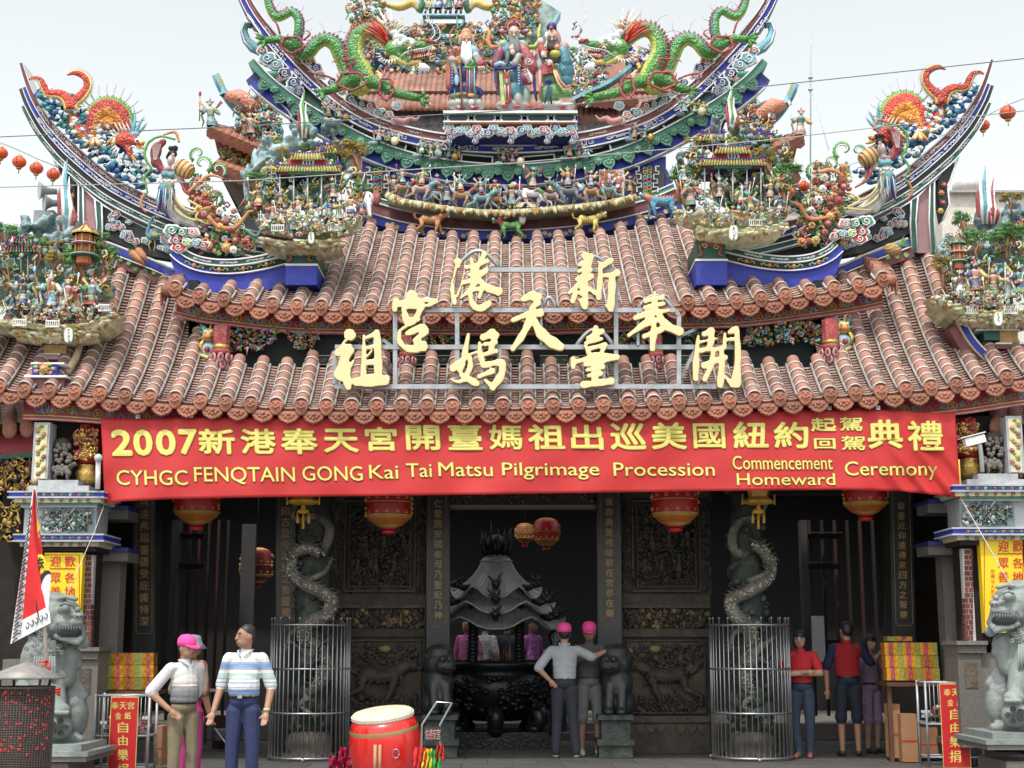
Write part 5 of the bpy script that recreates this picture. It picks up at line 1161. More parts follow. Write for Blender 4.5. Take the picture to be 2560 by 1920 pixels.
# ------------------------------------------------------------------ orange dragon fish on the wing ridges
fish_r=M('red fish scales',(.50,.06,.035),.35,var=.3,scale=8,bump=1.0,bscale=34,kind='vor')
fish_o=M('orange fish scales',(.66,.24,.03),.35,var=.35,scale=8,bump=1.0,bscale=34,kind='vor')
wave_b=M('deep wave blue',(.02,.10,.27),.35,var=.4,bump=.8,bscale=20)
wave_t=M('teal wave',(.05,.25,.25),.35,var=.4,bump=.8,bscale=20)
def dragonfish(sd,Y=18.7):
    X=(lambda u:u)if sd>0 else(lambda u:2532-u);dv=0 if sd>0 else-14
    Q=lambda u,v,dy=0:P(X(u),v+dv,Y+dy);s=S(Y);cs=1 if sd>0 else-1
    r=thing('dragon_fish_statue',('left' if sd>0 else 'right')+' orange humpbacked dragon fish with forked curling tail on the wing ridge tip','fish statue',Q(270,320),'orange dragon fish on the wing ridges')
    m=MB()
    path=[(176,262),(186,300),(204,332),(226,340),(236,318),(246,292),(268,276),(294,286),(312,310),(322,340)]
    pts=[Q(a,b,-.05)for a,b in catmull(path,50)]
    def mf(k,j):
        an=-math.sin(2*PI*(k+.5)/14)*cs;return fish_o if an<-.1 else fish_r
    m.tube(pts,[q*s for q in[17,17,18,20,24,30,32,30,24,18]],fish_r,n=14,matf=mf,flat=.8);m.ell(Q(272,310,-.03),(38*s,24*s,28*s),fish_o,14,9);m.build('humped_body',r)
    m=MB()
    for tl,rr in(([(178,272),(168,246),(148,234),(120,232),(110,214),(100,198),(82,194),(72,200)],[15,14,12,10,9,8,5,2]),([(178,272),(184,256),(204,238),(218,218),(216,198),(202,186),(184,182),(168,188)],[15,13,13,11,10,9,7,2])):
        tp_=[Q(a,b,-.14)for a,b in catmull(tl,30)];rs=[q*s for q in np.interp(np.linspace(0,1,30),np.linspace(0,1,len(rr)),rr)]
        m.tube(tp_,rs,fish_r,n=10,flat=.7)
        sgn=cs*(1 if tl[-1][0]>100 else-1)
        inn=[tp_[j]+((tp_[min(j+1,29)]-tp_[max(j-1,0)]).normalized().cross(Vector((0,-1,0))))*rs[j]*.75*(-1 if tl[-1][0]>100 else 1)*(1)*cs*-1 for j in range(30)]
        m.tube(inn,[q*.45 for q in rs],yellow,n=6)
        for j in range(3,29):
            d=(inn[j]-tp_[j]).normalized()
            for e in(0,.5):q=inn[j]*(1-e)+inn[min(29,j+1)]*e;m.cone(q,q+d*rs[j]*1.1,.009,spine,3)
    m.build('forked_tail',r)
    m=MB();m2=MB()
    for k in range(64):
        a=PI*(.02+.96*k/63);cx,cy=272,322;q=Q(cx-60*math.cos(a),cy-70*math.sin(a),-.08);q2=Q(cx-70*math.cos(a)+random.uniform(-2,2),cy-84*math.sin(a),-.1);m.cone(q,q2,.03,(green,lime)[k%2],4)
        if k%5==0:m2.tube([q2,Q(cx-84*math.cos(a),cy-98*math.sin(a),-.04),Q(cx-92*math.cos(a)+4,cy-114*math.sin(a),-.03)],[.012,.010,.003],spine,n=4,caps=False)
    m.build('green_crest',r,kind='stuff');m2.build('long_spines',r,kind='stuff')
    m=MB()
    for c0,fn_ in(((232,345),[(222,352),(212,360),(204,350)]),((285,342),[(275,352),(262,366),(250,356)])):
        for k in range(9):m.tube([Q(c0[0]+k,c0[1],-.14),Q(c0[0]-14+k*4,c0[1]+14,-.18),Q(c0[0]-22+k*6,c0[1]+24-k*.5,-.16)],[4*s,3*s,.8*s],(yellow,fish_r,yellow,white)[k%4],n=4)
    m.build('fins',r,kind='stuff')
    D=-.16;pr=[]
    pr.append(el(Q(314,348,D),(24*s,16*s,22*s),0));pr.append(cap(Q(322,345,D),Q(352,362,D),13*s,8*s,0));pr.append(cap(Q(316,360,D),Q(328,392,D),11*s,6*s,0));pr.append(el(Q(334,335,D),(16*s,12*s,8*s),1));pr.append(el(Q(354,356,D),(9*s,9*s,7*s),2));pr.append(cap(Q(345,366,D),Q(366,372,D),6*s,4*s,2));pr.append(cap(Q(330,392,D),Q(340,402,D),6*s,3*s,2))
    sculpt(pr,.014,[fish_r,sky_b,yellow],1,'head',r)
    m=MB();m.ell(Q(342,352,D-.11),6*s,white,8,6);m.ell(Q(343,352,D-.14),3.2*s,hair,7,5)
    for k in range(8):a=2.0+k*.3;m.tube([Q(304+16*math.cos(a),354+18*math.sin(a),D),Q(304+38*math.cos(a),356+42*math.sin(a),D)],[3.5*s,.6*s],white,n=4)
    m.tube([Q(a,b,D-.08)for a,b in[(320,372),(330,365),(345,372),(362,384)]],2*s,white,n=4)
    for k,pl in enumerate(([(330,330),(338,300),(334,266)],[(340,330),(352,305),(362,290)],[(345,332),(358,320),(368,306)],[(334,330),(330,310),(322,296)])):m.tube([Q(a,b,D)for a,b in catmull(pl,6)],[5*s,4*s,.8*s],turq,n=5)
    for k in range(4):m.tube([Q(300+k*9,332,D-.05),Q(286+k*10,306,D-.08)],[3*s,.6*s],white,n=4)
    m.build('head_details',r,kind='stuff')
    # breaking waves
    m=MB();rg=random.Random(4 if sd>0 else 9)
    line=catmull([(92,236),(104,262),(128,296),(163,332),(204,370),(246,406),(290,438),(352,472)],60)
    for k in range(60):
        a,b=line[k]
        for j in range(5):
            f=rg.random();w=16+40*min(1,k/12)*(1 if k<50 else .6);u=a+f*w*1.0+3;v=b-f*w*.95+rg.uniform(-6,6)
            m.ell(Q(u,v,-.02-rg.random()*.10),(rg.uniform(8,15)*s,6*s,rg.uniform(5,9)*s),(wave_b,wave_b,wave_t)[rg.randrange(3)],6,4,rot=Matrix.Rotation(rg.uniform(-.8,.8),3,'Y'))
            if rg.random()<.45:
                an=rg.uniform(3.6,5.6)
                for e in range(3):q=an+e*.35;m.tube([Q(u,v,-.10),Q(u+9*math.cos(q),v+9*math.sin(q),-.14),Q(u+14*math.cos(q+.4),v+14*math.sin(q+.4),-.12)],[1.6*s,2.4*s,1.6*s],white,n=4)
    m.build('waves',r,kind='stuff')
dragonfish(1);dragonfish(-1)

# ------------------------------------------------------------------ fairies with drums, ribbons and flowers
def fairy(sd,u0,v0,Y=18.35):
    Q=lambda x,y,dy=0:P(u0+sd*x,v0+y,Y+dy);s=S(Y)
    r=thing('fairy_statue',('left' if sd>0 else 'right')+' fairy statue in turquoise bodice and red sleeve lifting a yellow drum','fairy statue',Q(0,60),'fairies with drums on the wing ridges')
    E=lambda u,v,ru,rv,rd,mi,d=0,an=0:pr.append(el(Q(u,v,d),(ru*s,rd*s,rv*s),mi,Matrix.Rotation(an*sd,3,'Y')))
    C=lambda u0_,v0_,r0,u1,v1,r1,mi,d=0,d1=None:pr.append(cap(Q(u0_,v0_,d),Q(u1,v1,d if d1 is None else d1),r0*s,r1*s,mi))
    pr=[]
    E(0,0,10,13,11,0,-.02,.3);E(3,-16,13,9,12,1,0);E(-2,-8,12,10,11,1,.03);E(10,-30,8,8,8,1);E(0,-30,8,7,8,1,.02)
    C(-2,10,5,-6,20,6,0);E(-8,32,19,15,14,2);E(-16,36,10,9,11,2,-.06);E(0,38,10,9,11,2,-.06);E(-8,24,14,6,12,5,-.03)
    C(-24,24,9,-36,2,12,3,-.03);E(-38,-22,15,26,12,3,-.03,.15);C(-38,-30,10,-20,-46,9,3,-.03);E(-40,2,12,18,11,3,-.02)
    E(-10,52,22,9,15,4);E(-10,62,20,8,15,4);C(-14,66,17,-20,108,20,2);C(-4,72,14,-4,118,18,2);E(-24,112,12,12,12,3,-.05)
    C(0,116,20,26,142,20,4);C(26,142,19,62,160,12,4);C(62,160,12,92,160,6,4);C(-6,110,18,18,150,14,4)
    C(10,36,8,24,52,7,4,-.04);C(24,48,7,40,72,9,3,-.04);C(40,72,8,58,92,4,4,-.04)
    sculpt(pr,.012,[M('porcelain skin',(.60,.52,.49),.4),hair,turq,M('red silk glaze',(.38,.03,.04),.35,var=.2),M('white robe glaze',(.56,.56,.54),.45,var=.15),pink],1,'robed_body',r)
    m=MB();d=Vector((sd*.9,0,-.55)).normalized();R=rotmat(d,(0,1,0),d.cross(Vector((0,1,0))))
    c=Q(33,22,-.08);prof=[(15,-23),(18,-20),(21,-10),(22,0),(21,10),(18,20),(15,23)]
    Rz=rotmat(Vector((0,1,0)).cross(d),(0,1,0),d)
    m.lathe(c,[(a*s,b*s)for a,b in prof],yellow,n=18,rot=Rz,matf=lambda j,k:(crimson if j in(0,5)else yellow)); 
    for zz in(-13,0,13):m.lathe(c,[(22.2*s,(zz-1.6)*s),(22.6*s,zz*s),(22.2*s,(zz+1.6)*s)],crimson,n=18,rot=Rz,caps=False)
    m.build('drum',r)
    m=MB()
    for s_ in(-1,1):m.ell(Q(1+s_*4,-1,-.085),(1.8*s,1*s,.9*s),hair,5,3)
    m.ell(Q(1.5,6,-.085),(1.8*s,1*s,1*s),crimson,5,3);flower(m,Q(4,-14,-.09),6*s,pink,white,n=6)
    for c_,pl in((green,[(10,-52),(-30,-60),(-60,-40),(-66,-5),(-50,20),(-70,45),(-58,75),(-70,95)]),(orange,[(20,-45),(10,-70),(-20,-64)]),(orange,[(-66,80),(-76,110),(-62,130)]),(M('straw ribbon',(.55,.45,.2),.5),[(-4,62),(20,110),(55,130),(85,118)]),(M('straw ribbon',(.55,.45,.2),.5),[(-8,62),(6,116),(44,146),(96,150)]),(navy,[(-30,66),(-26,100),(-34,128)]),(crimson,[(24,40),(34,76),(66,98)])):
        m.tube([Q(a,b,-.12)for a,b in catmull(pl,14)],[3*s,4.2*s,2.4*s],c_,n=5)
    for k in range(8):m.tube([Q(-28+k*5,70,-.16),Q(-36+k*6,122,-.17)],1*s,(white,navy,sky_b)[k%3],n=4)
    for k in range(9):m.tube([Q(-44+k*.8,-2,-.14),Q(-46+k*2.6,-42,-.14)],.8*s,(white,pink)[k%2],n=3,caps=False)
    for k in range(10):m.ell(Q(-28+k*4.4,52+2*math.sin(k*2),-.17),4*s,(cream,white)[k%2],6,4)
    m.build('ribbons_and_trim',r,kind='stuff')
fairy(1,428,401);fairy(-1,2204,371)
def flowerbank(label,spots,ribbons,curls,Y,seed):
    rg=random.Random(seed);r=thing('flower_bank',label,'flower ornament',P(*spots[0][:2],Y),'flower banks on the wing ridges');s=S(Y)
    for(u,v,rr,c1,c2)in spots:
        m=MB();flower(m,P(u,v,Y-.08-rg.random()*.08),rr*s,c1,c2,n=8,ctr=rg.choice([yellow,crimson]));m.build('flower',r)
    m=MB();u_=[q[0]for q in spots];v_=[q[1]for q in spots];carving(m,min(u_)-14,min(v_)-10,max(u_)+14,max(v_)+8,Y,420,8,seed,pal=[green,mgreen,green,crimson,orange,cream,lime,pink],d=.12,mask=lambda u,v:any((u-a)**2+(v-b)**2<900 for a,b in zip(u_,v_)));m.build('small_blossoms',r,kind='stuff')
    m=MB()
    for(u,v,rr,c1,c2)in spots:
        for k in range(6):
            a=rg.uniform(0,6.28);m.ell(P(u+rr*1.1*math.cos(a),v+rr*1.1*math.sin(a),Y-.02),(rr*.45*s,rr*.2*s,rr*.25*s),rg.choice([green,mgreen,green]),5,3,rot=Matrix.Rotation(a,3,'Y'))
    m.build('leaves',r,kind='stuff')
    for c_,pl,w in ribbons:
        m=MB();m.tube([P(a,b,Y-.16)for a,b in catmull(pl,24)],[w*.7*s,w*.85*s,w*.7*s,w*.3*s],c_,n=6,flat=.5);m.build('ribbon',r)
    for u,v,rr,sg in curls:
        m=MB();pl=[(u+x,v+y)for x,y in spiral(0,0,rr,.85,.9 if sg>0 else PI-.9,-sg,16)]
        m.tube([P(a,b,Y-.06)for a,b in pl],[.24*rr*s,.2*rr*s,.12*rr*s],green,n=6)
        m.tube([P(a+(u-a)*.16,b+(v-b)*.16,Y-.06-.2*rr*s)for a,b in pl],.07*rr*s,white,n=4)
        for a,b in pl[:12]:m.ell(P(a+(a-u)*.16,b+(b-v)*.16,Y-.05),.15*rr*s,mgreen,5,3)
        m.build('curled_leaf',r)
palf=[(crimson,crimson),(crimson,pink),(orange,yellow),(white,white),(maroon,crimson),(orange,crimson),(yellow,orange)]
rg=random.Random(21)
def spots(area,n,seed,r0=9,r1=14):
    rg=random.Random(seed);out=[]
    while len(out)<n:
        f=rg.random();g=rg.random();u=area[0][0]+(area[1][0]-area[0][0])*f;v=area[0][1]+(area[1][1]-area[0][1])*f+(g-.5)*area[2]
        if all(math.hypot(u-a[0],v-a[1])>13 for a in out):out.append((u,v,rg.uniform(r0,r1),*rg.choice(palf)))
    return out
flowerbank('red, orange and white flowers with orange ribbons beside the left fairy and its clouds',spots(((480,470),(590,600),70),24,5)+[(566,618,15,orange,yellow),(520,612,14,orange,white),(612,606,14,orange,crimson),(640,520,9,crimson,crimson)],[(orange,[(470,480),(520,440),(560,446)],6),(orange,[(520,540),(545,566),(585,570),(610,545),(625,528),(648,532)],8),(mgreen,[(615,575),(640,590),(655,570)],6),(M('straw ribbon',(.55,.45,.2),.5),[(470,500),(500,520),(490,545),(520,560)],4)],[(505,410,24,1),(545,425,22,1),(535,495,22,1),(495,385,20,-1)],18.35,2)
flowerbank('red, orange and maroon flowers with brown ribbons and curled leaves beside the right fairy',spots(((2070,430),(2010,600),40),12,8)+spots(((2110,440),(2060,560),60),16,9)+[(2040,600,12,yellow,orange),(2005,605,13,orange,crimson),(2105,590,10,yellow,crimson)],[(orange,[(1972,505),(2000,515),(2020,545),(2060,545),(2090,530)],8),(orange,[(2045,430),(2080,425),(2110,440)],7),(M('straw ribbon',(.55,.45,.2),.5),[(2120,480),(2150,500),(2120,520),(2180,525)],4)],[(2110,375,26,-1),(2145,378,20,1),(2040,425,24,-1),(2075,405,18,1),(2035,495,20,-1)],18.35,3)
for sd in(-1,1):
    X=(lambda u:u)if sd<0 else(lambda u:2596-u)
    k=0
    for u,v,r_,c_,w_ in((430,575,20,mgreen,'green'),(455,580,17,mgreen,'green'),(482,580,16,pink,'rose'),(440,600,17,crimson,'red'),(462,606,16,lime,'yellow green'),(490,606,14,turq,'turquoise'),(446,618,18,red,'bright red'),(508,612,13,crimson,'red')):
        q=MB();dv=0 if sd<0 else-22;cloud(q,X(u),v+dv,r_,18.2,c_,.07,sd=-sd)
        tag(q.build('cloud_ornament',org=P(X(u),v+dv,18.2)),'%s scroll cloud heaped under the %s fairy, %s'%(w_,'left' if sd<0 else 'right',('topmost outer','top middle','topmost inner','outer side','in the middle','inner side','lowest outer','lowest inner')[k]),'cloud ornament','scroll clouds heaped at the wing ridges');k+=1
# crane with blue neck, carrot pair, pineapple
m=MB();r=thing('crane_ornament','blue and green crane with long red neck standing beside the left cloud heap','bird ornament',P(385,620,18.4))
Q=lambda u,v,d=0:P(u,v,18.4+d);s=S(18.4)
m.tube([Q(a,b)for a,b in catmull([(388,542),(377,550),(372,568),(368,585),(380,595)],12)],[4*s,4*s,5*s,8*s],turq,n=7);m.ell(Q(384,591),(18*s,9*s,11*s),turq,9,6,rot=Matrix.Rotation(.3,3,'Y'));m.ell(Q(388,588,-.05),(11*s,4*s,7*s),lime,8,5)
m.cone(Q(390,541),Q(400,546),2.5*s,yellow,4);m.tube([Q(376,600),Q(372,614),Q(376,628)],1.6*s,yellow,n=5);m.tube([Q(386,600),Q(388,616),Q(384,628)],1.6*s,yellow,n=5);m.build('bird_body',r)
m=MB();r=thing('carrot_ornament','pair of orange carrots with green tops fixed to the left blue foot panel','vegetable ornament',P(350,645,18.5))
for a,b,c_,d in((330,632,362,662),(345,626,370,655)):m.tube([P(a,b,18.55),P((a+c_)/2,(b+d)/2,18.5),P(c_,d,18.5)],[.055,.05,.008],orange,n=8);[m.cone(P(a,b,18.55),P(a-12+e*5,b-14+e,18.5),.02,green,4)for e in range(4)]
m.build('carrots',r)
r=thing('pineapple_ornament','speckled pineapple with green leaves fixed to the right foot panel','fruit ornament',P(2232,622,18.4))
m=MB();m.ell(P(2232,624,18.35),(.12,.08,.085),M('pineapple skin',(.45,.30,.12),.7,bump=1,bscale=40,kind='vor'),12,8,rot=Matrix.Rotation(.3,3,'Y'));m.build('fruit',r)
m=MB();[m.cone(P(2248,612,18.35),P(2262+e*3,588+e*6,18.3),.022,green,4)for e in range(6)];m.build('leaf_crown',r,kind='stuff')
# ------------------------------------------------------------------ the frieze of riders under the valance
fz=thing('rider_frieze','frieze of galloping horse riders on a craggy ledge under the green valance','relief frieze',P(1270,525,RY))
cL=Crv([(966,482),(1010,500),(1060,508),(1130,520),(1230,528),(1330,524),(1440,514),(1520,504),(1590,488)],RY-.1,60)
def crag(mb,c,t0,t1,n,dy,hgt,seed,mats=(ledge_m,ochre)):
    rg=random.Random(seed)
    for k in range(n):
        t=t0+(t1-t0)*rg.random();q=c.at(t,rg.uniform(2,hgt),dy-rg.random()*.06);s=S(c.Y)
        mb.tube([q+Vector((rg.uniform(-3,3)*s,.02,6*s)),q,q+Vector((rg.uniform(-4,4)*s,-.02,-rg.uniform(4,9)*s))],[5*s,5.5*s,2.5*s],mats[rg.random()<.45],n=5)
m=MB();band(m,cL,-4,6,-.30,.1,ledge_m,n=60);crag(m,cL,0,1,190,-.28,9,1);m.build('ledge',fz)
HB,HG,HD=M('chestnut horse glaze',(.34,.17,.07)),M('pinkish grey horse glaze',(.40,.27,.25)),M('teal grey horse glaze',(.15,.28,.30))
xs_=[(1010,.8,(HB,cream),1),(1056,.9,(HG,HD),1),(1098,.8,(HD,cream),1),(1120,0,None,0),(1156,.9,(HB,HB),1),(1208,.85,(HD,HD),0),(1236,.8,(HB,cream),-1),(1282,0,None,0),(1330,1.1,(white,cream),-1),(1420,1.0,(M('grey horse',(.12,.13,.15),.6),hair),-1),(1475,.85,(HB,cream),-1),(1376,.8,(HG,cream),-1),(1520,.8,(HD,cream),-1)]
for i,(u,L,c,sd)in enumerate(xs_):
    m=MB();t=(u-966)/(1590-966);q=cL.at(t,-3,-.18-.06*(i%2))
    if c:quadruped(m,q,.34*L,c[0],c[1],(crimson,turq,white,green)[i%4],sd=sd or 1,run=1.0,rider=40+i,seed=i,legc=c[0],headup=.5)
    else:figurine(m,q,.40,seed=60+i)
    o=m.build('rider' if c else 'foot_soldier',fz)
for i,(u,h)in enumerate(((985,.30),(1035,.34),(1090,.32),(1235,.34),(1265,.36),(1380,.34),(1545,.42),(1510,.30),(1575,.3))):
    m=MB();q=cL.at((u-966)/(1590-966),-4,-.12);figurine(m,q,h,seed=80+i);m.build('foot_soldier',fz)
m=MB();bonsai(m,cL.at((1218-966)/624,-3,-.1),.36,.22);bonsai(m,cL.at((1100-966)/624,-3,-.1),.30,.2,leafy);m.build('trees',fz,kind='stuff')
m=MB(); 
for i in range(6):
    for j in range(7):m.pxbox(1500+j*7.4+(i%2)*3.5,428+i*10,1506.6+j*7.4+(i%2)*3.5,436+i*10,RY-.08,.1,M('tiny brick',(.5,.16,.06),.6))
m.pxbox(1498,424,1560,490,RY-.05,.1,white);m.pxpoly([(1528,468),(1532,458),(1540,454),(1548,458),(1552,468),(1552,490),(1528,490)],RY-.1,.03,navy);m.build('brick_gate',fz)
m=MB();pl=[(1290,516),(1296,506),(1312,500),(1328,506),(1336,516)]
m.pxpoly([(1288,517),(1291,505),(1336,505),(1340,517),(1326,517),(1320,508),(1312,507),(1304,517)],RY-.34,.06,cream);m.tube([P(a,b-6,RY-.36)for a,b in pl],.01,crimson,n=4);m.build('small_bridge',fz)
m=MB()
for i,u in enumerate((1000,1075,1170,1250,1400,1460)): 
    for k in range(3):q=cL.at((u-966)/624,-4,-.05)+Vector((.05*k,0,0));m.tube([q,q+Vector((.02,0,.12+.05*(k%2)))],[.04,.012],rock,n=5)
m.build('rocks',fz,kind='stuff')
# little seated groups on the green band
for i,(u,off)in enumerate(((836,0),(958,0),(1070,0),(1110,0),(1270,0),(1435,0),(1600,0),(1730,0))):
    r=thing('seated_figures',['pair with a basket at the far left end','robed pair, second from the left','crouching green robed figures left of centre','lone pink robed figure just left of centre','three figures with a gold jar at the centre','two turquoise figures right of centre','green robed man pouring, second from the right','dark robed pair at the far right end'][i]+' of the green valance band','figurine group',cG.at((u-634)/1272,-8,-.1),'small figure groups on the valance band')
    t=min(range(200),key=lambda k:abs(cG.uv(k/199,0)[0]-u))/199
    for k in range(2+(i%2)):
        m=MB();figurine(m,cG.at(t,-1,-.12)+Vector(((k-.6)*.15,0,-.02)),.30-.04*k,seed=100+i*3+k,cols=[FIGC[(i+k)%11],FIGC[(i*3+k+2)%11],FIGC[(i+5+k)%11],FIGC[(i+7)%11]],weapon=False);m.build('figurine',r)
    m=MB();m.ell(cG.at(t,-2,-.2)+Vector((.16,0,.03)),(.06,.05,.07),(gold,cream,rock)[i%3],7,5);m.ell(cG.at(t,-1,-.2)+Vector((-.16,0,.0)),(.08,.05,.04),rock,6,4);m.build('pot_and_rock',r,kind='stuff')
# guardian animals along the blue plinth
def stripes(mb,base,L,col,n,sd,spot=False):
    rg=random.Random(9)
    for k in range(n):
        x=-.42+.8*k/n; 
        if spot:
            for j in range(3):a=rg.uniform(-.9,.9);mb.ell(Vector(base)+Vector((sd*x*L,-L*.165*math.cos(a),L*.63+L*.165*math.sin(a))),L*.02,col,5,3)
        else:mb.tube([Vector(base)+Vector((sd*x*L,-L*.18*math.cos(a),L*.63+L*.18*math.sin(a)))for a in(1.2,.5,-.2,-.7)],[L*.008,L*.018,L*.014,L*.004],col,n=4)
tig=M('yellow tiger glaze',(.66,.48,.07),.4);leo=M('orange leopard glaze',(.66,.27,.06),.4);bli=M('blue lion glaze',(.05,.27,.45),.4,bump=.8,bscale=30,kind='vor');grn=M('green lion glaze',(.10,.34,.06),.4,bump=.8,bscale=30,kind='vor')
for nm,lb,u,v,L,c,c2,mn,sd,fn_ in(('tiger_statue','orange spotted leopard striding right along the blue dotted plinth',1075,586,.34,leo,white,leo,1,lambda m,b,L:stripes(m,b,L,hair,12,1,True)),('tiger_statue','yellow tiger with black stripes on the blue dotted plinth right of centre',1470,584,.33,tig,cream,tig,1,lambda m,b,L:stripes(m,b,L,hair,9,1)),('lion_statue','green lion with red harness at the centre of the blue dotted plinth',1276,598,.32,grn,orange,crimson,-1,lambda m,b,L:[m.ell(b+Vector((-L*.5+.04*k,-.03,L*(.95+.04*k))),.035,(pink,crimson,yellow)[k%3],6,4)for k in range(5)]+[m.ell(b+Vector((L*.55,0,L*.95)),(.06,.05,.08),white,7,5)]),('lion_statue','blue lion with white face and orange back at the right end of the plinth',1655,547,.40,bli,white,orange,-1,lambda m,b,L:[m.cone(b+Vector((-.16+.045*k,0,L*.78)),b+Vector((-.13+.045*k,0,L*.93)),.025,orange,4)for k in range(8)]),('elephant_head','white elephant head with red ears at the left end of the blue plinth',922,548,.34,white,white,white,1,None)):
    b=P(u,v,RY-.34);r=thing(nm,lb,'animal statue',b);m=MB()
    if nm=='elephant_head':
        q=P(918,498,RY-.2);m.ell(q,(.11,.10,.12),white,10,7);m.tube([q+Vector((.02,-.1,-.04)),q+Vector((.04,-.14,-.16)),q+Vector((.05,-.12,-.28)),q+Vector((.08,-.14,-.30))],[.05,.04,.028,.02],white,n=7)
        for s_ in(-1,1):m.ell(q+Vector((s_*.13,.0,.02)),(.08,.02,.11),pink if s_<0 else crimson,8,5);m.cone(q+Vector((s_*.05,-.08,-.08)),q+Vector((s_*.09,-.16,-.13)),.02,cream,5);m.ell(q+Vector((s_*.045,-.095,.03)),.014,hair,5,3)
        m.build('head',r);continue
    quadruped(m,b,L,c,c2,mn,sd=sd,run=.35,headup=.28,muzzle=.75,thick=1.15);fn_(m,b,L)
    for s_ in(-1,1):m.ell(b+Vector((sd*L*.78,s_*L*.07-.02,L*.92)),.022,white,6,4)
    m.build('body',r)

# ------------------------------------------------------------------ four ceramic mountain scenes
def flame(mb,u,v0,v1,w,Y,cols=(crimson,white,green)):
    s=S(Y)
    for k,c in enumerate((cols[0],cols[1],cols[2],cols[1],cols[0])):
        x=(k-2)*w*.22;h=(1-.22*abs(k-1.6));vt=v1-(v1-v0)*h
        mb.tube([P(u+x*.6,v1,Y),P(u+x*1.1+3,v1-(v1-vt)*.4,Y-.02*k),P(u+x*.9-3,v1-(v1-vt)*.72,Y-.01*k),P(u+x*.6+2,vt,Y)],[w*.13*s,w*.17*s,w*.13*s,w*.02*s],c,n=6,flat=.7)
def pavilion(mb,u0,u1,vt,vb,Y,roofm=(orange,lime),d=.55):
    """little columned hall: (u0,u1) eave width, vt top of the ridge, vb floor"""
    s=S(Y);w=u1-u0;h=vb-vt;ve=vt+h*.36
    for k in range(5):u=u0+w*(.06+.88*k/4);mb.tube([P(u,vb,Y+.0),P(u,ve,Y)],2*s,white,n=6)
    for k in(0,4):u=u0+w*(.06+.88*k/4);mb.tube([P(u,vb-8,Y+d),P(u,ve,Y+d)],2*s,white,n=6)
    mb.pxbox(u0,ve-4,u1,ve+4,Y-.03,d+.06,navy);mb.pxbox(u0+w*.2,ve-3,u1-w*.2,ve+6,Y-.06,.04,(mgreen));mb.pxbox(u0+3,ve+3.5,u1-3,ve+6,Y-.02,.05,crimson)
    for lev,(a,b,y0,y1)in enumerate(((u0-4,u1+4,ve-15,ve-3),(u0+w*.22,u1-w*.22,vt+h*.03,vt+h*.13))):
        n=int((b-a)/7);ins=8
        mb.pxpoly([(a,y1),(b,y1),(b-ins,y0),(a+ins,y0)],Y-.1,d+.1,roofm[1])
        for k in range(n):u=a+3+(b-a-6)*k/(n-1);mb.tube([P(u,y1+1,Y-.16),P(u+(1-2*k/(n-1))*ins*.7,y0,Y-.10)],2.0*s,roofm[k%2],n=5);mb.ell(P(u,y1+1.5,Y-.17),2.4*s,(orange,green)[k%2],5,3)
        mb.tube([P(a+ins-10,y0-8,Y-.08),P(a+ins,y0-2,Y-.1),P((a+b)/2,y0,Y-.1),P(b-ins,y0-2,Y-.1),P(b-ins+10,y0-8,Y-.08)],[1.5*s,3*s,2.5*s,3*s,1.5*s],navy,n=5)
        for e in(a+ins,b-ins):mb.box(P(e,y0-8,Y-.1),(8*s,.05,9*s),navy);mb.box(P(e,y0+2,Y-.12),(7*s,.05,7*s),crimson)
    v=ve-15;bm_=M('tiny brick',(.5,.16,.06),.6);mb.pxbox(u0+w*.2,vt+h*.13,u1-w*.2,v,Y-.02,.3,bm_)
    for i in range(3):
        for j in range(8):mb.pxbox(u0+w*(.21+.07*j)+(i%2)*2,vt+h*.14+i*(v-vt-h*.14)/3,u0+w*(.27+.07*j)+(i%2)*2,vt+h*.14+(i+.8)*(v-vt-h*.14)/3,Y-.035,.02,red)
    mb.pxbox(u0+w*.42,vt+h*.14,u0+w*.60,v-1,Y-.05,.02,white)
    for k in range(3):mb.pxbox(u0+w*(.445+.05*k),vt+h*.17,u0+w*(.47+.05*k),v-4,Y-.056,.008,hair)
def tower(mb,u,vt,vb,w,Y,roofc=yellow,tiers=2):
    s=S(Y);c=P(u,vb,Y);H=(vb-vt)*s;R=w*s*.5;hr=H*.3
    mb.lathe(c,[(R*.6,0),(R*.6,H*.2),(R*.62,H*.7)],M('tiny brick',(.5,.16,.06),.6),n=8,smooth=False)
    for k in range(tiers):z=H*(.16+.52*k/max(1,tiers-1)if tiers>1 else .4);mb.lathe(c+Vector((0,0,z)),[(R*1.0,0),(R*1.05,H*.035),(R*.9,H*.06),(R*.65,H*.11)],(dgreen,crimson,blue)[k%3],n=10,smooth=False);mb.lathe(c+Vector((0,0,z+H*.035)),[(R*1.07,0),(R*1.07,H*.012)],white,n=10)
    for k in range(8):a=PI*2*k/8;mb.tube([c+Vector((R*.75*math.cos(a),R*.75*math.sin(a),H*.2)),c+Vector((R*.75*math.cos(a),R*.75*math.sin(a),H*.7))],R*.06,yellow,n=4)
    mb.lathe(c+Vector((0,0,H*.68)),[(R*1.1,0),(R*1.12,H*.04),(R*.62,H*.12),(R*.25,H*.22),(R*.08,H*.27)],roofc,n=8,smooth=False)
    for k in range(8):a=PI*2*(k+.0)/8;mb.tube([c+Vector((R*1.12*math.cos(a),R*1.12*math.sin(a),H*.73)),c+Vector((R*.62*math.cos(a),R*.62*math.sin(a),H*.81)),c+Vector((0,0,H*.96))],R*.05,crimson,n=4)
    mb.ell(c+Vector((0,0,H*.98)),R*.13,orange,6,5);mb.ell(c+Vector((0,0,H*1.04)),R*.09,crimson,6,5)
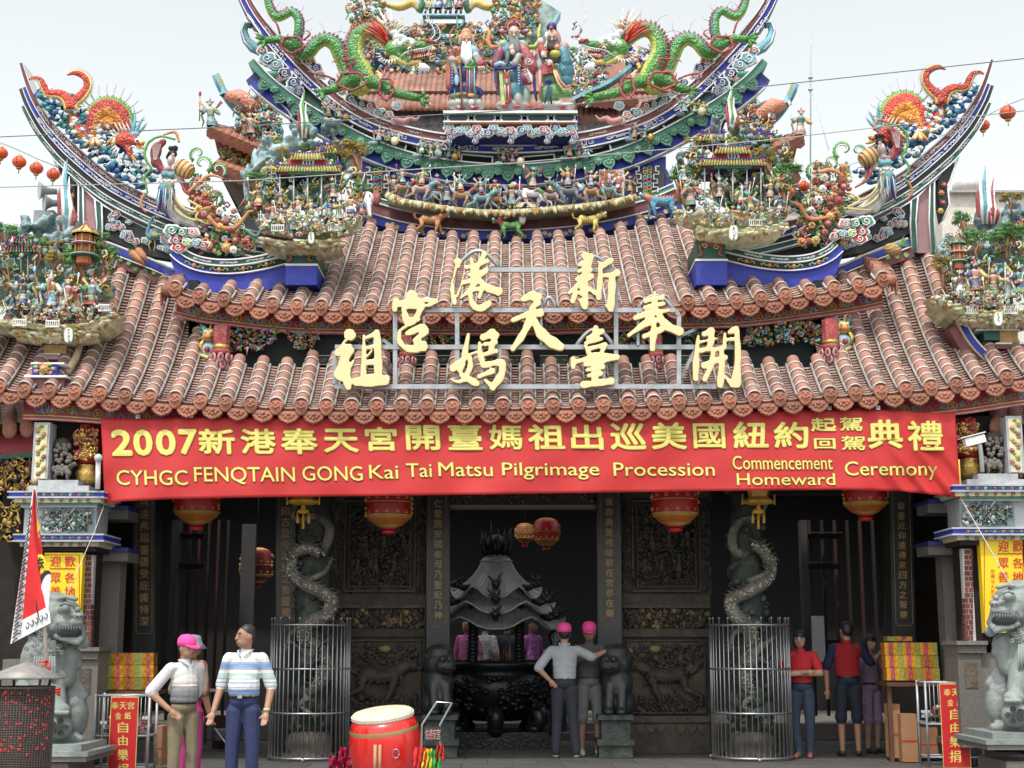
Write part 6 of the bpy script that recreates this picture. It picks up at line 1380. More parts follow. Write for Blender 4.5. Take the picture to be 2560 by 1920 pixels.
def fence(mb,u,v,w,h,Y):
    for j in(0,1):mb.pxbox(u,v-h+j*(h*.8),u+w,v-h+h*.18+j*(h*.8),Y,.02,white)
    n=max(4,int(w/5))
    for k in range(n+1):mb.pxbox(u+(w-1.8)*k/n,v-h-(2 if k in(0,n)else 0),u+(w-1.8)*k/n+1.8,v,Y-.004,.02,white)
def plaque(mb,u,v,w,h,Y,seed):
    rg=random.Random(seed);s=S(Y);mb.pxpoly([(u+w*math.copysign(abs(math.cos(a))**.7,math.cos(a)),v+h*math.copysign(abs(math.sin(a))**.7,math.sin(a)))for a in np.linspace(0,2*PI,17)[:-1]],Y,.05,lime)
    mb.pxpoly([(u+w*.86*math.copysign(abs(math.cos(a))**.7,math.cos(a)),v+h*.9*math.copysign(abs(math.sin(a))**.7,math.sin(a)))for a in np.linspace(0,2*PI,17)[:-1]],Y-.01,.02,white)
    for k in range(3 if w<12 else 4):
        vv=v-h*.62+k*h*.42
        for j in range(4):a=(rg.uniform(-w*.35,w*.1),rg.uniform(-3,3));mb.tube([P(u+a[0],vv+a[1],Y-.014),P(u+a[0]+rg.uniform(1,w*.35),vv+a[1]+rg.uniform(-4,4),Y-.014)],.6*s,hair,n=3)
def ledge(mb,poly,Y,dep,seed,dn=14):
    """craggy slab: outline of the front edge in pixels, stone drips below"""
    rg=random.Random(seed);s=S(Y);c=Crv(poly,Y,40)
    vs=[];n=40
    for k in range(n):
        w=1-.35*abs(2*k/(n-1)-1)**3;f=c.at(k/(n-1),0,-dep*.5*w+.02*math.sin(k*1.7));b=f+Vector((0,dep*w,.03));vs+=[f,b,f+Vector((0,.05,-.07)),b+Vector((0,-.05,-.14))]
    mb.add(vs,[(4*k,4*k+4,4*k+5,4*k+1)for k in range(n-1)]+[(4*k+2,4*k+6,4*k+4,4*k)for k in range(n-1)]+[(4*k+3,4*k+7,4*k+6,4*k+2)for k in range(n-1)],ledge_m)
    L=c.len
    for k in range(int(L/3.2)):
        t=rg.random();q=c.at(t,rg.uniform(1,dn*.72),-dep*.42*(1-.35*abs(2*t-1)**3)+rg.uniform(-.05,.08));mt=rg.choice([ledge_m,ochre,ledge_m,cream,cream])
        mb.ell(q,(rg.uniform(6,15)*s,.06,rg.uniform(3,6)*s),mt,7,4,rot=Matrix.Rotation(rg.uniform(-.4,.4),3,'Y'))
    for k in range(int(L/12)):t=rg.random();q=c.at(t,dn*.7,-dep*.3);mb.tube([q,q+Vector((rg.uniform(-.03,.03),.02,-rg.uniform(.03,.08)))],[.035,.01],(ochre,cream)[k%2],n=5)
def scene_group(name,label,base,Y,build_fn):
    r=thing(name,label,'ceramic scene',base,'ceramic mountain scenes on the roof');build_fn(r,Y);return r
def figs(r,lst,Y,seed,Hs):
    for k,it in enumerate(lst):
        u,v=it[:2];h=it[2]if len(it)>2 else Hs;m=MB();figurine(m,P(u,v,Y-(it[3]if len(it)>3 else .25)),h*S(Y),seed=seed+k);m.build('figurine',r)
def rocks(r,prs_list,Y,vox=.022):
    pr=[]
    for i,(u,v,w,h)in enumerate(prs_list):
        s=S(Y);rg=random.Random(i*7+int(u))
        for k in range(13):pr.append(el(P(u+rg.uniform(-.45,.45)*w,v-h*rg.uniform(.05,.9),Y+rg.uniform(.02,.3)),(w*s*rg.uniform(.07,.17),.12,h*s*rg.uniform(.12,.30)),0,Matrix.Rotation(rg.uniform(-.8,.8),3,'Y')))
        pr.append(el(P(u,v-h*.3,Y+.3),(w*s*.4,.15,h*s*.4),0))
    sculpt(pr,vox,[rock],1,'rockwork',r)
def trees(r,lst,Y):
    for(u,v,h,w,c)in lst:m=MB();bonsai(m,P(u,v,Y-.05),h*S(Y),w*S(Y),(leafm,leafy)[c],lean=random.uniform(-.15,.15),n=5 if h>50 else 4);m.build('tree',r)
def sc_lm(r,Y):
    m=MB();carving(m,650,540,900,590,Y-.3,120,6,70,pal=FIGC+[cream,ledge_m],d=.25);carving(m,660,400,900,520,Y+.1,260,9,71,pal=[leafm,rock,leafy,rock,mgreen,cream],d=.2);m.build('small_plants_and_stones',r,kind='stuff')
    m=MB();ledge(m,[(652,590),(700,600),(760,602),(820,600),(852,598)],Y,.7,3,26);ledge(m,[(640,545),(700,552),(800,556),(880,545),(905,520)],Y+.35,.5,4,16);m.build('ledge',r)
    rocks(r,[(700,400,90,60),(757,372,60,65),(670,430,60,70),(860,430,40,90),(800,380,60,30),(830,335,50,40),(760,520,150,80),(640,545,60,160)],Y+.2)
    m=MB();flame(m,760,215,345,28,Y+.25);m.build('fin_flame',r)
    m=MB();pavilion(m,690,848,378,520,Y-.1);m.build('pavilion',r)
    m=MB();tower(m,674,398,480,44,Y+.05);m.build('tower',r)
    m=MB();pavilion(m,790,848,363,420,Y+.2,d=.2);m.build('small_hall',r)
    trees(r,[(640,500,70,60,0),(893,470,120,60,1),(905,520,60,44,0),(855,400,50,50,1),(705,405,40,36,1)],Y)
    figs(r,[(645,530,74),(680,560,60),(712,570,62),(735,588,66),(765,575,52),(795,580,62),(820,560,70),(850,560,66),(875,545,64),(835,505,64),(700,520,50),(745,540,52),(860,585,50),(780,545,50),(665,575,44),(905,545,50),(810,590,44)],Y,200,56)
    m=MB();fence(m,678,578,32,17,Y-.36);fence(m,820,577,26,17,Y-.36);fence(m,645,550,26,15,Y-.1);m.build('white_railing',r,kind='stuff')
    m=MB();plaque(m,778,594,8,15,Y-.42,1);m.build('name_plaque',r)
scene_group('mountain_scene','crowded ceramic scene with orange tiled pavilion and blue rocks left of the central ridge',P(750,640,18.0),18.0,sc_lm)
def sc_rm(r,Y):
    m=MB();carving(m,1700,520,1960,565,Y-.3,120,6,70,pal=FIGC+[cream,ledge_m],d=.25);carving(m,1720,340,1980,510,Y+.1,260,9,71,pal=[leafm,rock,leafy,rock,mgreen,cream],d=.2);m.build('small_plants_and_stones',r,kind='stuff')
    m=MB();ledge(m,[(1742,566),(1800,572),(1860,572),(1940,562),(1962,552)],Y,.7,5,24);ledge(m,[(1690,522),(1740,532),(1850,530),(1950,520),(1975,512)],Y+.35,.5,6,16);m.build('ledge',r)
    rocks(r,[(1848,350,50,50),(1845,520,150,90),(1920,480,70,100),(1720,520,50,60),(1790,330,26,40),(1700,420,20,50),(1940,540,60,90)],Y+.2)
    m=MB();flame(m,1830,205,325,28,Y+.25);m.build('fin_flame',r)
    m=MB();pavilion(m,1752,1912,362,505,Y-.1);m.build('pavilion',r)
    m=MB();pavilion(m,1752,1812,334,382,Y+.1,d=.2);m.build('small_hall',r);m=MB();tower(m,1735,370,430,42,Y+.1);m.build('tower',r)
    m=MB();pavilion(m,1870,1926,338,385,Y+.1,roofm=(mgreen,dgreen),d=.2);m.build('side_hall',r)
    trees(r,[(1700,510,96,56,0),(1735,380,40,44,1),(1925,480,110,50,1),(1975,480,70,60,0),(1960,540,120,60,0),(1865,330,30,40,1)],Y)
    figs(r,[(1728,530,86),(1778,555,72),(1800,505,66),(1850,520,60),(1880,540,66),(1905,560,60),(1925,505,62),(1950,540,56),(1835,562,50),(1870,500,48),(1712,460,50),(1740,500,46),(1945,480,50)],Y,300,56)
    m=MB();fence(m,1742,533,30,17,Y-.1);fence(m,1873,565,32,17,Y-.36);fence(m,1926,532,28,15,Y-.1);m.build('white_railing',r,kind='stuff')
    m=MB();plaque(m,1834,582,12,20,Y-.42,2);m.build('name_plaque',r)
scene_group('mountain_scene','ceramic scene with warriors round a white columned pavilion right of the central ridge',P(1850,610,18.0),18.0,sc_rm)
def sc_fl(r,Y):
    m=MB();carving(m,0,760,280,800,Y-.3,120,6,70,pal=FIGC+[cream,ledge_m],d=.25);carving(m,0,600,280,760,Y+.1,260,9,71,pal=[leafm,rock,leafy,rock,mgreen,cream],d=.2);m.build('small_plants_and_stones',r,kind='stuff')
    m=MB();ledge(m,[(-40,796),(40,800),(130,812),(220,806),(290,780)],Y,.8,7,22);ledge(m,[(30,822),(120,828),(240,822)],Y-.1,.5,8,24);m.build('ledge',r)
    rocks(r,[(150,600,110,60),(110,575,50,40),(60,690,110,120),(180,700,110,130),(240,690,70,70),(262,750,50,50),(65,580,24,40),(10,760,60,130),(120,740,160,160)],Y+.2,.026)
    m=MB();flame(m,166,380,580,40,Y+.2,(crimson,white,turq));m.build('fin_flame',r)
    m=MB();tower(m,209,548,660,66,Y-.1,tiers=3);m.build('pagoda',r);m=MB();pavilion(m,12,92,590,700,Y+.05,roofm=(crimson,dgreen));m.build('house',r)
    trees(r,[(10,650,90,80,0),(95,670,80,60,0),(15,740,90,70,0),(135,700,70,60,1),(200,730,110,70,0),(265,720,110,60,0),(256,640,60,44,0),(140,640,40,50,1)],Y)
    figs(r,[(52,780,96),(90,790,84),(128,785,104),(162,780,86),(190,798,86),(222,780,90),(95,812,60),(30,785,60),(148,790,64)],Y,400,90)
    m=MB();fence(m,32,815,34,18,Y-.42);fence(m,114,818,34,18,Y-.46);fence(m,246,778,32,18,Y-.36);m.build('white_railing',r,kind='stuff')
    m=MB();plaque(m,171,838,12,20,Y-.52,3);m.build('name_plaque',r)
    m=MB()
    for a,b,c,d,mt in((104,846,160,862,navy),(110,862,166,884,ochre),(100,886,146,898,mauve),(98,884,150,888,white)):m.pxbox(a,b,c,d,Y-.05,.5,mt)
    m.build('stepped_support',r)
    m=MB();m.pxbox(80,910,142,938,Y-.45,.6,blue);m.pxbox(77,906,160,910,Y-.47,.8,white);m.pxbox(60,938,166,943,Y-.50,.9,white);m.pxbox(84,943,160,985,Y-.45,.8,maroon)
    m.tube([P(165,936,Y-.2),P(188,900,Y-.05),P(206,850,Y+.05)],[.06,.05,.03],M('tan coping',(.45,.36,.22),.7),n=6);m.build('corner_pedestal',r)
    m=MB();flower(m,P(110,922,Y-.5),.07,orange,yellow);[m.ell(P(110+22*math.cos(a),922+12*math.sin(a),Y-.47),(.04,.02,.025),(lime,pink)[k%2],6,4)for k,a in enumerate(np.linspace(0,5.3,7))];m.build('pedestal_flower',r)
scene_group('mountain_scene','ceramic scene with yellow roofed pagoda and bearded warriors at the left picture edge',P(120,980,17.55),17.55,sc_fl)
def sc_fr(r,Y):
    m=MB();carving(m,2350,730,2560,770,Y-.3,120,6,70,pal=FIGC+[cream,ledge_m],d=.25);carving(m,2360,580,2560,730,Y+.1,260,9,71,pal=[leafm,rock,leafy,rock,mgreen,cream],d=.2);m.build('small_plants_and_stones',r,kind='stuff')
    m=MB();ledge(m,[(2336,738),(2400,766),(2480,778),(2570,770),(2620,760)],Y,.8,9,18);ledge(m,[(2395,785),(2480,792),(2600,790)],Y-.1,.5,10,22);m.build('ledge',r)
    rocks(r,[(2480,640,90,110),(2540,600,70,90),(2370,660,50,70),(2450,720,180,110),(2550,700,80,120),(2370,690,50,90),(2530,560,50,60)],Y+.2,.026)
    m=MB();flame(m,2462,400,560,40,Y+.25,(crimson,white,turq));flame(m,2482,430,560,24,Y+.2,(red,white,crimson));m.build('fin_flame',r)
    m=MB();tower(m,2396,580,672,44,Y-.05,roofc=mgreen,tiers=3);m.build('pagoda',r);m=MB();pavilion(m,2540,2600,540,620,Y+.15);m.build('hall',r)
    trees(r,[(2412,610,80,44,0),(2445,660,80,60,0),(2360,740,100,50,1),(2520,660,90,80,0),(2548,640,80,60,0),(2530,540,60,60,1),(2425,640,70,40,0)],Y)
    figs(r,[(2402,752,80),(2440,745,96),(2466,760,60),(2488,750,84),(2520,762,90),(2556,752,96),(2478,782,74),(2535,745,60),(2424,748,50)],Y,500,90)
    m=MB();fence(m,2412,785,34,20,Y-.4);fence(m,2510,785,34,20,Y-.42);m.build('white_railing',r,kind='stuff')
    m=MB();plaque(m,2496,797,11,18,Y-.5,4);m.build('name_plaque',r)
    m=MB()
    for a,b,c,d,mt in((2440,815,2560,822,navy),(2440,822,2550,826,white),(2500,826,2545,855,ochre),(2460,828,2500,850,dgreen),(2490,856,2600,860,white),(2490,860,2600,872,maroon),(2528,876,2600,905,blue),(2525,872,2600,876,white)):m.pxbox(a,b,c,d,Y-.1,.5,mt)
    c=Crv([(2410,800),(2440,850),(2480,890),(2520,908),(2600,910)],Y-.1,30);band(m,c,0,16,0,.3,blue,n=30);band(m,c,-3,0,-.02,.3,white,n=30);band(m,c,16,20,-.03,.3,M('tan coping',(.45,.36,.22),.7),n=30);band(m,c,20,44,.0,.3,maroon,n=30);m.build('corner_pedestal',r)
    m=MB();flower(m,P(2556,890,Y-.2),.07,crimson,orange);m.build('pedestal_flower',r)
scene_group('mountain_scene','ceramic scene with white pagoda, green robed warriors and blue rocks at the right picture edge',P(2490,930,17.55),17.55,sc_fr)

# ------------------------------------------------------------------ roofs of the halls behind
rt=thing('rear_hall_roof','hazy red tiled roof and decorated ridge of the rear hall behind the three gods','roof',P(1270,260,30))
m=MB()
for k in range(58):
    u=880+k*14.2;m.tube([P(u,265,29.0),P(u+(1270-u)*.08,165,31.0)],.075,clay,n=6,caps=False);m.ell(P(u,268,28.95),(.09,.04,.10),clay_ornament,6,4)
m.box((P(1270,270,29.6).x,30.1,P(1270,215,30).z-.1),(6.9,1.6,.1),pan_clay,rot=Matrix.Rotation(.42,3,'X'));m.build('tiles',rt,kind='stuff')
m=MB();m.pxbox(885,270,1665,350,29.2,.3,M('patterned grey wall',(.16,.14,.15),.8,var=.4,scale=9,dirt=((.32,.25,.25),.7,12)));m.build('wall',rt)
cr_=Crv([(900,25),(965,60),(1052,84),(1130,92),(1210,78),(1281,40),(1320,-20)],31,50)
m=MB();band(m,cr_,0,6,0,.3,lime,n=40);band(m,cr_,6,14,.02,.3,sky_b,n=40);band(m,cr_,20,90,.1,.4,M('faded ridge ground',(.22,.30,.28),.7,var=.4,scale=5),n=40);band(m,cr_,90,96,.0,.4,sky_b,n=40);m.build('ridge',rt)
m=MB();m.pxbox(885,152,1665,182,30.7,.2,M('faded teal frieze',(.16,.30,.28),.7));m.pxbox(885,150,1665,154,30.65,.2,cream);m.pxbox(885,182,1665,186,30.65,.2,cream);carving(m,890,120,1660,200,30.7,900,8,36,pal=[pink,yellow,green,orange,turq,sky_b,cream,navy],d=.3);carving(m,880,60,1110,150,30.9,330,8,31,pal=[pink,yellow,green,orange,turq,sky_b,clay,cream],d=.25);carving(m,1130,60,1330,150,30.9,260,8,32,pal=[pink,yellow,green,orange,turq,sky_b,clay,cream],d=.25);carving(m,870,-10,960,60,30.9,120,8,33,pal=[pink,yellow,green,orange,turq],d=.25);carving(m,1230,-10,1350,70,30.9,170,8,34,pal=[pink,yellow,green,orange,turq],d=.25);m.build('ridge_ornament',rt,kind='stuff')
m=MB();m.pxbox(1058,38,1160,62,30.8,.5,mgreen);m.pxbox(1056,34,1162,38,30.7,.6,sky_b);m.pxbox(1062,48,1156,58,30.75,.1,white);m.build('central_stand',rt)
for k,u in enumerate((1070,1095,1120,1146)):m=MB();figurine(m,P(u,34,30.8),.62,seed=700+k);m.build('figurine',rt)
m=MB()
for sd in(-1,1):m.tube([P(1110+sd*a,b,31)for a,b in catmull([(150,10),(110,18),(80,8),(60,28)],14)],[.05,.09,.1,.05],yellow,n=6);m.tube([P(1110+sd*a,b,31)for a,b in[(62,30),(54,10),(60,-10)]],[.08,.09,.03],jade,n=6)
m.build('small_dragons',rt)
def side_tower(label,flip,u0,v0,Y):
    X=lambda x:u0+(-x if flip else x);r=thing('rear_tower_roof',label,'roof',P(u0,v0+200,Y),'rear corner tower roofs');s=S(Y)
    q=MB();c=Crv(sorted([(X(a),v0+b)for a,b in[(-45,0),(-30,35),(0,75),(50,110),(110,128)]]),Y,40);band(q,c,0,5,0,.4,lime,n=30);band(q,c,5,12,.0,.4,sky_b,n=30);band(q,c,12,19,.1,.3,turq,n=30);q.build('ridge',r)
    q=MB();q.tube([P(X(a),v0+b,Y-.1)for a,b in[(-30,70-14),(0,60),(40,82),(60,90)]],[.06,.16,.18,.08],M('coral fish',(.55,.22,.14),.5,bump=.8,bscale=20,kind='vor'),n=8);q.cone(P(X(-30),v0+56,Y-.1),P(X(-34),v0+30,Y-.1),.1,turq,5);q.build('fish_ornament',r)
    q=MB(); 
    for k in range(9):q.tube([P(X(-62+k*17),v0+152+k*7,Y-.5),P(X(-50+k*17),v0+140+k*4,Y+.2)],.11,clay_ornament,n=7)
    for k in range(9):q.tube([P(X(-50+k*15),v0+240+k*6,Y-.8),P(X(-36+k*15),v0+226+k*4,Y+.2)],.12,clay_ornament,n=7)
    q.build('eave_tiles',r,kind='stuff')
    q=MB();q.pxpoly([(X(a),v0+b)for a,b in[(-56,165),(90,225),(90,245),(-30,232),(-48,200)]],Y,.4,M('faded crimson',(.30,.07,.09),.7));q.pxpoly([(X(a),v0+b)for a,b in[(-40,262),(90,300),(100,380),(40,420),(0,330)]],Y+.1,.4,M('brown eave',(.20,.15,.12),.8));q.pxpoly([(X(a),v0+b)for a,b in[(10,115),(110,130),(110,200),(20,200)]],Y+.2,.3,M('faded ridge ground',(.22,.30,.28),.7));q.pxbox(min(X(20),X(75)),v0+300,max(X(20),X(75)),v0+420,Y+.05,.3,M('faded grey niche',(.14,.13,.17),.8));q.build('gable',r)
    q=MB();b0,b1=sorted((X(-44),X(70)));carving(q,b0,v0+185,b1,v0+232,Y-.1,120,8,int(u0),pal=[lime,yellow,crimson,lime,clay],d=.1);b0,b1=sorted((X(0),X(110)));carving(q,b0,v0+55,b1,v0+185,Y-.05,300,8,int(u0)+1,pal=[yellow,green,orange,turq,sky_b,pink,clay,cream],d=.2);q.build('ornament',r,kind='stuff')
    q=MB();figurine(q,P(X(-62),v0+150,Y-.3),.62,seed=int(u0));q.build('figurine',r);q=MB();figurine(q,P(X(38),v0+165,Y-.4),.5,seed=int(u0)+3);q.build('figurine',r)
    q=MB();bonsai(q,P(X(92),v0+75,Y),.5,.5);bonsai(q,P(X(70),v0+95,Y),.4,.4);q.build('tree',r)
side_tower('rear corner tower roof with coral fish and statue between left wing and central ridge',False,592,182,25.0)
side_tower('rear corner tower roof with pale statues between central ridge and right wing',True,1936,205,25.0)
m=MB();r=thing('inner_pavilion_roof','brown tiled roof corner seen between the robed gods and the right dragon','roof',P(1500,300,27))
for k in range(12):m.tube([P(1432+k*14,262-abs(k-6)*1.5,26.5),P(1450+k*10,225,27.5)],.09,clay_ornament,n=6)
for k in range(9):m.tube([P(1440+k*13,300,26.8),P(1446+k*12,262,27.2)],.07,clay,n=6)
m.build('tiles',r,kind='stuff');m=MB();c=Crv([(1425,255),(1470,232),(1510,215),(1550,190),(1580,165)],26.4,20);band(m,c,-8,0,0,.3,turq,n=20);m.pxpoly([(1470,190),(1560,150),(1590,260),(1480,275)],27.2,.3,clay);m.pxbox(1548,175,1562,262,26.6,.2,pink);m.build('gable',r)
m=MB();carving(m,1425,160,1520,235,26.6,160,8,51,pal=[lime,yellow,crimson,white,turq],d=.1);m.build('ornament',r,kind='stuff')
# ------------------------------------------------------------------ the porch: ceiling, side walls, carved back wall, rear hall
stone=M('dark carved stone',(0.058,0.050,0.041),.75,var=.3,scale=4,bump=.6,bscale=18,dirt=((.11,.085,.06),.6,7))
stone2=M('brown carved stone',(0.095,0.073,0.052),.75,var=.3,scale=5,bump=.8,bscale=22,dirt=((.05,.05,.045),.6,8))
slate=M('polished black stone',(0.022,0.024,0.024),.35,var=.2)
dark=M('near black timber',(0.018,0.013,0.010),.8,var=.3)  # one near-black brown for ceiling, side walls, screens and niche backs
granite=M('grey granite',(0.15,0.138,0.12),.7,var=.15,scale=30,dirt=((.14,.13,.12),.5,3),bump=.2,bscale=80)
goldp=M('gold lettering',(.36,.22,.07),.45,var=.15)
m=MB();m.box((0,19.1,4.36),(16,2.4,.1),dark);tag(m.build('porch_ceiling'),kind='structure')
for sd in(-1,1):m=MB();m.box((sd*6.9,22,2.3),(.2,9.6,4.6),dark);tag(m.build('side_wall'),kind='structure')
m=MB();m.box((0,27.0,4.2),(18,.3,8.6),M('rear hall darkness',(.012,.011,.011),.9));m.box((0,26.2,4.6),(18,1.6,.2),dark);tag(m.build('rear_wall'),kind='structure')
m=MB();m.box((0,24.6,.12),(13,4.4,.24),granite);m.box((0,22.3,.06),(3.4,.5,.12),granite);tag(m.build('courtyard_floor'),kind='structure')
WYY=19.6
fw=thing('front_wall','dark carved stone temple front with relief panels, lintels and three doorways','wall',(0,WYY,0))
def wpanel(u0,v0,u1,v1,Y,d,mt,name='stone_panel'):m=MB();m.pxbox(u0,v0,u1,v1,Y,d,mt);return m.build(name,fw)
wpanel(1125,1160,1490,1262,WYY-.02,.25,slate,'lintel');m=MB();m.pxbox(1125,1262,1490,1270,WYY-.08,.3,granite);carving(m,1130,1180,1488,1258,WYY-.03,160,7,61,pal=[stone,stone2],d=.05);m.build('lintel_carving',fw,kind='stuff')
wpanel(380,1160,700,1240,WYY,.2,dark,'lintel');wpanel(1925,1160,2230,1235,WYY,.2,dark,'lintel');wpanel(225,1160,335,1720,WYY,.2,dark,'timber_screen');wpanel(2270,1160,2400,1720,WYY,.2,dark,'timber_screen')
for(a,b)in((836,1064),(1556,1776)):
    w=b-a
    wpanel(a,1160,b,1905,WYY+.05,.3,stone,'wall_core')
    for v0,v1,mt in((1222,1244,stone),(1486,1512,stone),(1512,1520,stone2),(1572,1592,stone),(1790,1806,stone2),(1806,1905,stone)):wpanel(a,v0,b,v1,WYY-.02 if mt is stone else WYY-.06,.2,mt,'moulding')
    for x0,x1 in((a,a+22),(b-22,b)):wpanel(x0,1244,x1,1486,WYY-.0,.2,stone,'border'); 
    m=MB()
    for fr_ in((a+24,1250,b-24,1480,4),(a+36,1262,b-36,1468,3),(a+12,1600,b-12,1784,3)):
        x0,y0,x1,y1,t=fr_
        for q in((x0,y0,x1,y0+t),(x0,y1-t,x1,y1),(x0,y0+t,x0+t,y1-t),(x1-t,y0+t,x1,y1-t)):m.pxbox(*q,WYY-.015,.1,stone2)
    m.build('frame_moulding',fw,kind='stuff')
    m=MB();carving(m,a+42,1268,b-42,1462,WYY+.04,460,8,int(a),pal=[stone,stone,slate,stone2],d=.08);carving(m,a+2,1246,a+20,1484,WYY,90,6,int(a)+1,pal=[stone],d=.03);carving(m,b-20,1246,b-2,1484,WYY,90,6,int(a)+2,pal=[stone],d=.03)
    carving(m,a+6,1524,b-6,1568,WYY+.04,240,8,int(a)+3,pal=[stone2,stone2,stone,M('gilded stone',(.25,.17,.08),.6)],d=.06);m.build('carved_relief',fw,kind='stuff')
    for k in range(6):m=MB();figurine(m,P(a+56+k*(w-112)/5,1440-60*(k%2),WYY-.02),.30,seed=800+k,cols=[stone,stone2,stone,slate]);mm_=m;mm_.mats=[stone2 if x in(skin_c,white,gold,crimson,sky_b,yellow,pink,turq,cream)else x for x in m.mats];m.build('carved_figure',fw)
    wpanel(a+14,1604,b-14,1782,WYY+.03,.05,stone2,'relief_ground')
    m=MB();cx=(a+b)/2;quadruped(m,P(cx,1764,WYY-.0),.62,stone,stone,stone2,sd=(1 if a<1200 else-1),run=.9,headup=.25,muzzle=1.1); 
    for k in range(60):x=random.uniform(-.3,.3);z=random.uniform(-.1,.09);m.ell(P(cx,1764,WYY-.0)+Vector((x,-.10,.39+z)),.014,stone2,5,3)
    carving(m,a+22,1612,b-22,1660,WYY+.02,90,8,int(a)+5,pal=[stone],d=.04);carving(m,a+22,1740,b-22,1778,WYY+.02,90,8,int(a)+6,pal=[stone],d=.04);m.mats=[stone if x in(hair,)else x for x in m.mats];m.build('beast_relief',fw)
    m=MB();m.ell(P(cx+(12 if a<1200 else-28),1622,WYY),(.09,.03,.05),M('gilded stone',(.25,.17,.08),.6),10,6)
    for k in range(8):m.pxpoly([(a+8+(w-16)*k/8,1812),(a+8+(w-16)*(k+1)/8,1812),(a+8+(w-16)*(k+.8)/8,1826),(a+8+(w-16)*(k+.5)/8,1836),(a+8+(w-16)*(k+.2)/8,1826)],WYY-.04,.04,stone2)
    m.build('apron',fw,kind='stuff')
def couplet(u0,u1,v0,v1,text,Y,label,tv0,tv1,tilt=0):
    r=thing('couplet_board',label,'couplet',P((u0+u1)/2,v1,Y),'gold lettered couplet pillars');m=MB();m.pxpoly([(u0,v0),(u1,v0),(u1+tilt,v1),(u0+tilt,v1)],Y,.3,slate);m.build('stone_slab',r)
    m=MB();n=len(text);h=(tv1-tv0)/n;cu=(u0+u1)/2
    for k,ch in enumerate(text):
        va=tv0+k*h+h*.12;vb=tv0+(k+1)*h-h*.12;cx=cu+tilt*(va-v0)/(v1-v0);hw=min(11,h*.38)
        for e in(0,.7):put_text(m,ch,(cx-hw+e,va+e,cx+hw+e,vb+e),lambda u,v:P(u,v,Y-.006-e*.001),goldp)
    bl=[(u0+8,v0),(u0+8+tilt,tv1+8),(u0+14+tilt,tv1+16),(u1-14+tilt,tv1+16),(u1-8+tilt,tv1+8),(u1-8,v0)]
    m.tube([P(a,b,Y-.005)for a,b in bl],.0035,goldp,n=4,caps=False,smooth=False);m.build('gold_lettering',r,kind='stuff')
couplet(332,388,1180,1660,'無遠弗屆臺疆受庇護特深',18.9,'dark couplet pillar with gold characters beside the left stack of gold paper',1240,1568)
couplet(690,738,1180,1880,'自古及今湄島之香靈獨',19.2,'dark couplet pillar with gold characters just left of the left dragon column',1262,1545)
couplet(1066,1124,1180,1830,'仁愛民安國泰母乃聖妃乃神',19.4,'dark couplet pillar with gold characters on the left side of the central doorway',1246,1550)
couplet(1492,1552,1180,1830,'保存典重禮隆嶽在宮恭在廟',19.4,'dark couplet pillar with gold characters on the right side of the central doorway',1242,1545,4)
couplet(2222,2280,1180,1640,'馨香近仰遠傳來四方之報德',18.9,'dark couplet pillar with gold characters beside the right stack of gold paper',1252,1548,10)
def pillar(u0,u1,v0,v1,Y,label):
    r=thing('stone_pillar',label,'pillar',P((u0+u1)/2,v1,Y),'plain granite pillars at the porch corners');m=MB();m.pxbox(u0,v0,u1,v1,Y,.28,granite);m.build('shaft',r)
    m=MB();m.pxbox(u0-5,v1-16,u1+5,v1,Y-.03,.34,granite);m.build('foot',r)
pillar(240,292,1380,1860,17.9,'plain grey granite pillar behind the left guardian lion');pillar(2366,2424,1370,1860,17.9,'plain grey granite pillar behind the right guardian lion')
# side corridors: dim screens, shelves, papers
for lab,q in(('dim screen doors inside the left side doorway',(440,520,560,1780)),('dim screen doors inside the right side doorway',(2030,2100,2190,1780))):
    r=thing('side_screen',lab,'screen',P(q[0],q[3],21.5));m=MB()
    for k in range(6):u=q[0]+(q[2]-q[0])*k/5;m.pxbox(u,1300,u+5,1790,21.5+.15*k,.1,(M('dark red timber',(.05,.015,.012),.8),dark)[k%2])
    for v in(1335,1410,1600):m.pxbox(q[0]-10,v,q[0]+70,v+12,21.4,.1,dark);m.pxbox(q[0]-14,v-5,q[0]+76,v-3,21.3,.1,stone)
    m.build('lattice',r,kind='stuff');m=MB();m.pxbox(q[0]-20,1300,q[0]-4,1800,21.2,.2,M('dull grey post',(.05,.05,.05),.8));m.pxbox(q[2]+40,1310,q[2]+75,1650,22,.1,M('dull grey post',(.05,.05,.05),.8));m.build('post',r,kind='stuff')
m=MB();m.pxbox(2030,1540,2062,1655,20.6,.01,M('pale notice paper',(.42,.42,.42),.8));tag(m.build('notice_sheet',org=P(2046,1655,20.6)),'long pale blank paper sheet hanging behind the woman in red','paper sheet')
r=thing('folding_table','dark table with white edge and metal tins below, between the two front men','table',P(540,1860,19.9))
m=MB();m.pxbox(505,1724,578,1729,19.8,.5,M('table white',(.5,.5,.48),.6));m.build('table_top',r)
for u in(510,570):m=MB();m.pxbox(u,1733,u+6,1862,19.85,.05,slate);m.build('leg',r)
m=MB();m.lathe(P(556,1850,20.0),[(.13,0),(.13,.14),(.14,.15)],steel,n=14);tag(m.build('steel_pot',org=P(556,1850,20)),'shiny steel pot on the floor under the dark table','pot')
m=MB();m.tube([P(537,1820,19.7),P(572,1868,19.5)],.009,white,n=6);tag(m.build('white_stick',org=P(572,1868,19.5)),'thin white stick leaning under the dark table','stick')
m=MB();m.pxbox(530,1790,560,1870,20.3,.3,M('dark red timber',(.12,.03,.02),.7));tag(m.build('wooden_stool',org=P(545,1870,20.3)),'dark red wooden stool behind the steel pot','stool')

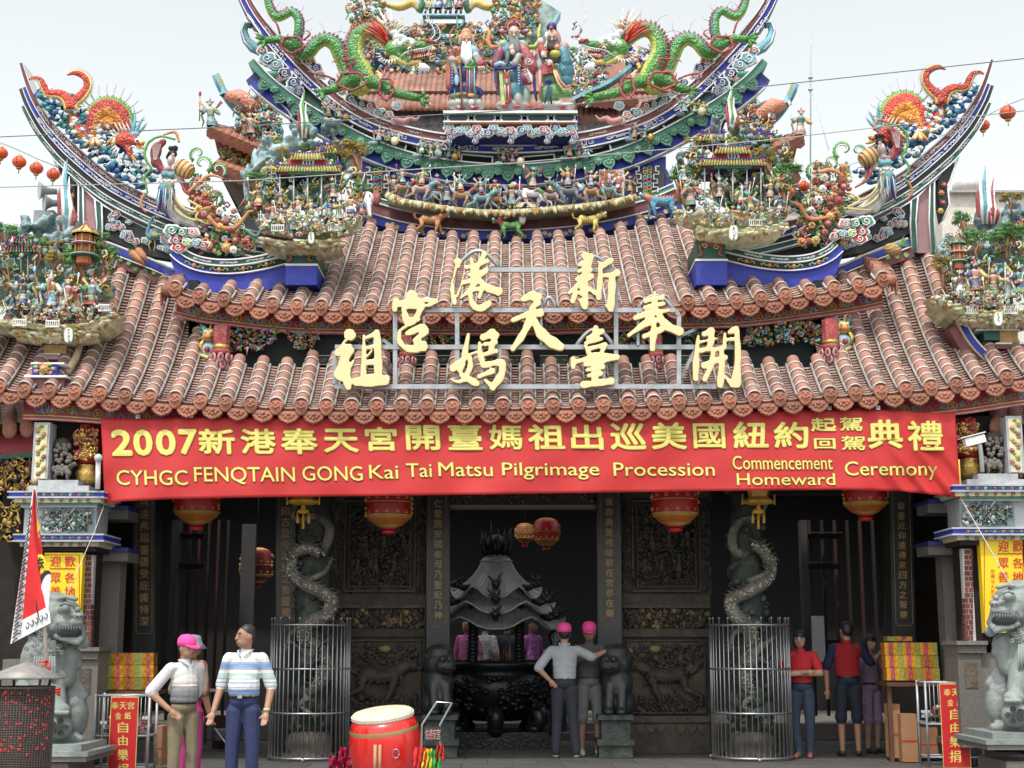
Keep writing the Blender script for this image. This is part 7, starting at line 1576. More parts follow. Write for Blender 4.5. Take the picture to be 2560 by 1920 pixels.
# ------------------------------------------------------------------ dragon columns and their cages
pale_s=M('pale dragon scales',(.14,.13,.105),.7,var=.4,bump=1.0,bscale=34,kind='vor',dirt=((.10,.11,.10),.5,14))
gst=M('mossy carved stone',(.035,.048,.04),.7,var=.4,bump=.8,bscale=20,dirt=((.09,.08,.06),.5,9))
def dcol(u0,sd,label):
    Y=18.55;r=thing('dragon_column',label,'column',P(u0,1890,Y),'coiled dragon columns');s=S(Y);c=P(u0,1890,Y)
    m=MB();m.lathe(Vector((c.x,Y,0)),[(.23,.25),(.205,1.5),(.20,4.2)],gst,n=20);m.build('shaft',r)
    m=MB();m.lathe(Vector((c.x,Y,0)),[(.34,0),(.34,.06),(.27,.10),(.30,.20),(.27,.30),(.22,.36)],stone,n=20);m.build('plinth',r)
    m=MB();rg=random.Random(int(u0))
    for k in range(170):a=rg.uniform(0,6.28);z=rg.uniform(.4,3.9);R=.22;q=Vector((c.x+R*math.cos(a),Y+R*math.sin(a),z));m.ell(q,(.06,.05,.05),gst,6,4,rot=Matrix.Rotation(rg.uniform(0,3),3,'Z'))if k%2 else m.tube([q+Vector((x,-.05,zz))for x,zz in spiral(0,0,.05,1.1,rg.uniform(0,6))],.009,gst,n=4,caps=False)
    for k in range(26):a=rg.uniform(0,6.28);m.ell(Vector((c.x+.2*math.cos(a),Y+.2*math.sin(a),rg.uniform(.4,.85))),(.11,.09,.10),gst,7,5)
    m.build('clouds_and_waves',r,kind='stuff')
    path=[(0,1735),(30,1700),(44,1660),(20,1620),(-10,1600),(-6,1560),(40,1540),(58,1505),(30,1480),(-20,1455),(-44,1425),(-36,1385),(0,1370),(30,1385)]if sd<0 else[(0,1740),(-16,1700),(-10,1650),(0,1610),(-10,1570),(-44,1535),(-50,1500),(-10,1480),(36,1450),(46,1415),(30,1380),(6,1362)]
    n=70;pp=catmull(path,n);pts=[P(u0+a,b,Y-.24-.05*math.sin(k*.3))for k,(a,b)in enumerate(pp)];rr=np.interp(np.linspace(0,1,n),[0,.1,.5,1],[.055,.10,.095,.075])
    m=MB();m.tube(pts,rr,pale_s,n=10); 
    p2=[P(u0+a,b,Y-.2)for a,b in catmull([(30,1385),(48,1350),(50,1315),(20,1290),(-20,1300),(-40,1290),(-30,1260)]if sd<0 else[(-10,1392),(-44,1375),(-48,1335),(-30,1305),(0,1295),(20,1290),(36,1260)],30)];m.tube(p2,[.065,.065,.045,.02],pale_s,n=10)
    for i in range(0,n,1):
        for e in range(3):a=random.uniform(-2.6,-.5);q=pts[i]+Vector((rr[i]*.98*math.cos(a),rr[i]*.98*math.sin(a),random.uniform(-.02,.02)));m.ell(q,(.018,.008,.015),M('scale highlight',(.34,.32,.25),.6),5,3)
    for i in range(0,n-1):m.cone(pts[i]+Vector((sd*-.0,-.06,.05)),pts[i]+Vector((.10*(1 if i%2 else-1),-.02,.10)),.022,pale_s,4)
    m.build('dragon_body',r)
    pr=[el(P(u0-6,1655,Y-.34),(.11,.12,.09),0),cap(P(u0-6,1650,Y-.38),P(u0+24,1612,Y-.40),.07,.045,0),cap(P(u0,1640,Y-.34),P(u0-50*(-sd),1600,Y-.34),.05,.012,0),cap(P(u0,1630,Y-.34),P(u0+60,1590,Y-.34),.045,.010,0),cap(P(u0+6,1640,Y-.36),P(u0+44,1660,Y-.34),.04,.010,0)]
    sculpt(pr,.014,[pale_s],1,'dragon_head',r)
    m=MB()
    for pl in([(0,1740),(-20,1765),(14,1790)],[(20,1560),(-40,1580),(-56,1620)],[(-10,1455),(40,1430),(56,1400)]):m.tube([P(u0+a,b,Y-.28)for a,b in catmull(pl,8)],[.05,.035,.02],pale_s,n=7);q=P(u0+pl[-1][0],pl[-1][1],Y-.28);[m.cone(q,q+Vector((.07*math.cos(a),-.03,.07*math.sin(a))),.014,pale_s,4)for a in(0,1.2,2.4,3.6,4.8)]
    m.build('legs_and_claws',r,kind='stuff')
    # hanging yellow ornament at the column top
    t=thing('hanging_tassel','yellow tasselled palace lamp ornament hanging before the %s dragon column'%('left' if sd<0 else 'right'),'tassel',P(u0-14 if sd<0 else u0+16,1250,18.2));x=u0-14 if sd<0 else u0+16;am=M('amber plastic',(.70,.38,.05),.4)
    m=MB();m.lathe(P(x,1262,18.2),[(.10,0),(.20,.02),(.20,.05),(.12,.10),(.16,.3)],am,n=8,smooth=False);[m.tube([P(x+d,1235,18.2),P(x+d,1262,18.2)],.012,am,n=5)for d in(-40,-22,22,40)];m.build('lamp_skirt',t)
    m=MB();m.ell(P(x,1278,18.1),(.08,.03,.035),am,8,5);m.ell(P(x,1270,18.1),(.03,.02,.05),am,7,5);[m.tube([P(x+d,1280,18.1),P(x+d,1308+(abs(d)<3)*14,18.1)],[.012,.02],am,n=5)for d in(-14,0,14)];m.build('tassel_drops',t)
dcol(772,-1,'carved dragon column with pale scaly coils standing in the left steel cage');dcol(1880,1,'carved dragon column with pale scaly coils standing in the right steel cage')
chrome=M('polished steel tube',(.36,.37,.38),.32,metal=.85,var=.05)
def cage(ut,ub,label):
    Y=18.55;r=thing('steel_cage',label,'guard cage',P(ub,1903,Y),'round steel cages around the dragon columns');R=97*S(18.15);bx=P(ub,1903,Y).x;tx=P(ut,1545,Y).x;z0=P(ub,1898,Y-R).z;z1=P(ut,1562,Y-R).z;ct=lambda z:Vector((bx+(tx-bx)*(z-z0)/(z1-z0),Y,z))
    for k in range(4):z=z0+(z1-z0)*k/3;m=MB();m.tube([ct(z)+Vector((R*math.cos(a),R*math.sin(a),0))for a in np.linspace(0,2*PI,41)],.014 if k else .018,chrome,n=6,caps=False);m.build('ring',r)
    N=44
    b0=MB();b0.tube([(0,0,0),(0,0,z1-z0+.02)],.0085,chrome,n=6);me0=kill(b0.build('bar'));b1=MB();b1.tube([(0,0,0),(0,0,z1-z0+.075)],.0085,chrome,n=6);b1.ell((0,0,z1-z0+.085),.015,chrome,7,5);me1=kill(b1.build('bar'))
    for k in range(N):
        a=2*PI*k/N;inst((me1,me0)[k%2],'bar',r,ct(z0)+Vector((R*math.cos(a),R*math.sin(a),0)),Matrix.Shear('XY',4,((tx-bx)/(z1-z0),0)).to_3x3())
    for a in(-PI/2,-PI/2-1.9,-PI/2+1.9,PI/2):q=ct(z0)+Vector((R*math.cos(a),R*math.sin(a),0));m=MB();m.tube([q,q+Vector((.03*math.cos(a),.03*math.sin(a),-z0+.02))],.014,chrome,n=6);m.ell((q.x+.03*math.cos(a),q.y+.03*math.sin(a),.03),.028,chrome,8,5);m.build('foot',r)
cage(777,771,'round steel bar cage around the left dragon column');cage(1872,1882,'round steel bar cage around the right dragon column')

# ------------------------------------------------------------------ lanterns
lred=M('lantern red',(.40,.012,.015),.4,var=.1);lo_=M('lantern base orange',(.42,.12,.02),.5);ly=M('lantern gold print',(.42,.25,.04),.5,var=.25,dirt=((.12,.10,.2),.6,30))
def lantern(u,vb,w,Y,label,mt=lred):
    r=thing('red_lantern',label,'lantern',P(u,vb,Y),'big red lanterns hanging in the porch');R=w/2*S(Y);c=P(u,vb,Y)
    prof=[(R*.30,0),(R*.34,R*.04),(R*.34,R*.10),(R*.62,R*.22),(R*.92,R*.48),(R*1.0,R*.62),(R*1.0,R*1.9),(R*.8,R*2.15),(R*.4,R*2.3)]
    m=MB();m.lathe(c,prof,mt,n=24,matf=lambda j,k:(mt,mt,ly,lo_ if mt is lred else mt,ly,mt,mt,ly)[j]);m.build('lantern_body',r)
    m=MB();rg=random.Random(int(u))
    for a in np.linspace(-PI*.95,-PI*.05,7):
        for j in range(2):
            for z in(.72+.62*j,.80+.62*j):q=c+Vector((R*1.01*math.cos(a),R*1.01*math.sin(a),R*z));t=Vector((-math.sin(a),math.cos(a),0));m.tube([q-t*R*.08,q+t*R*.08],.005,yellow,n=4)
    for j in(.62,1.2):m.tube([c+Vector((R*1.01*math.cos(a),R*1.01*math.sin(a),R*j))for a in np.linspace(0,2*PI,25)],.004,yellow,n=4,caps=False)
    for sg in(-1,1):
        for k in range(8):a=-PI/2+sg*(1.3+rg.random()*.2);z=rg.uniform(.6,1.9);m.ell(c+Vector((R*1.0*math.cos(a),R*1.0*math.sin(a),R*z)),(.03,.012,.025),ly,5,3)
    m.build('printed_gold',r,kind='stuff');m=MB();m.lathe(c+Vector((0,0,-.05)),[(R*.28,0),(R*.34,.04)],red,n=14);m.tube([c+Vector((0,0,R*2.3)),Vector((c.x,c.y,4.33))],.008,hair,n=4);m.build('collar_and_cord',r,kind='stuff')
lantern(491,1316,112,18.3,'big red paper lantern above the man in the pink cap, leftmost of the front lanterns');lantern(972,1325,112,18.3,'big red paper lantern in front of the left carved stone wall');lantern(1688,1320,114,18.3,'big red paper lantern in front of the right carved stone wall');lantern(2164,1292,108,18.3,'big red paper lantern rightmost in the porch, above the red shirted visitor')
lantern(1366,1368,62,22.0,'small red lantern inside the central doorway above the censer');lantern(1312,1360,44,22.6,'dim orange lantern inside the central doorway, left of the red one',M('dim orange lantern',(.30,.10,.02),.5));lantern(640,1462,78,22.5,'dim red lantern inside the left side doorway',M('dim red lantern',(.14,.008,.01),.6))  # the dim red is lantern red darkened to stand for doorway shade
# ------------------------------------------------------------------ the great bronze censer in the courtyard
bz=M('black bronze',(.035,.038,.040),.32,metal=.6,var=.3,bump=.5,bscale=24);bzl=M('skylit bronze roof',(.33,.34,.34),.45,metal=.35,var=.2,dirt=((.06,.06,.06),.6,6))  # pale roof tone puts the courtyard skylight into the bronze colour
CY=20.95;cc=P(1240,1838,CY);cx=cc.x
r=thing('incense_censer','huge black bronze censer with tiered curled roof and flame finial in the central doorway','incense burner',(cx,CY,0));s=S(CY)
zz=lambda v:P(1240,v,CY).z
m=MB();m.box((cx,CY,.09),(1.60,1.2,.18),bz);m.box((cx,CY,.20),(1.45,1.1,.05),bz);m.build('base',r)
m=MB();R=132*s;m.lathe((cx,CY,0),[(R*.5,zz(1800)),(R*.72,zz(1780)),(R*.95,zz(1740)),(R*1.0,zz(1710)),(R*.92,zz(1692)),(R*.80,zz(1684)),(R*.86,zz(1672)),(R*.95,zz(1666)),(R*.95,zz(1655)),(R*.8,zz(1652))],bz,n=28)
rg=random.Random(4)
for k in range(200):a=rg.uniform(0,6.28);z=rg.uniform(zz(1770),zz(1690));m.ell((cx+R*.97*math.cos(a),CY+R*.97*math.sin(a),z),(.05,.05,.035),bz,6,4)
m.build('bowl',r)
for a in(-2.6,-PI/2,-.55,.8,2.3):
    m=MB();d=Vector((math.cos(a),math.sin(a),0));m.tube([Vector((cx,CY,.22))+d*R*.75,Vector((cx,CY,.38))+d*R*.95,Vector((cx,CY,.55))+d*R*.85],[.09,.12,.14],bz,n=8);m.ell(Vector((cx,CY,.26))+d*R*.82,(.13,.12,.08),bz,8,5);m.build('leg',r)
for a in(-2.2,-.95,.9,2.2):m=MB();d=Vector((math.cos(a),math.sin(a),0));m.tube([Vector((cx,CY,zz(1655)))+d*R*.72,Vector((cx,CY,zz(1500)))+d*R*.66],.05,bz,n=8);[m.ell(Vector((cx,CY,zz(1650-k*9)))+d*R*.72,(.07,.07,.04),bz,6,4)for k in range(16)];m.build('post',r)
for(vt,vb,r0,r1,nseg,yy)in((1396,1498,.24,.84,6,0),(1470,1536,.50,1.08,6,0),(1520,1574,.76,1.26,6,0)):
    m=MB();n=48;rings=[];J=7
    for j in range(J):
        f=j/(J-1);ring=[]
        for k in range(n):
            a=2*PI*k/n+PI/6;w=abs(math.cos(a*nseg/2+PI/2));w=w**2;lift=(1-w)**2*f*f*f*.16;rr=(r0+(r1-r0)*f)*R*(1-.08*w*f);z=zz(vt)+(zz(vb)-zz(vt))*(f**.72)+lift;ring.append(Vector((cx+rr*math.cos(a),CY+rr*math.sin(a),z)))
        rings.append(ring)
    vs=[p for q in rings for p in q];m.add(vs,[(j*n+k,(j+1)*n+k,(j+1)*n+(k+1)%n,j*n+(k+1)%n)for j in range(J-1)for k in range(n)],bzl,True)
    for k in range(0,n,1):m.tube([rings[j][k]for j in range(J)],.010,bzl,n=4,caps=False)
    m.tube(rings[-1]+[rings[-1][0]],.016,bzl,n=5,caps=False)
    o=m.build('roof_tier',r); 
    m=MB()
    for k in range(nseg):
        a=2*PI*(k)/nseg+PI/6;d=Vector((math.cos(a),math.sin(a),0));q=Vector((cx,CY,zz(vb)+.20))+d*r1*R
        m.ell(q,(.07,.07,.06),bz,7,5);[m.tube([q,q+Vector((random.uniform(-.12,.12),random.uniform(-.08,.08),random.uniform(.0,.16)))],[.03,.008],bz,n=5)for e in range(6)]
        m.tube([q,q-d*.12+Vector((0,0,-.05)),q-d*.25-Vector((0,0,.02))],[.05,.05,.03],bz,n=6)
    m.build('corner_dragons',r,kind='stuff')
m=MB();z=zz(1398);m.lathe((cx,CY,z),[(.22,-.06),(.24,-.02),(.20,.0),(.16,.04),(.16,.06)],bzl,n=18);m.ell((cx,CY,z+.19),(.17,.17,.17),bz,14,9);m.build('finial',r)
m=MB();rg=random.Random(2)
for k in range(26):a=2*PI*k/13;h=rg.uniform(.24,.42)+(.14 if k%13==9 else 0);d=Vector((math.cos(a),math.sin(a),0));b0=Vector((cx,CY,z+.05))+d*.17;m.tube([b0,b0+d*.08+Vector((0,0,h*.4)),b0+d*.02+Vector((0,0,h*.7)),b0+d*.06+Vector((0,0,h))],[.022,.026,.018,.003],bz,n=5)
m.build('flames',r,kind='stuff')
for sd in(-1,1):m=MB();m.tube([Vector((cx+sd*R*.9,CY-.1,zz(1690))),Vector((cx+sd*R*1.12,CY-.15,zz(1640))),Vector((cx+sd*R*1.02,CY-.15,zz(1590))),Vector((cx+sd*R*1.2,CY-.2,zz(1560)))],[.08,.07,.06,.03],bz,n=8);[m.cone(Vector((cx+sd*R*1.08,CY-.2,zz(1620-k*6))),Vector((cx+sd*R*(1.1+.08*(k%3)),CY-.3,zz(1600-k*12))),.03,bzl,5)for k in range(6)];m.build('dragon_handle',r)
m=MB()
for k in range(34):x=cx+random.uniform(-.55,.2);m.tube([(x,CY-.3,zz(1655)),(x+random.uniform(-.01,.01),CY-.3,zz(1655)+random.uniform(.12,.3))],.0035,(crimson,gold,cream)[k%3],n=3)
m.build('incense_sticks',r,kind='stuff')
# ------------------------------------------------------------------ dark stone lions at the doorway
for uu,sd,lab in((1100,1,'dark stone lion on a pedestal left of the central doorway'),(1540,-1,'dark stone lion on a pedestal right of the central doorway, touched by the two men')):
    Y=18.9;s=S(Y);r=thing('dark_stone_lion',lab,'lion statue',P(uu,1890,Y),'dark stone lions at the central doorway');Q=lambda x,v,d=0:P(uu+sd*x,v,Y+d)
    bl=M('black lion stone',(.028,.032,.032),.5,var=.3,bump=.5,bscale=16)
    pr=[el(Q(0,1660,0),(40*s,.2,34*s),0),el(Q(14,1664,-.16),(26*s,.12,20*s),0),el(Q(26,1650,-.2),(10*s,.06,7*s),0),el(Q(0,1630,.02),(34*s,.18,20*s),0),el(Q(-4,1710,.05),(38*s,.24,46*s),0),el(Q(-8,1760,.1),(42*s,.28,36*s),0),cap(Q(14,1710,-.12),Q(18,1775,-.22),13*s,10*s,0),cap(Q(-16,1710,-.12),Q(-14,1775,-.22),13*s,10*s,0),el(Q(18,1780,-.28),(13*s,.1,8*s),0),el(Q(-14,1780,-.28),(13*s,.1,8*s),0)]+[el(Q(34*math.cos(a),1655+34*math.sin(a),.0),(9*s,.1,9*s),0)for a in np.linspace(1.5,4.8,9)]
    sculpt(pr,.022,[bl],1,'lion_body',r);m=MB();[m.ell(Q(14+x,1648,-.30),.035,bl,7,5)for x in(-8,10)];m.tube([Q(4,1672,-.28),Q(22,1668,-.31),Q(38,1674,-.24)],.018,slate,n=5);m.build('face_details',r,kind='stuff')
    m=MB();m.pxbox(uu-44,1788,uu+44,1800,Y-.32,.7,gst);m.pxbox(uu-36,1800,uu+36,1850,Y-.26,.6,gst);m.pxbox(uu-46,1850,uu+46,1864,Y-.34,.75,gst);m.pxbox(uu-42,1864,uu+42,1896,Y-.3,.7,gst);m.build('pedestal',r)
# ------------------------------------------------------------------ people
def ramp_mat(name,stops,axis=2,lo=0.0,hi=1.0,rough=.85,wav=None):
    """cloth whose woven stripes run across the object's own axis; stops = (position, colour)"""
    m=bpy.data.materials.new(name);m.use_nodes=True;nt=m.node_tree;L=nt.links;b=nt.nodes['Principled BSDF'];b.inputs['Roughness'].default_value=rough
    tc=nt.nodes.new('ShaderNodeTexCoord');sp=nt.nodes.new('ShaderNodeSeparateXYZ');L.new(tc.outputs['Object'],sp.inputs[0])
    mr_=nt.nodes.new('ShaderNodeMapRange');mr_.inputs[1].default_value=lo;mr_.inputs[2].default_value=hi;L.new(sp.outputs[axis],mr_.inputs[0])
    cr=nt.nodes.new('ShaderNodeValToRGB');cr.color_ramp.interpolation='CONSTANT';L.new(mr_.outputs[0],cr.inputs[0])
    els=cr.color_ramp.elements
    while len(els)>1:els.remove(els[-1])
    els[0].position=stops[0][0];els[0].color=(*stops[0][1],1)
    for p,c in stops[1:]:e=els.new(p);e.color=(*c,1)
    no=nt.nodes.new('ShaderNodeTexNoise');no.inputs['Scale'].default_value=9;L.new(tc.outputs['Object'],no.inputs['Vector']);bp=nt.nodes.new('ShaderNodeBump');bp.inputs['Strength'].default_value=.5;bp.inputs['Distance'].default_value=.03;L.new(no.outputs['Fac'],bp.inputs['Height']);L.new(bp.outputs[0],b.inputs['Normal'])
    L.new(cr.outputs[0],b.inputs['Base Color']);return m
def cloth(n,c):return M(n,c,.85,var=.10,scale=5,bump=.55,bscale=9)
skin=M('tanned skin',(.36,.19,.12),.5,var=.08);skin2=M('lighter skin',(.46,.27,.19),.5,var=.08)
WH,LB,SG,GR=(.62,.64,.62),(.16,.27,.52),(.40,.52,.46),(.30,.33,.36)
cap_pink=M('bright pink cap',(.80,.07,.30),.7,var=.05);shoe_b=M('dark shoe',(.03,.03,.035),.5);shoe_w=M('white trainer',(.55,.55,.53),.6);strap=M('black belt',(.015,.015,.015),.4)
def person(label,x,Y,z0,H,yaw,look,sk,shirt,pants,shoe,pose={},cap=None,hair_c=hair,shorts=False,sleeve=.55,vox=.011,hat=None,sleeve_m=None,longhair=False,belly=0,loose=1.0,group=None):
    r=thing('person',label,'person',(x,Y,z0),group);R=Matrix.Rotation(yaw,3,'Z')
    V=lambda a,b,c:Vector((x,Y,z0))+R@Vector((a*H,b*H,c*H))
    J=dict(anL=(-.06,.0,.045),anR=(.06,.0,.045),knL=(-.06,-.012,.275),knR=(.06,-.012,.275),hiL=(-.05,0,.50),hiR=(.05,0,.50),shL=(-.100,0,.800),shR=(.100,0,.800),elL=(-.15,.02,.635),elR=(.15,.02,.635),wrL=(-.155,-.03,.49),wrR=(.155,-.03,.49),hd=(0,-.012,.925))
    J.update(pose);g={k:V(*v)for k,v in J.items()}
    mats=[sk,shirt,pants,shoe,hair_c,strap,sleeve_m or shirt,sk]
    pr=[];C=lambda a,b,ra,rb,m:pr.append(cap_(a,b,ra*H,rb*H,m));E=lambda c,rr,m,rot=None:pr.append(el(c,(rr[0]*H,rr[1]*H,rr[2]*H),m,rot))
    LR=Matrix.Rotation(yaw+look,3,'Z');hd=g['hd'];F=lambda a,b,c:hd+LR@Vector((a*H,b*H,c*H))
    E(hd,(.045,.054,.063),0,LR);E(F(0,-.012,-.032),(.038,.042,.036),0,LR);C(F(0,-.050,.006),F(0,-.060,-.014),.008,.010,0);E(F(0,-.046,-.034),(.018,.012,.006),0,LR)
    for s_ in(-1,1):E(F(s_*.044,.004,-.006),(.007,.013,.018),0,LR)
    E(F(0,.012,.026),(.0465,.053,.048),4,LR)
    E(F(0,.024,.004),(.0455,.042,.050),4,LR)
    if longhair:E(F(0,.020,-.008),(.058,.050,.082),4,LR);E(F(0,.0,.034),(.050,.056,.040),4,LR)
    C(V(0,.006,.835),F(0,.01,-.03),.032,.030,0)
    E(V(0,.004,.755),(.100,.060,.085),1,R);E(V(0,.0,.70),(.094,.060+belly*.7,.10),1,R);E(V(0,-.004-belly*.4,.645),(.091*loose,.064+belly,.085),1,R);E(V(0,-.002,.605),(.090*loose,.066+belly,.038),1,R);C(g['shL'],g['shR'],.034,.034,1);C(V(0,.0,.80),V(0,.004,.838),.050,.036,1)
    E(V(0,0,.555),(.088,.066,.05),2,R);E(V(0,0,.583),(.087,.067+belly*.7,.010),5,R)
    for s_,k in((-1,'L'),(1,'R')):
        C(g['hi'+k],g['kn'+k],.056,.040,2)
        if shorts:C(g['kn'+k]+Vector((0,0,.03*H)),g['kn'+k]-Vector((0,0,.0)),.046,.046,2);C(g['kn'+k],g['an'+k],.030,.020,0)
        else:C(g['kn'+k],g['an'+k],.040,.034,2)
        fd=R@Vector((s_*.012*H,-.085*H,-.025*H));C(g['an'+k]-Vector((0,0,.018*H)),g['an'+k]+fd,.026,.020,3)
        sh,e_,w=g['sh'+k],g['el'+k],g['wr'+k];mid=sh+(e_-sh)*min(1,sleeve*1.6)
        C(sh,mid,.036,.038,6);C(sh,e_,.032,.026,0);C(e_,w,.026,.017,0)
        d=(w-e_).normalized();E(w+d*.030*H,(.020,.014,.030),0,rotmat(d.cross(Vector((0,1,0))).normalized()if abs(d.y)<.95 else Vector((1,0,0)),(d.cross(Vector((0,1,0))).normalized()).cross(d)if abs(d.y)<.95 else Vector((0,0,1)),d))
        sdv=d.cross(Vector((0,1,0)));sdv=sdv.normalized()if sdv.length>.1 else Vector((1,0,0));cu=R@Vector((0,-1,0))
        for q in range(4):
            b0=w+d*.050*H+sdv*(q-1.5)*.0095*H;L_=(.030,.036,.034,.026)[q]*H;C(b0,b0+d*L_*.6+cu*L_*.15,.0052,.005,0);C(b0+d*L_*.6+cu*L_*.15,b0+d*L_+cu*L_*.55,.005,.0042,0)
        C(w+d*.022*H-sdv*.016*H,w+d*.046*H-sdv*.030*H+cu*.01*H,.0065,.005,0)
    sculpt(pr,vox,mats,2,'body',r)
    m=MB()
    for s_ in(-1,1):m.ell(F(s_*.017,-.046,.006),.0075*H,M('eye socket shade',(.30,.22,.18),.3),6,4);m.ell(F(s_*.017,-.0525,.006),(.0065*H,.003*H,.0035*H),hair,6,4);m.tube([F(s_*.008,-.053,.018),F(s_*.029,-.047,.019)],.0034*H,hair,n=4)  # eyeballs coloured brown to stand for shade in the eye sockets
    m.tube([F(-.013,-.052,-.036),F(0,-.056,-.034),F(.013,-.052,-.036)],.0038*H,M('lips',(.30,.10,.09),.5),n=5);m.build('face_details',r,kind='stuff')
    if cap:
        m=MB();m.lathe(F(0,.004,.018),[(.054*H,-.006*H),(.056*H,.018*H),(.052*H,.042*H),(.034*H,.062*H),(.004*H,.068*H)],cap,n=18,rot=LR,sy=1.16);m.poly([F(.048*math.cos(a),-.036-.070*math.sin(a),.014-.022*math.sin(a))for a in np.linspace(0,PI,9)],.013,cap,axis=(0,0,1));m.build('baseball_cap',r)
    if hat:m=MB();m.lathe(F(0,.004,.010),[(.095*H,-.03*H),(.060*H,.006*H),(.052*H,.03*H),(.044*H,.056*H),(.01*H,.064*H)],hat,n=18,rot=LR);m.build('bucket_hat',r)
    # collar and button placket
    if 'collar' in label or 'polo' in label:
        m=MB();[m.tube([V(s_*.038,.02,.848),V(s_*.034,-.038,.838),V(s_*.010,-.062,.806)],[.008*H,.010*H,.005*H],M('collar cloth',(.45,.50,.52),.8),n=6,flat=.6)for s_ in(-1,1)];m.build('collar',r)
    return r,V,g
cap_=cap
X_=lambda u,v,Y:P(u,v,Y).x
GZ=-.10
polo1=ramp_mat('white and grey knitted shirt',[(0,(.20,.21,.22)),(.46,(.54,.52,.48)),(.49,(.55,.38,.28)),(.51,(.58,.58,.56)),(.70,(.60,.61,.60))],lo=.80,hi=1.45)
r,V,g=person('man in bright pink cap, white and grey polo shirt and khaki trousers, hand on hip',X_(462,1700,14.9),14.9,GZ,1.60,.70,.25,skin,polo1,cloth('khaki cloth',(.20,.165,.105)),shoe_w,dict(elL=(-.215,.04,.650),wrL=(-.125,-.055,.545),elR=(.115,.05,.64),wrR=(.07,.09,.53)),cap=cap_pink,sleeve=.6,sleeve_m=cloth('white sleeve',(.60,.61,.60)),vox=.009,belly=.012,loose=1.05)
sb=[(0,SG),(.10,WH),(.17,GR),(.22,LB),(.30,WH),(.34,LB),(.355,WH),(.42,GR),(.45,WH),(.50,LB),(.515,SG),(.62,WH),(.68,GR),(.72,LB),(.80,GR),(.84,WH)]
polo2=ramp_mat('blue green white striped shirt',sb,lo=.92,hi=1.42)
r,V,g=person('man in striped blue and white polo shirt and navy trousers looking left, cigarette in hand',X_(612,1700,14.7),14.7,GZ,1.72,-.12,-.75,skin,polo2,cloth('navy cloth',(.022,.032,.095)),shoe_b,dict(elR=(.155,.02,.64),wrR=(.150,-.05,.50),elL=(-.145,.02,.64),wrL=(-.165,-.05,.50)),sleeve=.6,vox=.009,belly=.02,loose=1.05)
m=MB();w=g['wrR'];m.tube([w+Vector((-.035,-.03,-.10)),w+Vector((-.02,-.08,-.13))],.005,white,n=5);m.build('cigarette',r);m=MB();m.lathe(w+Vector((0,0,.02)),[(.032,-.012),(.034,0),(.032,.012)],M('watch strap',(.6,.55,.35),.4),n=12);m.build('wristwatch',r)
m=MB();m.box(V(.0,-.085,.583),(.045,.012,.03),steel);m.build('belt_buckle',r)
person('man seen from behind in pink cap, pale grey polo shirt and dark trousers',X_(1412,1750,18.75),18.75,0,1.68,PI-.05,.1,skin,cloth('pale grey shirt',(.34,.36,.38)),cloth('charcoal trousers',(.028,.030,.042)),shoe_w,dict(elR=(.20,.05,.665),wrR=(.115,.07,.58),elL=(-.21,-.03,.745),wrL=(-.335,-.08,.80),anL=(-.085,0,.045),anR=(.07,0,.045)),cap=cap_pink,sleeve=.6)
person('man facing us in pink cap and grey waistcoat leaning on the right dark stone lion',X_(1474,1750,19.15),19.15,0,1.70,.15,-.2,skin,cloth('dark grey shirt',(.10,.10,.11)),cloth('grey shorts',(.17,.175,.17)),shoe_w,dict(elR=(.165,-.06,.73),wrR=(.235,-.14,.765),elL=(-.17,-.05,.70),wrL=(-.05,-.12,.74)),cap=cap_pink,shorts=True)
person('woman in red T-shirt with folded arms leaning beside the right steel cage',X_(2005,1750,18.75),18.75,0,1.60,-.35,.1,skin2,cloth('red T-shirt',(.48,.02,.03)),cloth('blue jeans',(.035,.05,.085)),M('brown sandal',(.2,.07,.04),.6),dict(elR=(.16,-.05,.66),wrR=(.0,-.12,.655),elL=(-.15,-.05,.66),wrL=(.06,-.13,.67),anL=(-.03,-.05,.045),anR=(.05,.0,.045)),longhair=True,sleeve=.45)
person('visitor seen from behind in red shirt with navy sleeves and dark shorts',X_(2122,1750,19.0),19.0,0,1.72,PI,.35,skin,cloth('dark red shirt',(.30,.008,.012)),cloth('dark shorts',(.015,.02,.035)),shoe_b,dict(elL=(-.19,-.03,.68),wrL=(-.27,-.13,.74),elR=(.165,.0,.64),wrR=(.165,.03,.50)),shorts=True,sleeve_m=cloth('navy sleeves',(.015,.015,.05)),vox=.012,loose=1.1)
person('woman in lilac dress half hidden behind the red shirted visitor',X_(2178,1750,19.6),19.6,0,1.55,.6,0,skin2,cloth('lilac dress',(.34,.22,.36)),cloth('lilac dress',(.34,.22,.36)),shoe_b,dict(elR=(.17,-.05,.67),wrR=(.22,-.15,.72)),shorts=True,longhair=True,vox=.014)
person('person in grey bucket hat, patterned brown shirt and magenta trousers behind the pink capped man',X_(478,1700,15.7),15.7,GZ,1.62,PI*.8,0,skin,ramp_mat('brown woven pattern',[(i/14,((.20,.15,.12),(.22,.035,.03))[i%2])for i in range(14)],axis=0,lo=-.25,hi=.25),cloth('magenta trousers',(.40,.03,.18)),shoe_b,dict(elL=(-.15,.02,.63)),hat=cloth('grey hat',(.20,.21,.22)),vox=.013,loose=1.15,sleeve=.9)
person('person in pink cap and lilac shirt standing behind the left steel cage',X_(712,1750,20.0),20.0,0,1.62,PI*.9,0,skin,cloth('lilac dress',(.34,.22,.36)),cloth('brown trousers',(.10,.05,.04)),shoe_b,cap=cap_pink,vox=.014)
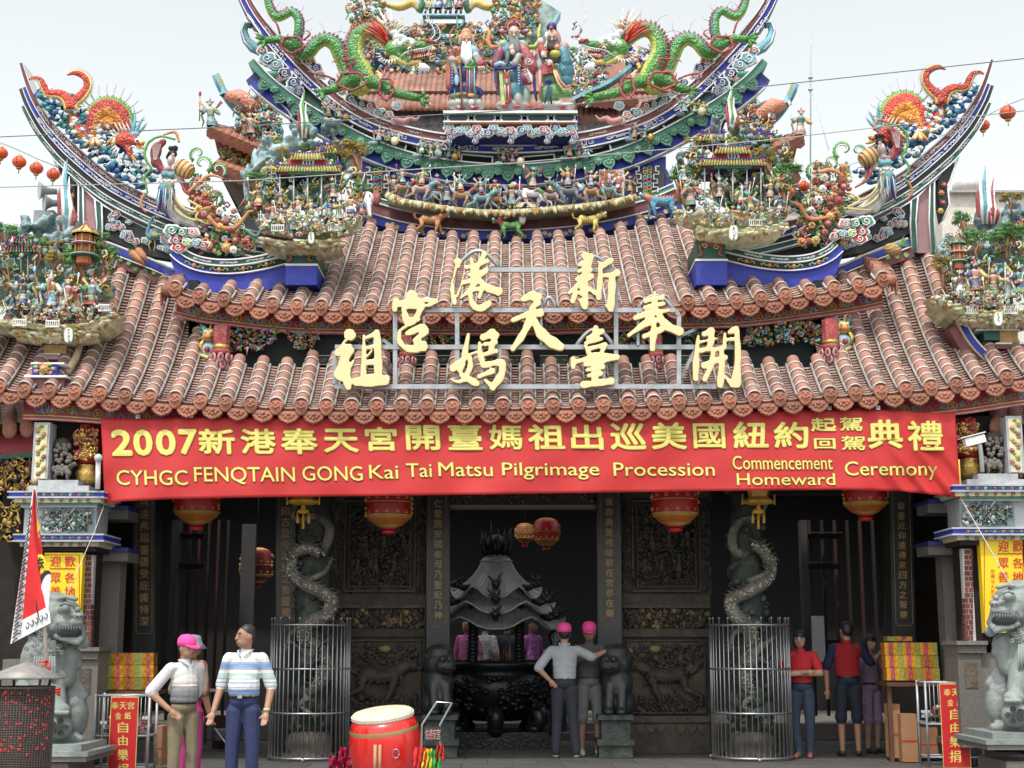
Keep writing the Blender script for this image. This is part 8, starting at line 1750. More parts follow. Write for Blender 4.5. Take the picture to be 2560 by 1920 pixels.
for lb,u,Y,yaw,c_,cp in(('worshipper in purple flowered blouse right of the censer inside',1330,23.6,.8,(.34,.08,.36),None),('worshipper in pink blouse left of the censer inside',1168,23.4,-.6,(.45,.10,.28),None),('dark shirted worshipper behind the censer wearing a pink cap',1268,24.4,PI,(.03,.03,.04),cap_pink),('worshipper in white sleeves and pink cap behind the censer at left',1212,24.2,2.6,(.40,.40,.42),cap_pink),('worshipper in blue jeans between the censer and the two talking men',1392,22.4,2.8,(.20,.20,.23),None)):
    person(lb,X_(u,1750,Y),Y,.22 if Y>22.5 else 0,1.62,yaw,0,skin,M('blouse %d'%u,c_,.8,var=.5,scale=30,dirt=((.6,.4,.5),.5,40)if c_[0]>.3 else None),cloth('blue jeans',(.035,.05,.085)),shoe_w,cap=cp,vox=.018)
# ------------------------------------------------------------------ stone guardian lions in front
lst_=M('grey green lion stone',(.235,.265,.25),.6,var=.2,scale=5,dirt=((.12,.15,.14),.6,5),bump=.35,bscale=40);mouth=M('shadowy lion mouth',(.035,.04,.04),.8)
def lion(label,u0,sd,Y,dv=0):
    r=thing('guardian_lion',label,'lion statue',P(u0,1870+dv,Y),'big grey stone guardian lions');s=S(Y);Q=lambda x,v,d=0:P(u0+sd*x,v+dv,Y+d);pr=[]
    E=lambda x,v,ru,rv,rd,d=0,mi=0,an=0:pr.append(el(Q(x,v,d),(ru*s,rd*s,rv*s),mi,Matrix.Rotation(an*sd,3,'Y')));C=lambda x0,v0,r0,x1,v1,r1,d=0,d1=None,mi=0:pr.append(cap(Q(x0,v0,d),Q(x1,v1,d if d1 is None else d1),r0*s,r1*s,mi))
    # facing: +x is towards the temple centre
    E(10,1540,62,56,60,.02);E(44,1560,34,34,44,-.10);E(62,1536,20,10,24,-.22);E(70,1540,12,9,12,-.30);E(36,1522,18,14,16,-.22);E(36,1522,11,11,9,-.31)
    C(20,1556,9,72,1556,8,-.26,-.30);C(72,1556,8,82,1585,7,-.28,-.20);C(20,1558,8,6,1572,7,-.24,-.2)
    E(44,1578,30,17,14,-.26,1);C(16,1590,9,66,1606,9,-.24,-.26);C(66,1606,9,84,1586,7,-.26,-.18);E(80,1608,16,14,12,-.1)
    E(-44,1528,12,24,8,-.06,0,.3);E(0,1496,44,16,40,-.02)
    for k in range(16):a=2.0+k*.19;E(8+66*math.cos(a),1556+62*math.sin(a),11,11,14,random.uniform(-.08,.1))
    for k in range(9):E(10+k*6.5,1492+abs(k-4)*1.5,6,6,8,-.16)
    E(-14,1650,60,70,60,.12);E(-38,1760,62,86,62,.2);C(0,1630,30,6,1690,26,-.08);C(6,1690,26,18,1760,20,-.1,-.18);E(22,1775,26,18,22,-.26)
    C(44,1690,14,56,1760,30,.1);E(66,1790,26,52,34,.12);C(50,1640,26,40,1700,20,-.02);C(-30,1680,26,-30,1790,22,-.16,-.22);E(-28,1808,26,17,24,-.32)
    for k in range(4):E(8+k*11,1782,6.5,7,8,-.40);E(-44+k*11,1815,6.5,7,8,-.44)
    E(18,1818,34,32,32,-.20);C(-60,1848,12,70,1848,12,0);C(56,1690,8,84,1740,10,.1);C(30,1640,12,62,1660,16,.0)
    sculpt(pr,.017,[lst_,mouth],1,'lion_body',r)
    m=MB()
    m.ell(Q(36,1521,-.345),9.5*s,lst_,12,8);m.ell(Q(66,1524,-.30),7*s,lst_,10,7);m.tube([Q(22,1514,-.33),Q(36,1507,-.36),Q(52,1514,-.33)],3.4*s,lst_,n=6);[m.ell(Q(65+a,1541,-.40),2.6*s,mouth,6,4)for a in(0,10)]
    for k in range(8):m.cone(Q(22+k*7,1566,-.34),Q(22+k*7,1574,-.35),2.6*s,lst_,5);m.cone(Q(24+k*6,1600,-.33),Q(24+k*6,1593,-.34),2.4*s,lst_,5)
    m.build('face_carving',r,kind='stuff');m=MB()
    for k in range(24):a=k*.55;rr=18+((k*7)%30);m.tube([Q(-14+x+rr*math.cos(a),1620+y+rr*.8*math.sin(a),-.22)for x,y in spiral(0,0,7,1.1,a)],1.8*s,lst_,n=4,caps=False)
    for k in range(9):m.tube([Q(-40+k*6,1640,-.24),Q(-46+k*7,1680+5*math.sin(k),-.26),Q(-42+k*6,1712,-.22)],[3*s,3.4*s,1.4*s],lst_,n=5)
    for k in range(5):a=k*1.25;m.lathe(Q(18+18*math.cos(a),1818+16*math.sin(a),-.37),[(7*s,-.01),(7*s,.01)],mouth,n=10,rot=Matrix.Rotation(PI/2,3,'X'))
    m.lathe(Q(18,1818,-.395),[(7*s,-.01),(7*s,.01)],mouth,n=10,rot=Matrix.Rotation(PI/2,3,'X'));m.build('mane_and_ball_carving',r,kind='stuff')
    m=MB();a,b=sorted((u0-75*sd,u0+85*sd));m.pxbox(a+10,1862+dv,b-10,1880+dv,Y-.45,.95,lst_);m.pxbox(a-6,1880+dv,b+6,1892+dv,Y-.52,1.1,lst_);m.pxbox(a-2,1892+dv,b+2,1905+dv,Y-.5,1.05,granite);m.box((P(u0,1900,Y).x,Y+.05,-.0),((b-a-20)*s,.95,.42),granite);m.build('pedestal',r)
lion('large grey stone lion with open mouth at the left edge, behind the red flag',128,1,15.7);lion('large grey stone lion with open mouth at the right picture edge',2556,-1,15.9,-30)
# ------------------------------------------------------------------ carved side piers with yellow notice boards
brick_m=M('dark red brick',(.16,.045,.035),.8,var=.3);joint=M('white brick joint',(.5,.5,.48),.8)
def pier(sd,label):
    X=(lambda u:u)if sd<0 else(lambda u:2640-u);dv=0 if sd<0 else-16;Y=17.15;r=thing('stone_pier',label,'pier',P(X(150),1880,Y),'ornate corner piers of the porch')
    def bx(a,v0,b,v1,d0,d,mt,name=None,mb=None):
        u0,u1=sorted((X(a),X(b)));q=mb or MB();q.pxbox(u0,v0+dv,u1,v1+dv,Y+d0,d,mt)
        if mb is None:return q.build(name,r)
    wst=M('pale grey trim',(.42,.44,.46),.7,dirt=((.2,.21,.22),.6,5));relief=[M('relief grey',(.20,.24,.24),.7),M('relief pale',(.42,.44,.42),.7),M('relief green',(.08,.16,.13),.7),gst]
    bx(82,1056,122,1198,.0,.25,wst,'flower_pilaster');bx(88,1062,116,1196,-.01,.02,cream,'pilaster_panel')
    m=MB();rg=random.Random(3)
    for k in range(9):flower(m,P(X(95+14*(k%2)),1072+dv+k*14,Y-.02),.035,(yellow,orange,crimson)[k%3],n=6);m.ell(P(X(104-10*(k%2)),1066+dv+k*14,Y-.015),(.03,.01,.02),green,5,3)
    m.build('painted_flowers',r,kind='stuff')
    bx(122,1056,262,1200,.35,.2,dark,'niche_back');bx(95,1200,195,1214,-.02,.5,wst,'step');bx(70,1214,222,1228,-.06,.6,wst,'step')
    m=MB();quadruped(m,P(X(155),1200+dv,Y+.12),.20,granite,granite,stone2,sd=-sd,headup=.5,muzzle=.8,thick=1.4);m.ell(P(X(155),1120+dv,Y+.2),(.13,.1,.13),stone,8,6);[m.ell(P(X(155)+rg.uniform(-24,24),1150+rg.uniform(-40,34)+dv,Y+.1),(.03,.03,.03),granite,5,3)for k in range(50)];m.build('stone_beast',r)
    m=MB();u0,u1=sorted((X(188),X(250)));carving(m,u0,1075+dv,u1-8,1145+dv,Y+.15,110,7,5,pal=[gold,gold,crimson,M('old gold',(.35,.24,.06),.5,metal=.3)]);m.lathe(P((u0+u1)/2,1215+dv,Y+.3),[(.06,0),(.14,.08),(.16,.16),(.12,.22),(.14,.25)],gold,n=12);m.lathe(P((u0+u1)/2,1210+dv,Y+.32),[(.13,.24),(.13,.72)],red,n=10);m.build('gilded_carving',r,kind='stuff')
    for a,v0,b,v1,d0,mt in((18,1227,260,1231,-.22,wst),(22,1231,258,1241,-.20,blue),(18,1241,260,1245,-.22,wst),(36,1245,252,1256,-.16,cream),(44,1256,246,1262,-.12,mgreen),(50,1262,242,1268,-.09,wst),(32,1334,260,1338,-.22,wst),(34,1338,258,1350,-.20,blue),(32,1350,260,1354,-.22,wst),(50,1354,246,1366,-.14,cream),(58,1366,240,1378,-.08,dark)):bx(a,v0,b,v1,d0,.75,mt,'cornice')
    bx(60,1268,240,1334,-.02,.5,wst,'frieze_block');bx(104,1276,236,1328,-.035,.02,relief[0],'frieze_panel');m=MB();u0,u1=sorted((X(108),X(232)));carving(m,u0,1280+dv,u1,1325+dv,Y-.03,190,7,9,pal=relief,d=.05);[figurine(m,P(u0+18+k*28,1322+dv,Y-.07),.17,seed=900+k,cols=relief)for k in range(4)];m.build('frieze_relief',r,kind='stuff')
    m=MB()
    for k in range(8):
        for v,cs_ in((1236,(crimson,white,orange,yellow)),(1344,(turq,crimson,lime,orange))):u=X(66+k*22);flower(m,P(u,v+dv,Y-.20),.026,cs_[k%4],n=5);m.tube([P(u+9+x,v+y+dv,Y-.205)for x,y in((-6,2),(-2,-2),(2,2),(6,-2))],.008,green,n=3,caps=False)
        for v in(1251,1360):m.tube([P(X(60+k*23)+x,v+dv+y,Y-.165)for x,y in spiral(0,0,6,1.1,k)],.007,(crimson,mgreen)[k%2],n=3,caps=False)
    m.build('cornice_flowers',r,kind='stuff')
    # deep side cornices running back into the porch
    for v,dd in((1290,.5),(1395,.9)):m=MB();u0,u1=sorted((X(250),X(320)));m.pxbox(u0,v-16+dv,u1,v+8+dv,Y+.5,.5,granite);m.pxbox(u0,v-26+dv,u1,v-16+dv,Y+.45,.6,navy);m.build('side_cornice',r)
    bx(60,1378,228,1625,.1,.4,dark,'pier_core'); 
    j0,j1=sorted((X(206),X(229)));m=MB();m.pxbox(j0,1388+dv,j1,1620+dv,Y+.05,.1,joint);m.build('joint_mortar',r)
    for i in range(17):
        for(a,b)in(((207.5,217),(219,228))if i%2 else((207.5,213),(215,228))):m=MB();u0,u1=sorted((X(a),X(b)));m.pxbox(u0,1390+dv+i*13.5,u1,1401+dv+i*13.5,Y+.04,.1,brick_m);m.build('brick',r)
    bx(170,1618,248,1628,-.08,.6,granite,'pier_capital');bx(174,1628,244,1648,-.04,.55,granite,'pier_capital');bx(182,1648,240,1885,.0,.5,granite,'pier_lower');bx(196,1672,226,1735,-.012,.03,stone2,'sunk_panel');bx(0,1648,182,1885,.05,.5,granite,'pier_wall')
    # yellow board
    t=thing('notice_board','yellow notice board with red Chinese characters hung on the %s pier'%('left' if sd<0 else 'right'),'notice board',P(X(156),1572+dv,Y),'yellow welcome boards');ym=M('yellow board',(.78,.56,.01),.5,var=.04);rm=M('red lettering',(.55,.03,.02),.6)
    u0,u1=(106,203)if sd<0 else(2456,2562);v0,v1=(1382,1572)if sd<0 else(1345,1582);m=MB();m.pxbox(u0,v0,u1,v1,Y-.10,.12,ym);m.build('board',t)
    m=MB();m.tube([P(a,b,Y-.105)for a,b in((u0+5,v0+5),(u1-5,v0+5),(u1-5,v1-5),(u0+5,v1-5),(u0+5,v0+5))],.004,rm,n=4,smooth=False)
    cA,cB_=(u0+32,u0+68)if sd<0 else(u0+52,u0+88)
    for cx_,tx in((cB_,'歡各地進'),(cA,'迎眾善信')):
        for k,ch in enumerate(tx):
            vv=v0+(8 if k==0 else 14)+k*35
            for e in(0,1.2):put_text(m,ch,(cx_-13+e,vv,cx_+13+e,vv+26),lambda u,v:P(u,v,Y-.106-e*.001),rm)
    m.tube([P(cA-14+x*7,v0+38+(x%2)*2,Y-.106)for x in range(10)],.005,rm,n=4)
    if sd>0:
        for k,ch in enumerate('財團法人新港奉'):put_text(m,ch,(u0+21,v0+78+k*12.5,u0+31,v0+88+k*12.5),lambda u,v:P(u,v,Y-.106),rm)
    m.build('red_lettering',t,kind='stuff')
pier(-1,'ornate left porch pier with carved frieze, blue flowered cornices and red brick edge');pier(1,'ornate right porch pier with carved frieze, blue flowered cornices and red brick edge')
# ------------------------------------------------------------------ gold paper stacks, carts, boxes
gp1=M('green gold paper ends',(.26,.26,.05),.6,var=.3,scale=30);gp2=M('gold foil',(.75,.36,.03),.3,metal=.5,var=.4,scale=20);gp3=M('purple red wrapper',(.34,.03,.07),.5,var=.4,scale=40,dirt=((.6,.35,.08),.8,30))
def bundle(u,v,w,h,Y,label,grp,fl=0):
    q=P(u,v,Y);W=w*S(Y);Hh=h*S(Y);m=MB();r=thing('paper_bundle',label,'gold paper bundle',q,grp);a=-W/2
    for f,mt in((.28,gp1),(.25,gp2),(.24,gp3),(.23,gp2))[::(-1 if fl else 1)]:m.box((q.x+a+f*W/2,Y+.1,q.z+Hh/2),(f*W,.2+(.004 if mt is gp3 else 0),Hh*.94),mt);a+=f*W
    m.build('wrapped_paper',r)
o_=['bottom','middle','top']
for i in range(3):
    for j in range(3):bundle(288+j*38,1725-i*31,37,30,17.6,'gold paper bundle, %s row, %s of the left stack'%(o_[i],['outer left column','centre column','right column'][j]),'bundles of gold paper in the left stack',j%2)
    for j in range(3):bundle(2240+j*44+i*-3,1702-i*32,43,31,18.0,'gold paper bundle, %s row, %s of the right stack'%(o_[i],['left column','centre column','right column'][j]),'bundles of gold paper in the right stack',1)
bundle(2250,1603,60,12,18.0,'flat gold paper packet lying on top of the right stack','bundles of gold paper in the right stack')
for lb,(a,b,v,Y)in(('dark wooden table under the left gold paper stack',(270,385,1727,17.6)),('dark wooden table under the right gold paper stack',(2218,2375,1706,18.0))):
    r=thing('paper_table',lb,'table',P(a,v,Y));m=MB();m.pxbox(a,v,b,v+10,Y-.05,.6,M('table timber',(.10,.04,.02),.6));m.build('table_top',r)
    for u in(a+6,b-12):m=MB();zt=P(u,v+10,Y).z;m.box((P(u,v,Y).x,Y+.05,zt/2),(.05,.05,zt),M('table timber',(.10,.04,.02),.6));m.build('leg',r)
card=M('cardboard',(.33,.17,.08),.8,var=.15)
for lb,u0,v0,u1,v1,Y in(('cardboard box with red tape beside the khaki trousers',384,1815,406,1915,16.9),('upright cardboard box under the right gold paper table',2254,1785,2294,1905,17.95),('smaller cardboard box behind the right cart',2300,1818,2345,1895,18.2),('orange brown wooden crate under the left end of the right table',2228,1760,2252,1895,18.1)):
    r=thing('cardboard_box',lb,'box',P((u0+u1)/2,v1,Y));m=MB();m.pxbox(u0,v0,u1,v1,Y,.3,card);m.build('carton',r);m=MB();m.pxbox(u0,v0+(v1-v0)*.55,u1,v0+(v1-v0)*.58,Y-.003,.01,red);m.build('tape',r)
def cart(u0,u1,v0,Y,label,z_):
    r=thing('offering_cart',label,'cart',P((u0+u1)/2,1915,Y),'steel carts with red signs');zb=z_+.06;zt=P(u0,v0,Y).z;xa,xb=P(u0,v0,Y).x,P(u1,v0,Y).x;zm=zt-(zt-zb)*.50;D=.35
    for x in(xa,xb):
        for y in(Y,Y+D):m=MB();m.tube([(x,y,zb),(x,y,zt)],.016,steel,n=6);m.build('leg',r);m=MB();m.lathe((x,y,z_),[(.03,0),(.03,.05)],hair,n=10);m.build('wheel',r)
    for z in(zt-.02,zm,zb+.12):
        for y in(Y,Y+D):m=MB();m.tube([(xa,y,z),(xb,y,z)],.012,steel,n=6);m.build('rail',r)
        for x in(xa,xb):m=MB();m.tube([(x,Y,z),(x,Y+D,z)],.010,steel,n=6);m.build('rail',r)
    for k in range(1,13):x=xa+(xb-xa)*k/13;m=MB();m.tube([(x,Y,zm),(x,Y,zt-.02)],.0045,steel,n=5);m.build('bar',r)
    m=MB();rg=random.Random(3)
    for k in range(40):m.box((rg.uniform(xa+.04,xb-.04),rg.uniform(Y+.05,Y+D-.04),zm+rg.uniform(.02,.20)),(.09,.06,.03),(pink,crimson,white)[k%3],rot=Matrix.Rotation(rg.uniform(0,3),3,'Z'))
    m.build('paper_offerings',r,kind='stuff')
    cu=(u0+u1)/2+(0 if u0<1000 else 8);w=33;v1=v0+215;m=MB();m.pxbox(cu-w-2,v0+6,cu+w+2,v1+3,Y-.035,.012,yellow);m.pxbox(cu-w,v0+9,cu+w,v1,Y-.04,.012,M('sign red',(.52,.015,.02),.5,var=.04));m.build('sign_panel',r)
    m=MB()
    for ch,x,y,h in(('奉',-20,20,18),('天',0,20,18),('宮',20,20,18),('金',-12,46,17),('紙',12,46,17),('自',0,70,27),('由',0,104,25),('樂',0,138,28),('捐',0,174,30)):
        if v0+y+h>v1+20:continue
        for e in(-.5,.5):put_text(m,ch,(cu+x-h*.46+e,v0+y,cu+x+h*.46+e,v0+y+h),lambda u,v:P(u,v,Y-.0415-e*.0008),byel)
    m.build('sign_lettering',r,kind='stuff')
cart(240,375,1735,16.4,'steel cart with upright red sign reading in yellow, beside the left lion',GZ);cart(2312,2448,1702,17.3,'steel cart with upright red sign reading in yellow, beside the right pillar',-.06)
# ------------------------------------------------------------------ drum, trolley, bag
dr=M('drum red lacquer',(.60,.02,.015),.18,coat=.6,var=.04);hide=M('drum hide',(.62,.56,.42),.7);brass=M('brass band',(.42,.30,.14),.4,metal=.5)
r=thing('big_drum','big red barrel drum with pale skin and brass bands tilted on a low stand','drum',P(964,1930,15.6));c=P(964,1862,15.6);s=S(15.6);R=Matrix.Rotation(-.10,3,'Y')@Matrix.Rotation(.16,3,'X')
m=MB();m.lathe(c,[(76*s,-80*s),(84*s,-50*s),(87*s,-10*s),(86*s,20*s),(78*s,52*s),(72*s,66*s)],dr,n=40,rot=R);m.build('drum_body',r)
m=MB();m.lathe(c,[(72*s,62*s),(74*s,70*s),(73*s,77*s),(69*s,80*s),(0.01,81*s)],hide,n=40,rot=R);m.build('drum_skin',r)
m=MB()
for z,q in((40,82.2),(-58,83.0)):m.lathe(c,[(q*s,(z-5)*s),((q+.6)*s,z*s),((q-.5)*s,(z+5)*s)],brass,n=40,rot=R,caps=False)
m.build('brass_bands',r,kind='stuff');m=MB()
for k in range(56):
    a=2*PI*k/56
    for z,q in((68,73.5),(73.5,74)):m.ell(c+R@Vector((q*s*math.cos(a),q*s*math.sin(a),z*s)),.0075,white,6,4)
m.build('studs',r,kind='stuff');m=MB();q=c+R@Vector((30*s,-82*s,0));m.tube([q+Vector((.035*math.cos(a),-.02,.045*math.sin(a)-.02))for a in np.linspace(0,2*PI,15)],.006,chrome,n=5);m.build('ring_handle',r)
m=MB();m.tube([c+Vector((x*s,-90*s+abs(x)*.15*s,z*s))for x,z in((-84,-66),(-30,-66),(40,-58),(86,-48))],.012,chrome,n=6);[m.tube([c+Vector((x*s,-.3,-60*s)),c+Vector((x*s,-.3,-1.2))],.012,chrome,n=6)for x in(-80,82)];m.build('stand',r)
for u,lb in((938,'left drumstick of two standing in front of the drum'),(950,'right drumstick of two standing in front of the drum')):m=MB();m.tube([P(u,1862,15.1),P(u-1,1940,15.1)],[.016,.018],M('drumstick wood',(.42,.28,.15),.7),n=8);tag(m.build('drumstick',org=P(u,1940,15.1)),lb,'drumstick')
r=thing('hand_trolley','chromed folding hand trolley with a red lettered strap beside the drum','hand trolley',P(1075,1930,15.2));m=MB();m.tube([P(a,b,15.2)for a,b in((1052,1940),(1055,1812),(1092,1755),(1130,1757),(1100,1812),(1100,1940))],.012,chrome,n=7,smooth=False);m.build('tube_frame',r)
m=MB();m.pxbox(1060,1816,1102,1853,15.18,.02,slate);m.build('strap',r);m=MB()
for k,ch in enumerate('佑德安宮'):put_text(m,ch,(1063+k*9.6,1822,1072+k*9.6,1849),lambda u,v:P(u,v,15.175),pink)
m.build('strap_lettering',r,kind='stuff')
def rag(name,label,cat,lst,Y,seed):
    r=thing(name,label,cat,P(lst[0][0],1930,Y));rg=random.Random(seed)
    for(u,v,w,h,mt)in lst:
        m=MB();n=9;vs=[P(u+(i/n-.5)*w*(1+.2*j/5)+rg.uniform(-2,2),v+h*j/5+rg.uniform(-2,2),Y+.05*math.sin(i*1.9+j)+rg.uniform(-.02,.02))for j in range(6)for i in range(n+1)];m.add(vs,[(j*(n+1)+i,(j+1)*(n+1)+i,(j+1)*(n+1)+i+1,j*(n+1)+i+1)for j in range(5)for i in range(n)],mt,True);m.build('cloth',r)
rag('ribbon_bundle','bundle of red, yellow and green cloths hanging on the hand trolley','cloth bundle',[(1050,1868,30,60,M('flag red',(.6,.03,.03),.7)),(1068,1872,24,60,M('flag yellow',(.7,.55,.03),.7)),(1086,1876,30,60,M('flag green',(.05,.38,.08),.7)),(1100,1862,20,40,M('flag red',(.6,.03,.03),.7))],15.1,1)
rag('plastic_bag','crumpled crimson plastic bag on the floor left of the drum','plastic bag',[(862,1868,30,50,M('crimson plastic',(.40,.01,.06),.3)),(850,1890,50,34,M('crimson plastic',(.40,.01,.06),.3)),(878,1885,26,30,M('crimson plastic',(.40,.01,.06),.3))],16.6,2)
# ------------------------------------------------------------------ flag, wire incinerator
r=thing('processional_flag','red triangular flag with black and white scroll border and yellow disc on a pale pole','flag',P(118,1740,14.3))
m=MB();m.tube([P(88,1212,14.3),P(104,1470,14.3),P(122,1725,14.3)],[.012,.018,.020],M('pale pole',(.50,.45,.38),.6),n=10);m.ell(P(87,1204,14.3),.034,M('wooden knob',(.32,.24,.16),.5),10,7);m.build('pole',r)
fcol=M('flag cloth red',(.58,.02,.02),.75,bump=.3,bscale=6);fw_=M('flag border white',(.68,.68,.70),.75)
def fsurf(s_,t):a=(88+39*t,1222+335*t);b=(82-56*t,1225+385*t);return P(a[0]*(1-s_)+b[0]*s_,a[1]*(1-s_)+b[1]*s_,14.25+.05*math.sin(s_*7+t*4))
m=MB()
for lo,hi,mt in((0,.74,fcol),(.74,1,fw_)):n=6;vs=[fsurf(lo+(hi-lo)*i/n,j/24)for j in range(25)for i in range(n+1)];m.add(vs,[(j*(n+1)+i,(j+1)*(n+1)+i,(j+1)*(n+1)+i+1,j*(n+1)+i+1)for j in range((21 if mt is fcol else 24))for i in range(n)],mt,True)
n=6;vs=[fsurf(.74*i/n,(21+j)/24)for j in range(4)for i in range(n+1)];m.add(vs,[(j*(n+1)+i,(j+1)*(n+1)+i,(j+1)*(n+1)+i+1,j*(n+1)+i+1)for j in range(3)for i in range(n)],fw_,True);m.build('flag_cloth',r)
m=MB();off=Vector((0,-.008,0))
for j in range(17):t=.12+j*.052;m.tube([fsurf(.82,t)+off,fsurf(.96,t+.012)+off,fsurf(.83,t+.03)+off,fsurf(.95,t+.042)+off],.006,hair,n=4);m.tube([fsurf(.78+.03*math.cos(a),t+.012*math.sin(a))+off for a in np.linspace(0,5,7)],.004,hair,n=3)
for j in range(5):m.tube([fsurf(.10+j*.12+.04*math.cos(a),.935+.02*math.sin(a))+off for a in np.linspace(0,5,7)],.005,hair,n=3)
m.build('border_scrolls',r,kind='stuff')
m=MB()
for t,q in((.285,.05),(.55,.10)):m.poly([fsurf(.16,t)+Vector((q*.62*math.cos(a),-.012,q*math.sin(a)))for a in np.linspace(0,2*PI,19)[:-1]],.004,M('flag yellow disc',(.72,.60,.03),.7))
q=fsurf(.16,.55);[m.tube([q+Vector((x0*.1,-.018,z0*.1)),q+Vector((x1*.1,-.018,z1*.1))],.007,hair,n=4)for x0,z0,x1,z1 in((-.3,.35,.3,.5),(-.4,.05,.4,.2),(0,.7,-.3,-.4),(0,.2,.4,-.3),(-.2,-.3,.2,-.25),(0,-.1,0,-.6))]
q=fsurf(.05,.80);m.poly([q+Vector((.16*math.cos(a)*.6,-.010,.26*math.sin(a)))for a in np.linspace(1.2,5.0,15)],.004,hair);m.poly([q+Vector((.02+.13*math.cos(a)*.6,-.016,.22*math.sin(a)))for a in np.linspace(1.3,4.9,15)],.004,fw_);m.build('flag_emblem',r,kind='stuff')
m=MB();q=P(120,1655,14.25);[m.tube([q,q+Vector((x,-.03,z))],[.012,.006],red,n=5)for x,z in((-.06,-.06),(-.09,.0),(.04,-.09),(.02,-.12),(-.02,.02))];q=P(126,1722,14.25);[m.tube([q,q+Vector((.10,-.02,z))],[.008,.014],red,n=5)for z in(.0,-.03,-.06)];m.build('red_ribbons',r,kind='stuff')
r=thing('wire_incinerator','dark wire mesh paper burner with conical pale metal roof at the lower left corner','incinerator',P(50,1925,13.3));s=S(13.3);c=P(50,1925,13.3);m=MB();R0=70*s;z1=P(50,1718,13.3).z;z0=-.1
m.lathe((c.x,13.3,0),[(R0*.97,z0),(R0*.97,z1)],M('dark backing',(.035,.028,.025),.9),n=28);m.build('backing_drum',r);m=MB();wm=M('rusty wire',(.13,.10,.09),.7)  # plain dark drum set just inside the wire mesh
for k in range(64):a=2*PI*k/64;m.tube([(c.x+R0*math.cos(a),13.3+R0*math.sin(a),z0),(c.x+R0*math.cos(a),13.3+R0*math.sin(a),z1)],.0035,wm,n=3)
for k in range(48):z=.35+(z1-.35)*k/47;m.tube([(c.x+R0*math.cos(a),13.3+R0*math.sin(a),z)for a in np.linspace(0,2*PI,29)],.0035,wm,n=3,caps=False)
m.build('wire_mesh',r,kind='stuff');m=MB();m.lathe((c.x,13.3,0),[(96*s,P(50,1697,13.3).z),(97*s,P(50,1692,13.3).z),(6*s,P(50,1656,13.3).z),(1*s,P(50,1655,13.3).z)],M('weathered tin',(.26,.25,.235),.5,metal=.2,var=.2,dirt=((.12,.10,.08),.5,4)),n=32);m.build('cone_roof',r)
m=MB();[m.tube([(c.x+R0*.9*math.cos(a),13.3+R0*.9*math.sin(a),z1),(c.x+R0*.95*math.cos(a),13.3+R0*.95*math.sin(a),P(50,1694,13.3).z)],.014,wm,n=5)for a in(-2.4,-.7,.8,2.3)];m.tube([(c.x+R0*math.cos(a),13.3+R0*math.sin(a),z1)for a in np.linspace(0,2*PI,29)],.010,wm,n=4);m.build('rim',r)
m=MB();rg=random.Random(6)
for k in range(110):a=rg.uniform(-2.8,-.3);q=Vector((c.x+R0*1.01*math.cos(a),13.3+R0*1.01*math.sin(a),rg.uniform(.45,z1)));m.box(q,(.014,.004,rg.uniform(.008,.03)),red,rot=Matrix.Rotation(rg.uniform(0,3),3,'Y'))
m.build('paper_scraps',r,kind='stuff')
# ------------------------------------------------------------------ cables, lantern strings, mast, loudspeakers, cameras, neighbours
wirem=M('black cable',(.15,.16,.17),.6);wireg=M('grey cable',(.32,.32,.30),.6)
for lb,pl,mt in(('upper dark cable crossing the picture above the wing ridges',[(-60,345,15),(600,316,15),(1280,276,15),(1900,217,15),(2640,138,15)],wirem),('lower grey cable crossing the picture over the rider frieze',[(-60,470,15),(600,452,15),(1280,408,15),(1900,352,15),(2640,268,15)],wireg)):
    m=MB();m.tube([P(*q)for q in pl],.006,mt,n=5);tag(m.build('cable',org=P(*pl[2])),lb,'cable')
lo=M('string lantern',(.62,.09,.03),.5,var=.1)
def slant(u,v,w,Y,label,grp):
    r=thing('string_lantern',label,'lantern',P(u,v,Y),grp);q=P(u,v,Y);R=w/2*S(Y);m=MB();m.ell(q,(R,R,R*.84),lo,16,10);m.build('lantern_body',r);m=MB();m.lathe(q+Vector((0,0,-R*1.05)),[(R*.35,0),(R*.4,R*.2)],gold,n=10);m.lathe(q+Vector((0,0,R*.78)),[(R*.4,0),(R*.35,R*.15)],gold,n=10);m.tube([q+Vector((0,0,-R)),q+Vector((0,0,-R*1.7))],.008,gold,n=4);m.tube([q+Vector((0,0,R*.9)),q+Vector((0,0,R*1.3))],.004,wirem,n=4);m.build('trim',r,kind='stuff')
    m=MB();[m.ell(q+Vector((math.cos(a)*R*.99,math.sin(a)*R*.99,R*z)),(R*.10,R*.04,R*.16),M('dark print',(.12,.03,.02),.6),5,3)for a in(-1.6,)for z in(-.25,.1,.4)];m.build('print',r,kind='stuff')
for k,(u,v,w)in enumerate(((2,383,36),(48,405,36),(91,421,35),(133,436,34))):slant(u,v,w,18.2,['outermost orange lantern of the left string, cut by the picture edge','second orange lantern from the edge on the left string','third orange lantern from the edge on the left string','orange lantern on the left string nearest the wing ridge'][k],'orange lanterns on the strings')
for k,(u,v,w,Y)in enumerate(((2519,282,42,20),(2457,313,36,22),(2045,455,34,26),(2010,466,32,27),(1973,480,30,28),(2057,457,12,28))):
    if k<5:slant(u,v,w,Y,['orange lantern highest on the right beyond the wing ridge tip','orange lantern partly behind the right wing ridge tip','orange lantern beside the right flower bank, rightmost of three','orange lantern in the middle of the three behind the right flower bank','orange lantern lowest of the three behind the right mountain scene'][k],'orange lanterns on the strings')
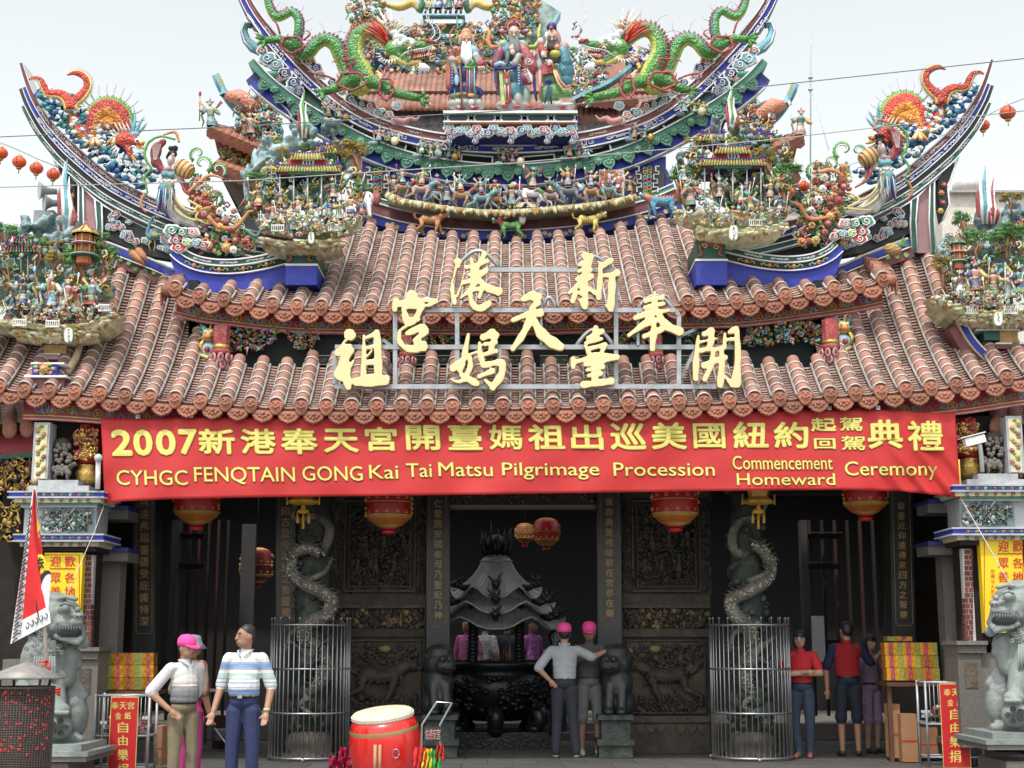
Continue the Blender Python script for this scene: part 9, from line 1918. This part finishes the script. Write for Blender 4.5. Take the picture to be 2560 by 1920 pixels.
for lb,pl in(('thin string carrying the left orange lanterns',[(-40,340,18.2),(48,376,18.2),(91,396,18.2),(150,420,18.2)]),('thin string carrying the right orange lanterns',[(2620,225,19),(2519,262,20),(2457,294,22),(2330,350,24),(2045,436,26),(1960,460,28)])):m=MB();m.tube([P(*q)for q in pl],.005,wirem,n=4);tag(m.build('lantern_string',org=P(*pl[0])),lb,'string')
r=thing('radio_mast','tall thin radio mast with guy wire standing behind the right side','mast',P(2026,480,60));mm2=M('mast steel',(.45,.46,.48),.5);m=MB();m.tube([P(2027,-60,60),P(2026,500,60)],.035,mm2,n=6);m.build('mast_tube',r);m=MB();m.tube([P(2028,222,60),P(2072,375,58)],.02,mm2,n=4);m.tube([P(2026,222,60),P(2026,226,60)],.12,mm2,n=6);m.tube([P(2026,192,60),P(2026,196,60)],.12,mm2,n=6);m.build('guy_wire',r,kind='stuff')
spk=M('grey horn speaker',(.42,.46,.47),.5)
for u,v,lb in((106,478,'upper grey horn loudspeaker behind the left wing ridge'),(118,508,'lower grey horn loudspeaker behind the left wing ridge')):
    r=thing('horn_loudspeaker',lb,'loudspeaker',P(u,v,19.4),'grey horn loudspeakers');m=MB();Rr=Matrix.Rotation(PI/2+.35,3,'Y');m.lathe(P(u+14,v,19.4),[(.04,-.12),(.05,0),(.08,.06),(.13,.12)],spk,n=16,rot=Matrix.Rotation(-PI/2-.1,3,'Y')@Matrix.Rotation(.5,3,'X'));m.build('horn',r)
m=MB();m.pxbox(82,525,132,610,19.6,.3,M('grey concrete post',(.34,.36,.36),.8));tag(m.build('concrete_post',org=P(107,610,19.6)),'grey concrete post carrying the horn loudspeakers at left','post')
r=thing('security_camera','white security camera with sunshade on a bracket right of the banner','security camera',P(2455,1180,16.7));m=MB();q=P(2436,1102,16.7);Rc=Matrix.Rotation(-.25,3,'Y');m.box(q,(.24,.10,.09),white,rot=Rc);m.box(q+Vector((-.03,0,.06)),(.30,.13,.012),white,rot=Rc);m.build('camera_housing',r);m=MB();m.tube([q+Vector((.06,0,-.04)),P(2452,1130,16.8),P(2456,1180,16.85)],.025,white,n=8);m.build('bracket',r)
m=MB();m.tube([P(246,1150,16.9),P(244,1222,16.9)],.03,white,n=8);m.ell(P(246,1145,16.85),.05,spk,8,6);tag(m.build('camera_bracket',org=P(244,1222,16.9)),'small white camera bracket with grey dome left of the banner','camera bracket')
wl2=M('cream plaster wall',(.62,.58,.50),.85)
for lb,q in(('pale cream building wall behind the right wing ridge',(2380,480,2740,1560,40)),('low cream building behind the lanterns at right',(1960,505,2120,1560,45))):
    r=thing('neighbour_building',lb,'building',P(q[0],q[3],q[4]));m=MB();m.pxbox(q[0],q[1],q[2],q[3],q[4],4,wl2);m.build('wall',r);m=MB();m.pxbox(q[0]-3,q[1]-5,q[2]+3,q[1],q[4]-.2,4.4,M('roof edge grey',(.4,.38,.38),.8));m.build('parapet',r)
    if q[0]>2300:m=MB();m.lathe(P(2425,480,44),[(.55,0),(.55,.25),(.2,.35)],M('steel tank',(.5,.5,.48),.5),n=16);m.build('water_tank',r);m=MB();m.pxbox(2410,540,2560,560,39.8,.1,wl2);m.build('string_course',r)
m=MB();leafclump(m,P(1985,495,44),(.55,.4,.45),M('distant tree',(.05,.08,.06),.9),160);tag(m.build('distant_tree',org=P(1985,515,44)),'small dark tree behind the lanterns beside the right mountain scene','tree')
for sd,lb in((-1,'lower side roof corner with clay tiles at the left picture edge'),(1,'lower side roof corner with clay tiles at the right picture edge')):
    X=(lambda u:u)if sd<0 else(lambda u:2560-u);r=thing('side_roof',lb,'roof',P(X(20),1100,17.6));m=MB();s=S(17.6)
    for k in range(3):m.tube([P(X(-20+k*44),1070-k*3,17.4),P(X(0+k*36),1000,18.2)],.085,clay,n=8);m.ell(P(X(-20+k*44),1076-k*3,17.38),(.095,.03,.12),clay_ornament,10,7)
    for k in range(16):m.tube([P(X(-30),1062-k*4.5,17.5+k*.04),P(X(80),1050-k*4.2,17.5+k*.04)],.012,pan_lip,n=4,caps=False)
    m.build('tiles',r,kind='stuff');m=MB();m.pxpoly([(X(-40),1090),(X(86),1084),(X(86),1130),(X(-40),1140)],17.6,.1,M('fascia red',(0.30,0.02,0.03),0.5));m.pxpoly([(X(-40),1140),(X(86),1130),(X(86),1143),(X(-40),1150)],17.58,.12,dgreen);m.pxpoly([(X(-40),995),(X(90),995),(X(90),1085),(X(-40),1092)],18.3,.1,pan_clay);m.build('fascia',r)
    m=MB();a,b=sorted((X(-10),X(84)));carving(m,a,1155,b,1225,17.5,160,9,77,pal=[gold,maroon,M('old gold',(.35,.24,.06),.5,metal=.3),dark]);carving(m,a,1260,min(b,a+56)if sd<0 else b,1350,17.5,140,9,78,pal=[gold,M('old gold',(.35,.24,.06),.5,metal=.3),dark]);m.build('gilded_brackets',r,kind='stuff');m=MB();m.pxbox(a,1140,b,1880,17.9,.2,dark);m.build('shaded_wall',r)

# ------------------------------------------------------------------ pieces of parts hang one level deeper
DEEP={'studs':'drum_body','ring_handle':'drum_body','brass_bands':'drum_body','sign_lettering':'sign_panel','printed_gold':'lantern_body','gold_lettering':'stone_slab','flag_emblem':'flag_cloth','border_scrolls':'flag_cloth','eyelet_tab':'banner_cloth','banner_letters':'banner_cloth','teeth':'head','eye':'head','whiskers':'head','mane':'head','horns_and_beard':'head','head_details':'head','incense_sticks':'bowl','red_lettering':'board','frieze_relief':'frieze_block','painted_flowers':'flower_pilaster','face_carving':'lion_body','mane_and_ball_carving':'lion_body','corner_dragons':'roof_tier','flames':'finial','lettering':'strap','strap_lettering':'strap','tape':'carton','paper_scraps':'wire_mesh','brick':'pier_core','joint_mortar':'pier_core','painted_details':'robed_body','ribbons_and_trim':'robed_body','face_details':'body','print':'lantern_body'}
base=lambda o:o.name.split('.')[0]
for o in[o for o in COL.objects if o.parent is not None and base(o)in DEEP]:
    if base(o)=='brick' and False:continue
    sib=[c for c in o.parent.children if base(c)==DEEP[base(o)]]
    if sib and sib[0].parent.parent is None:o.parent=sib[0]
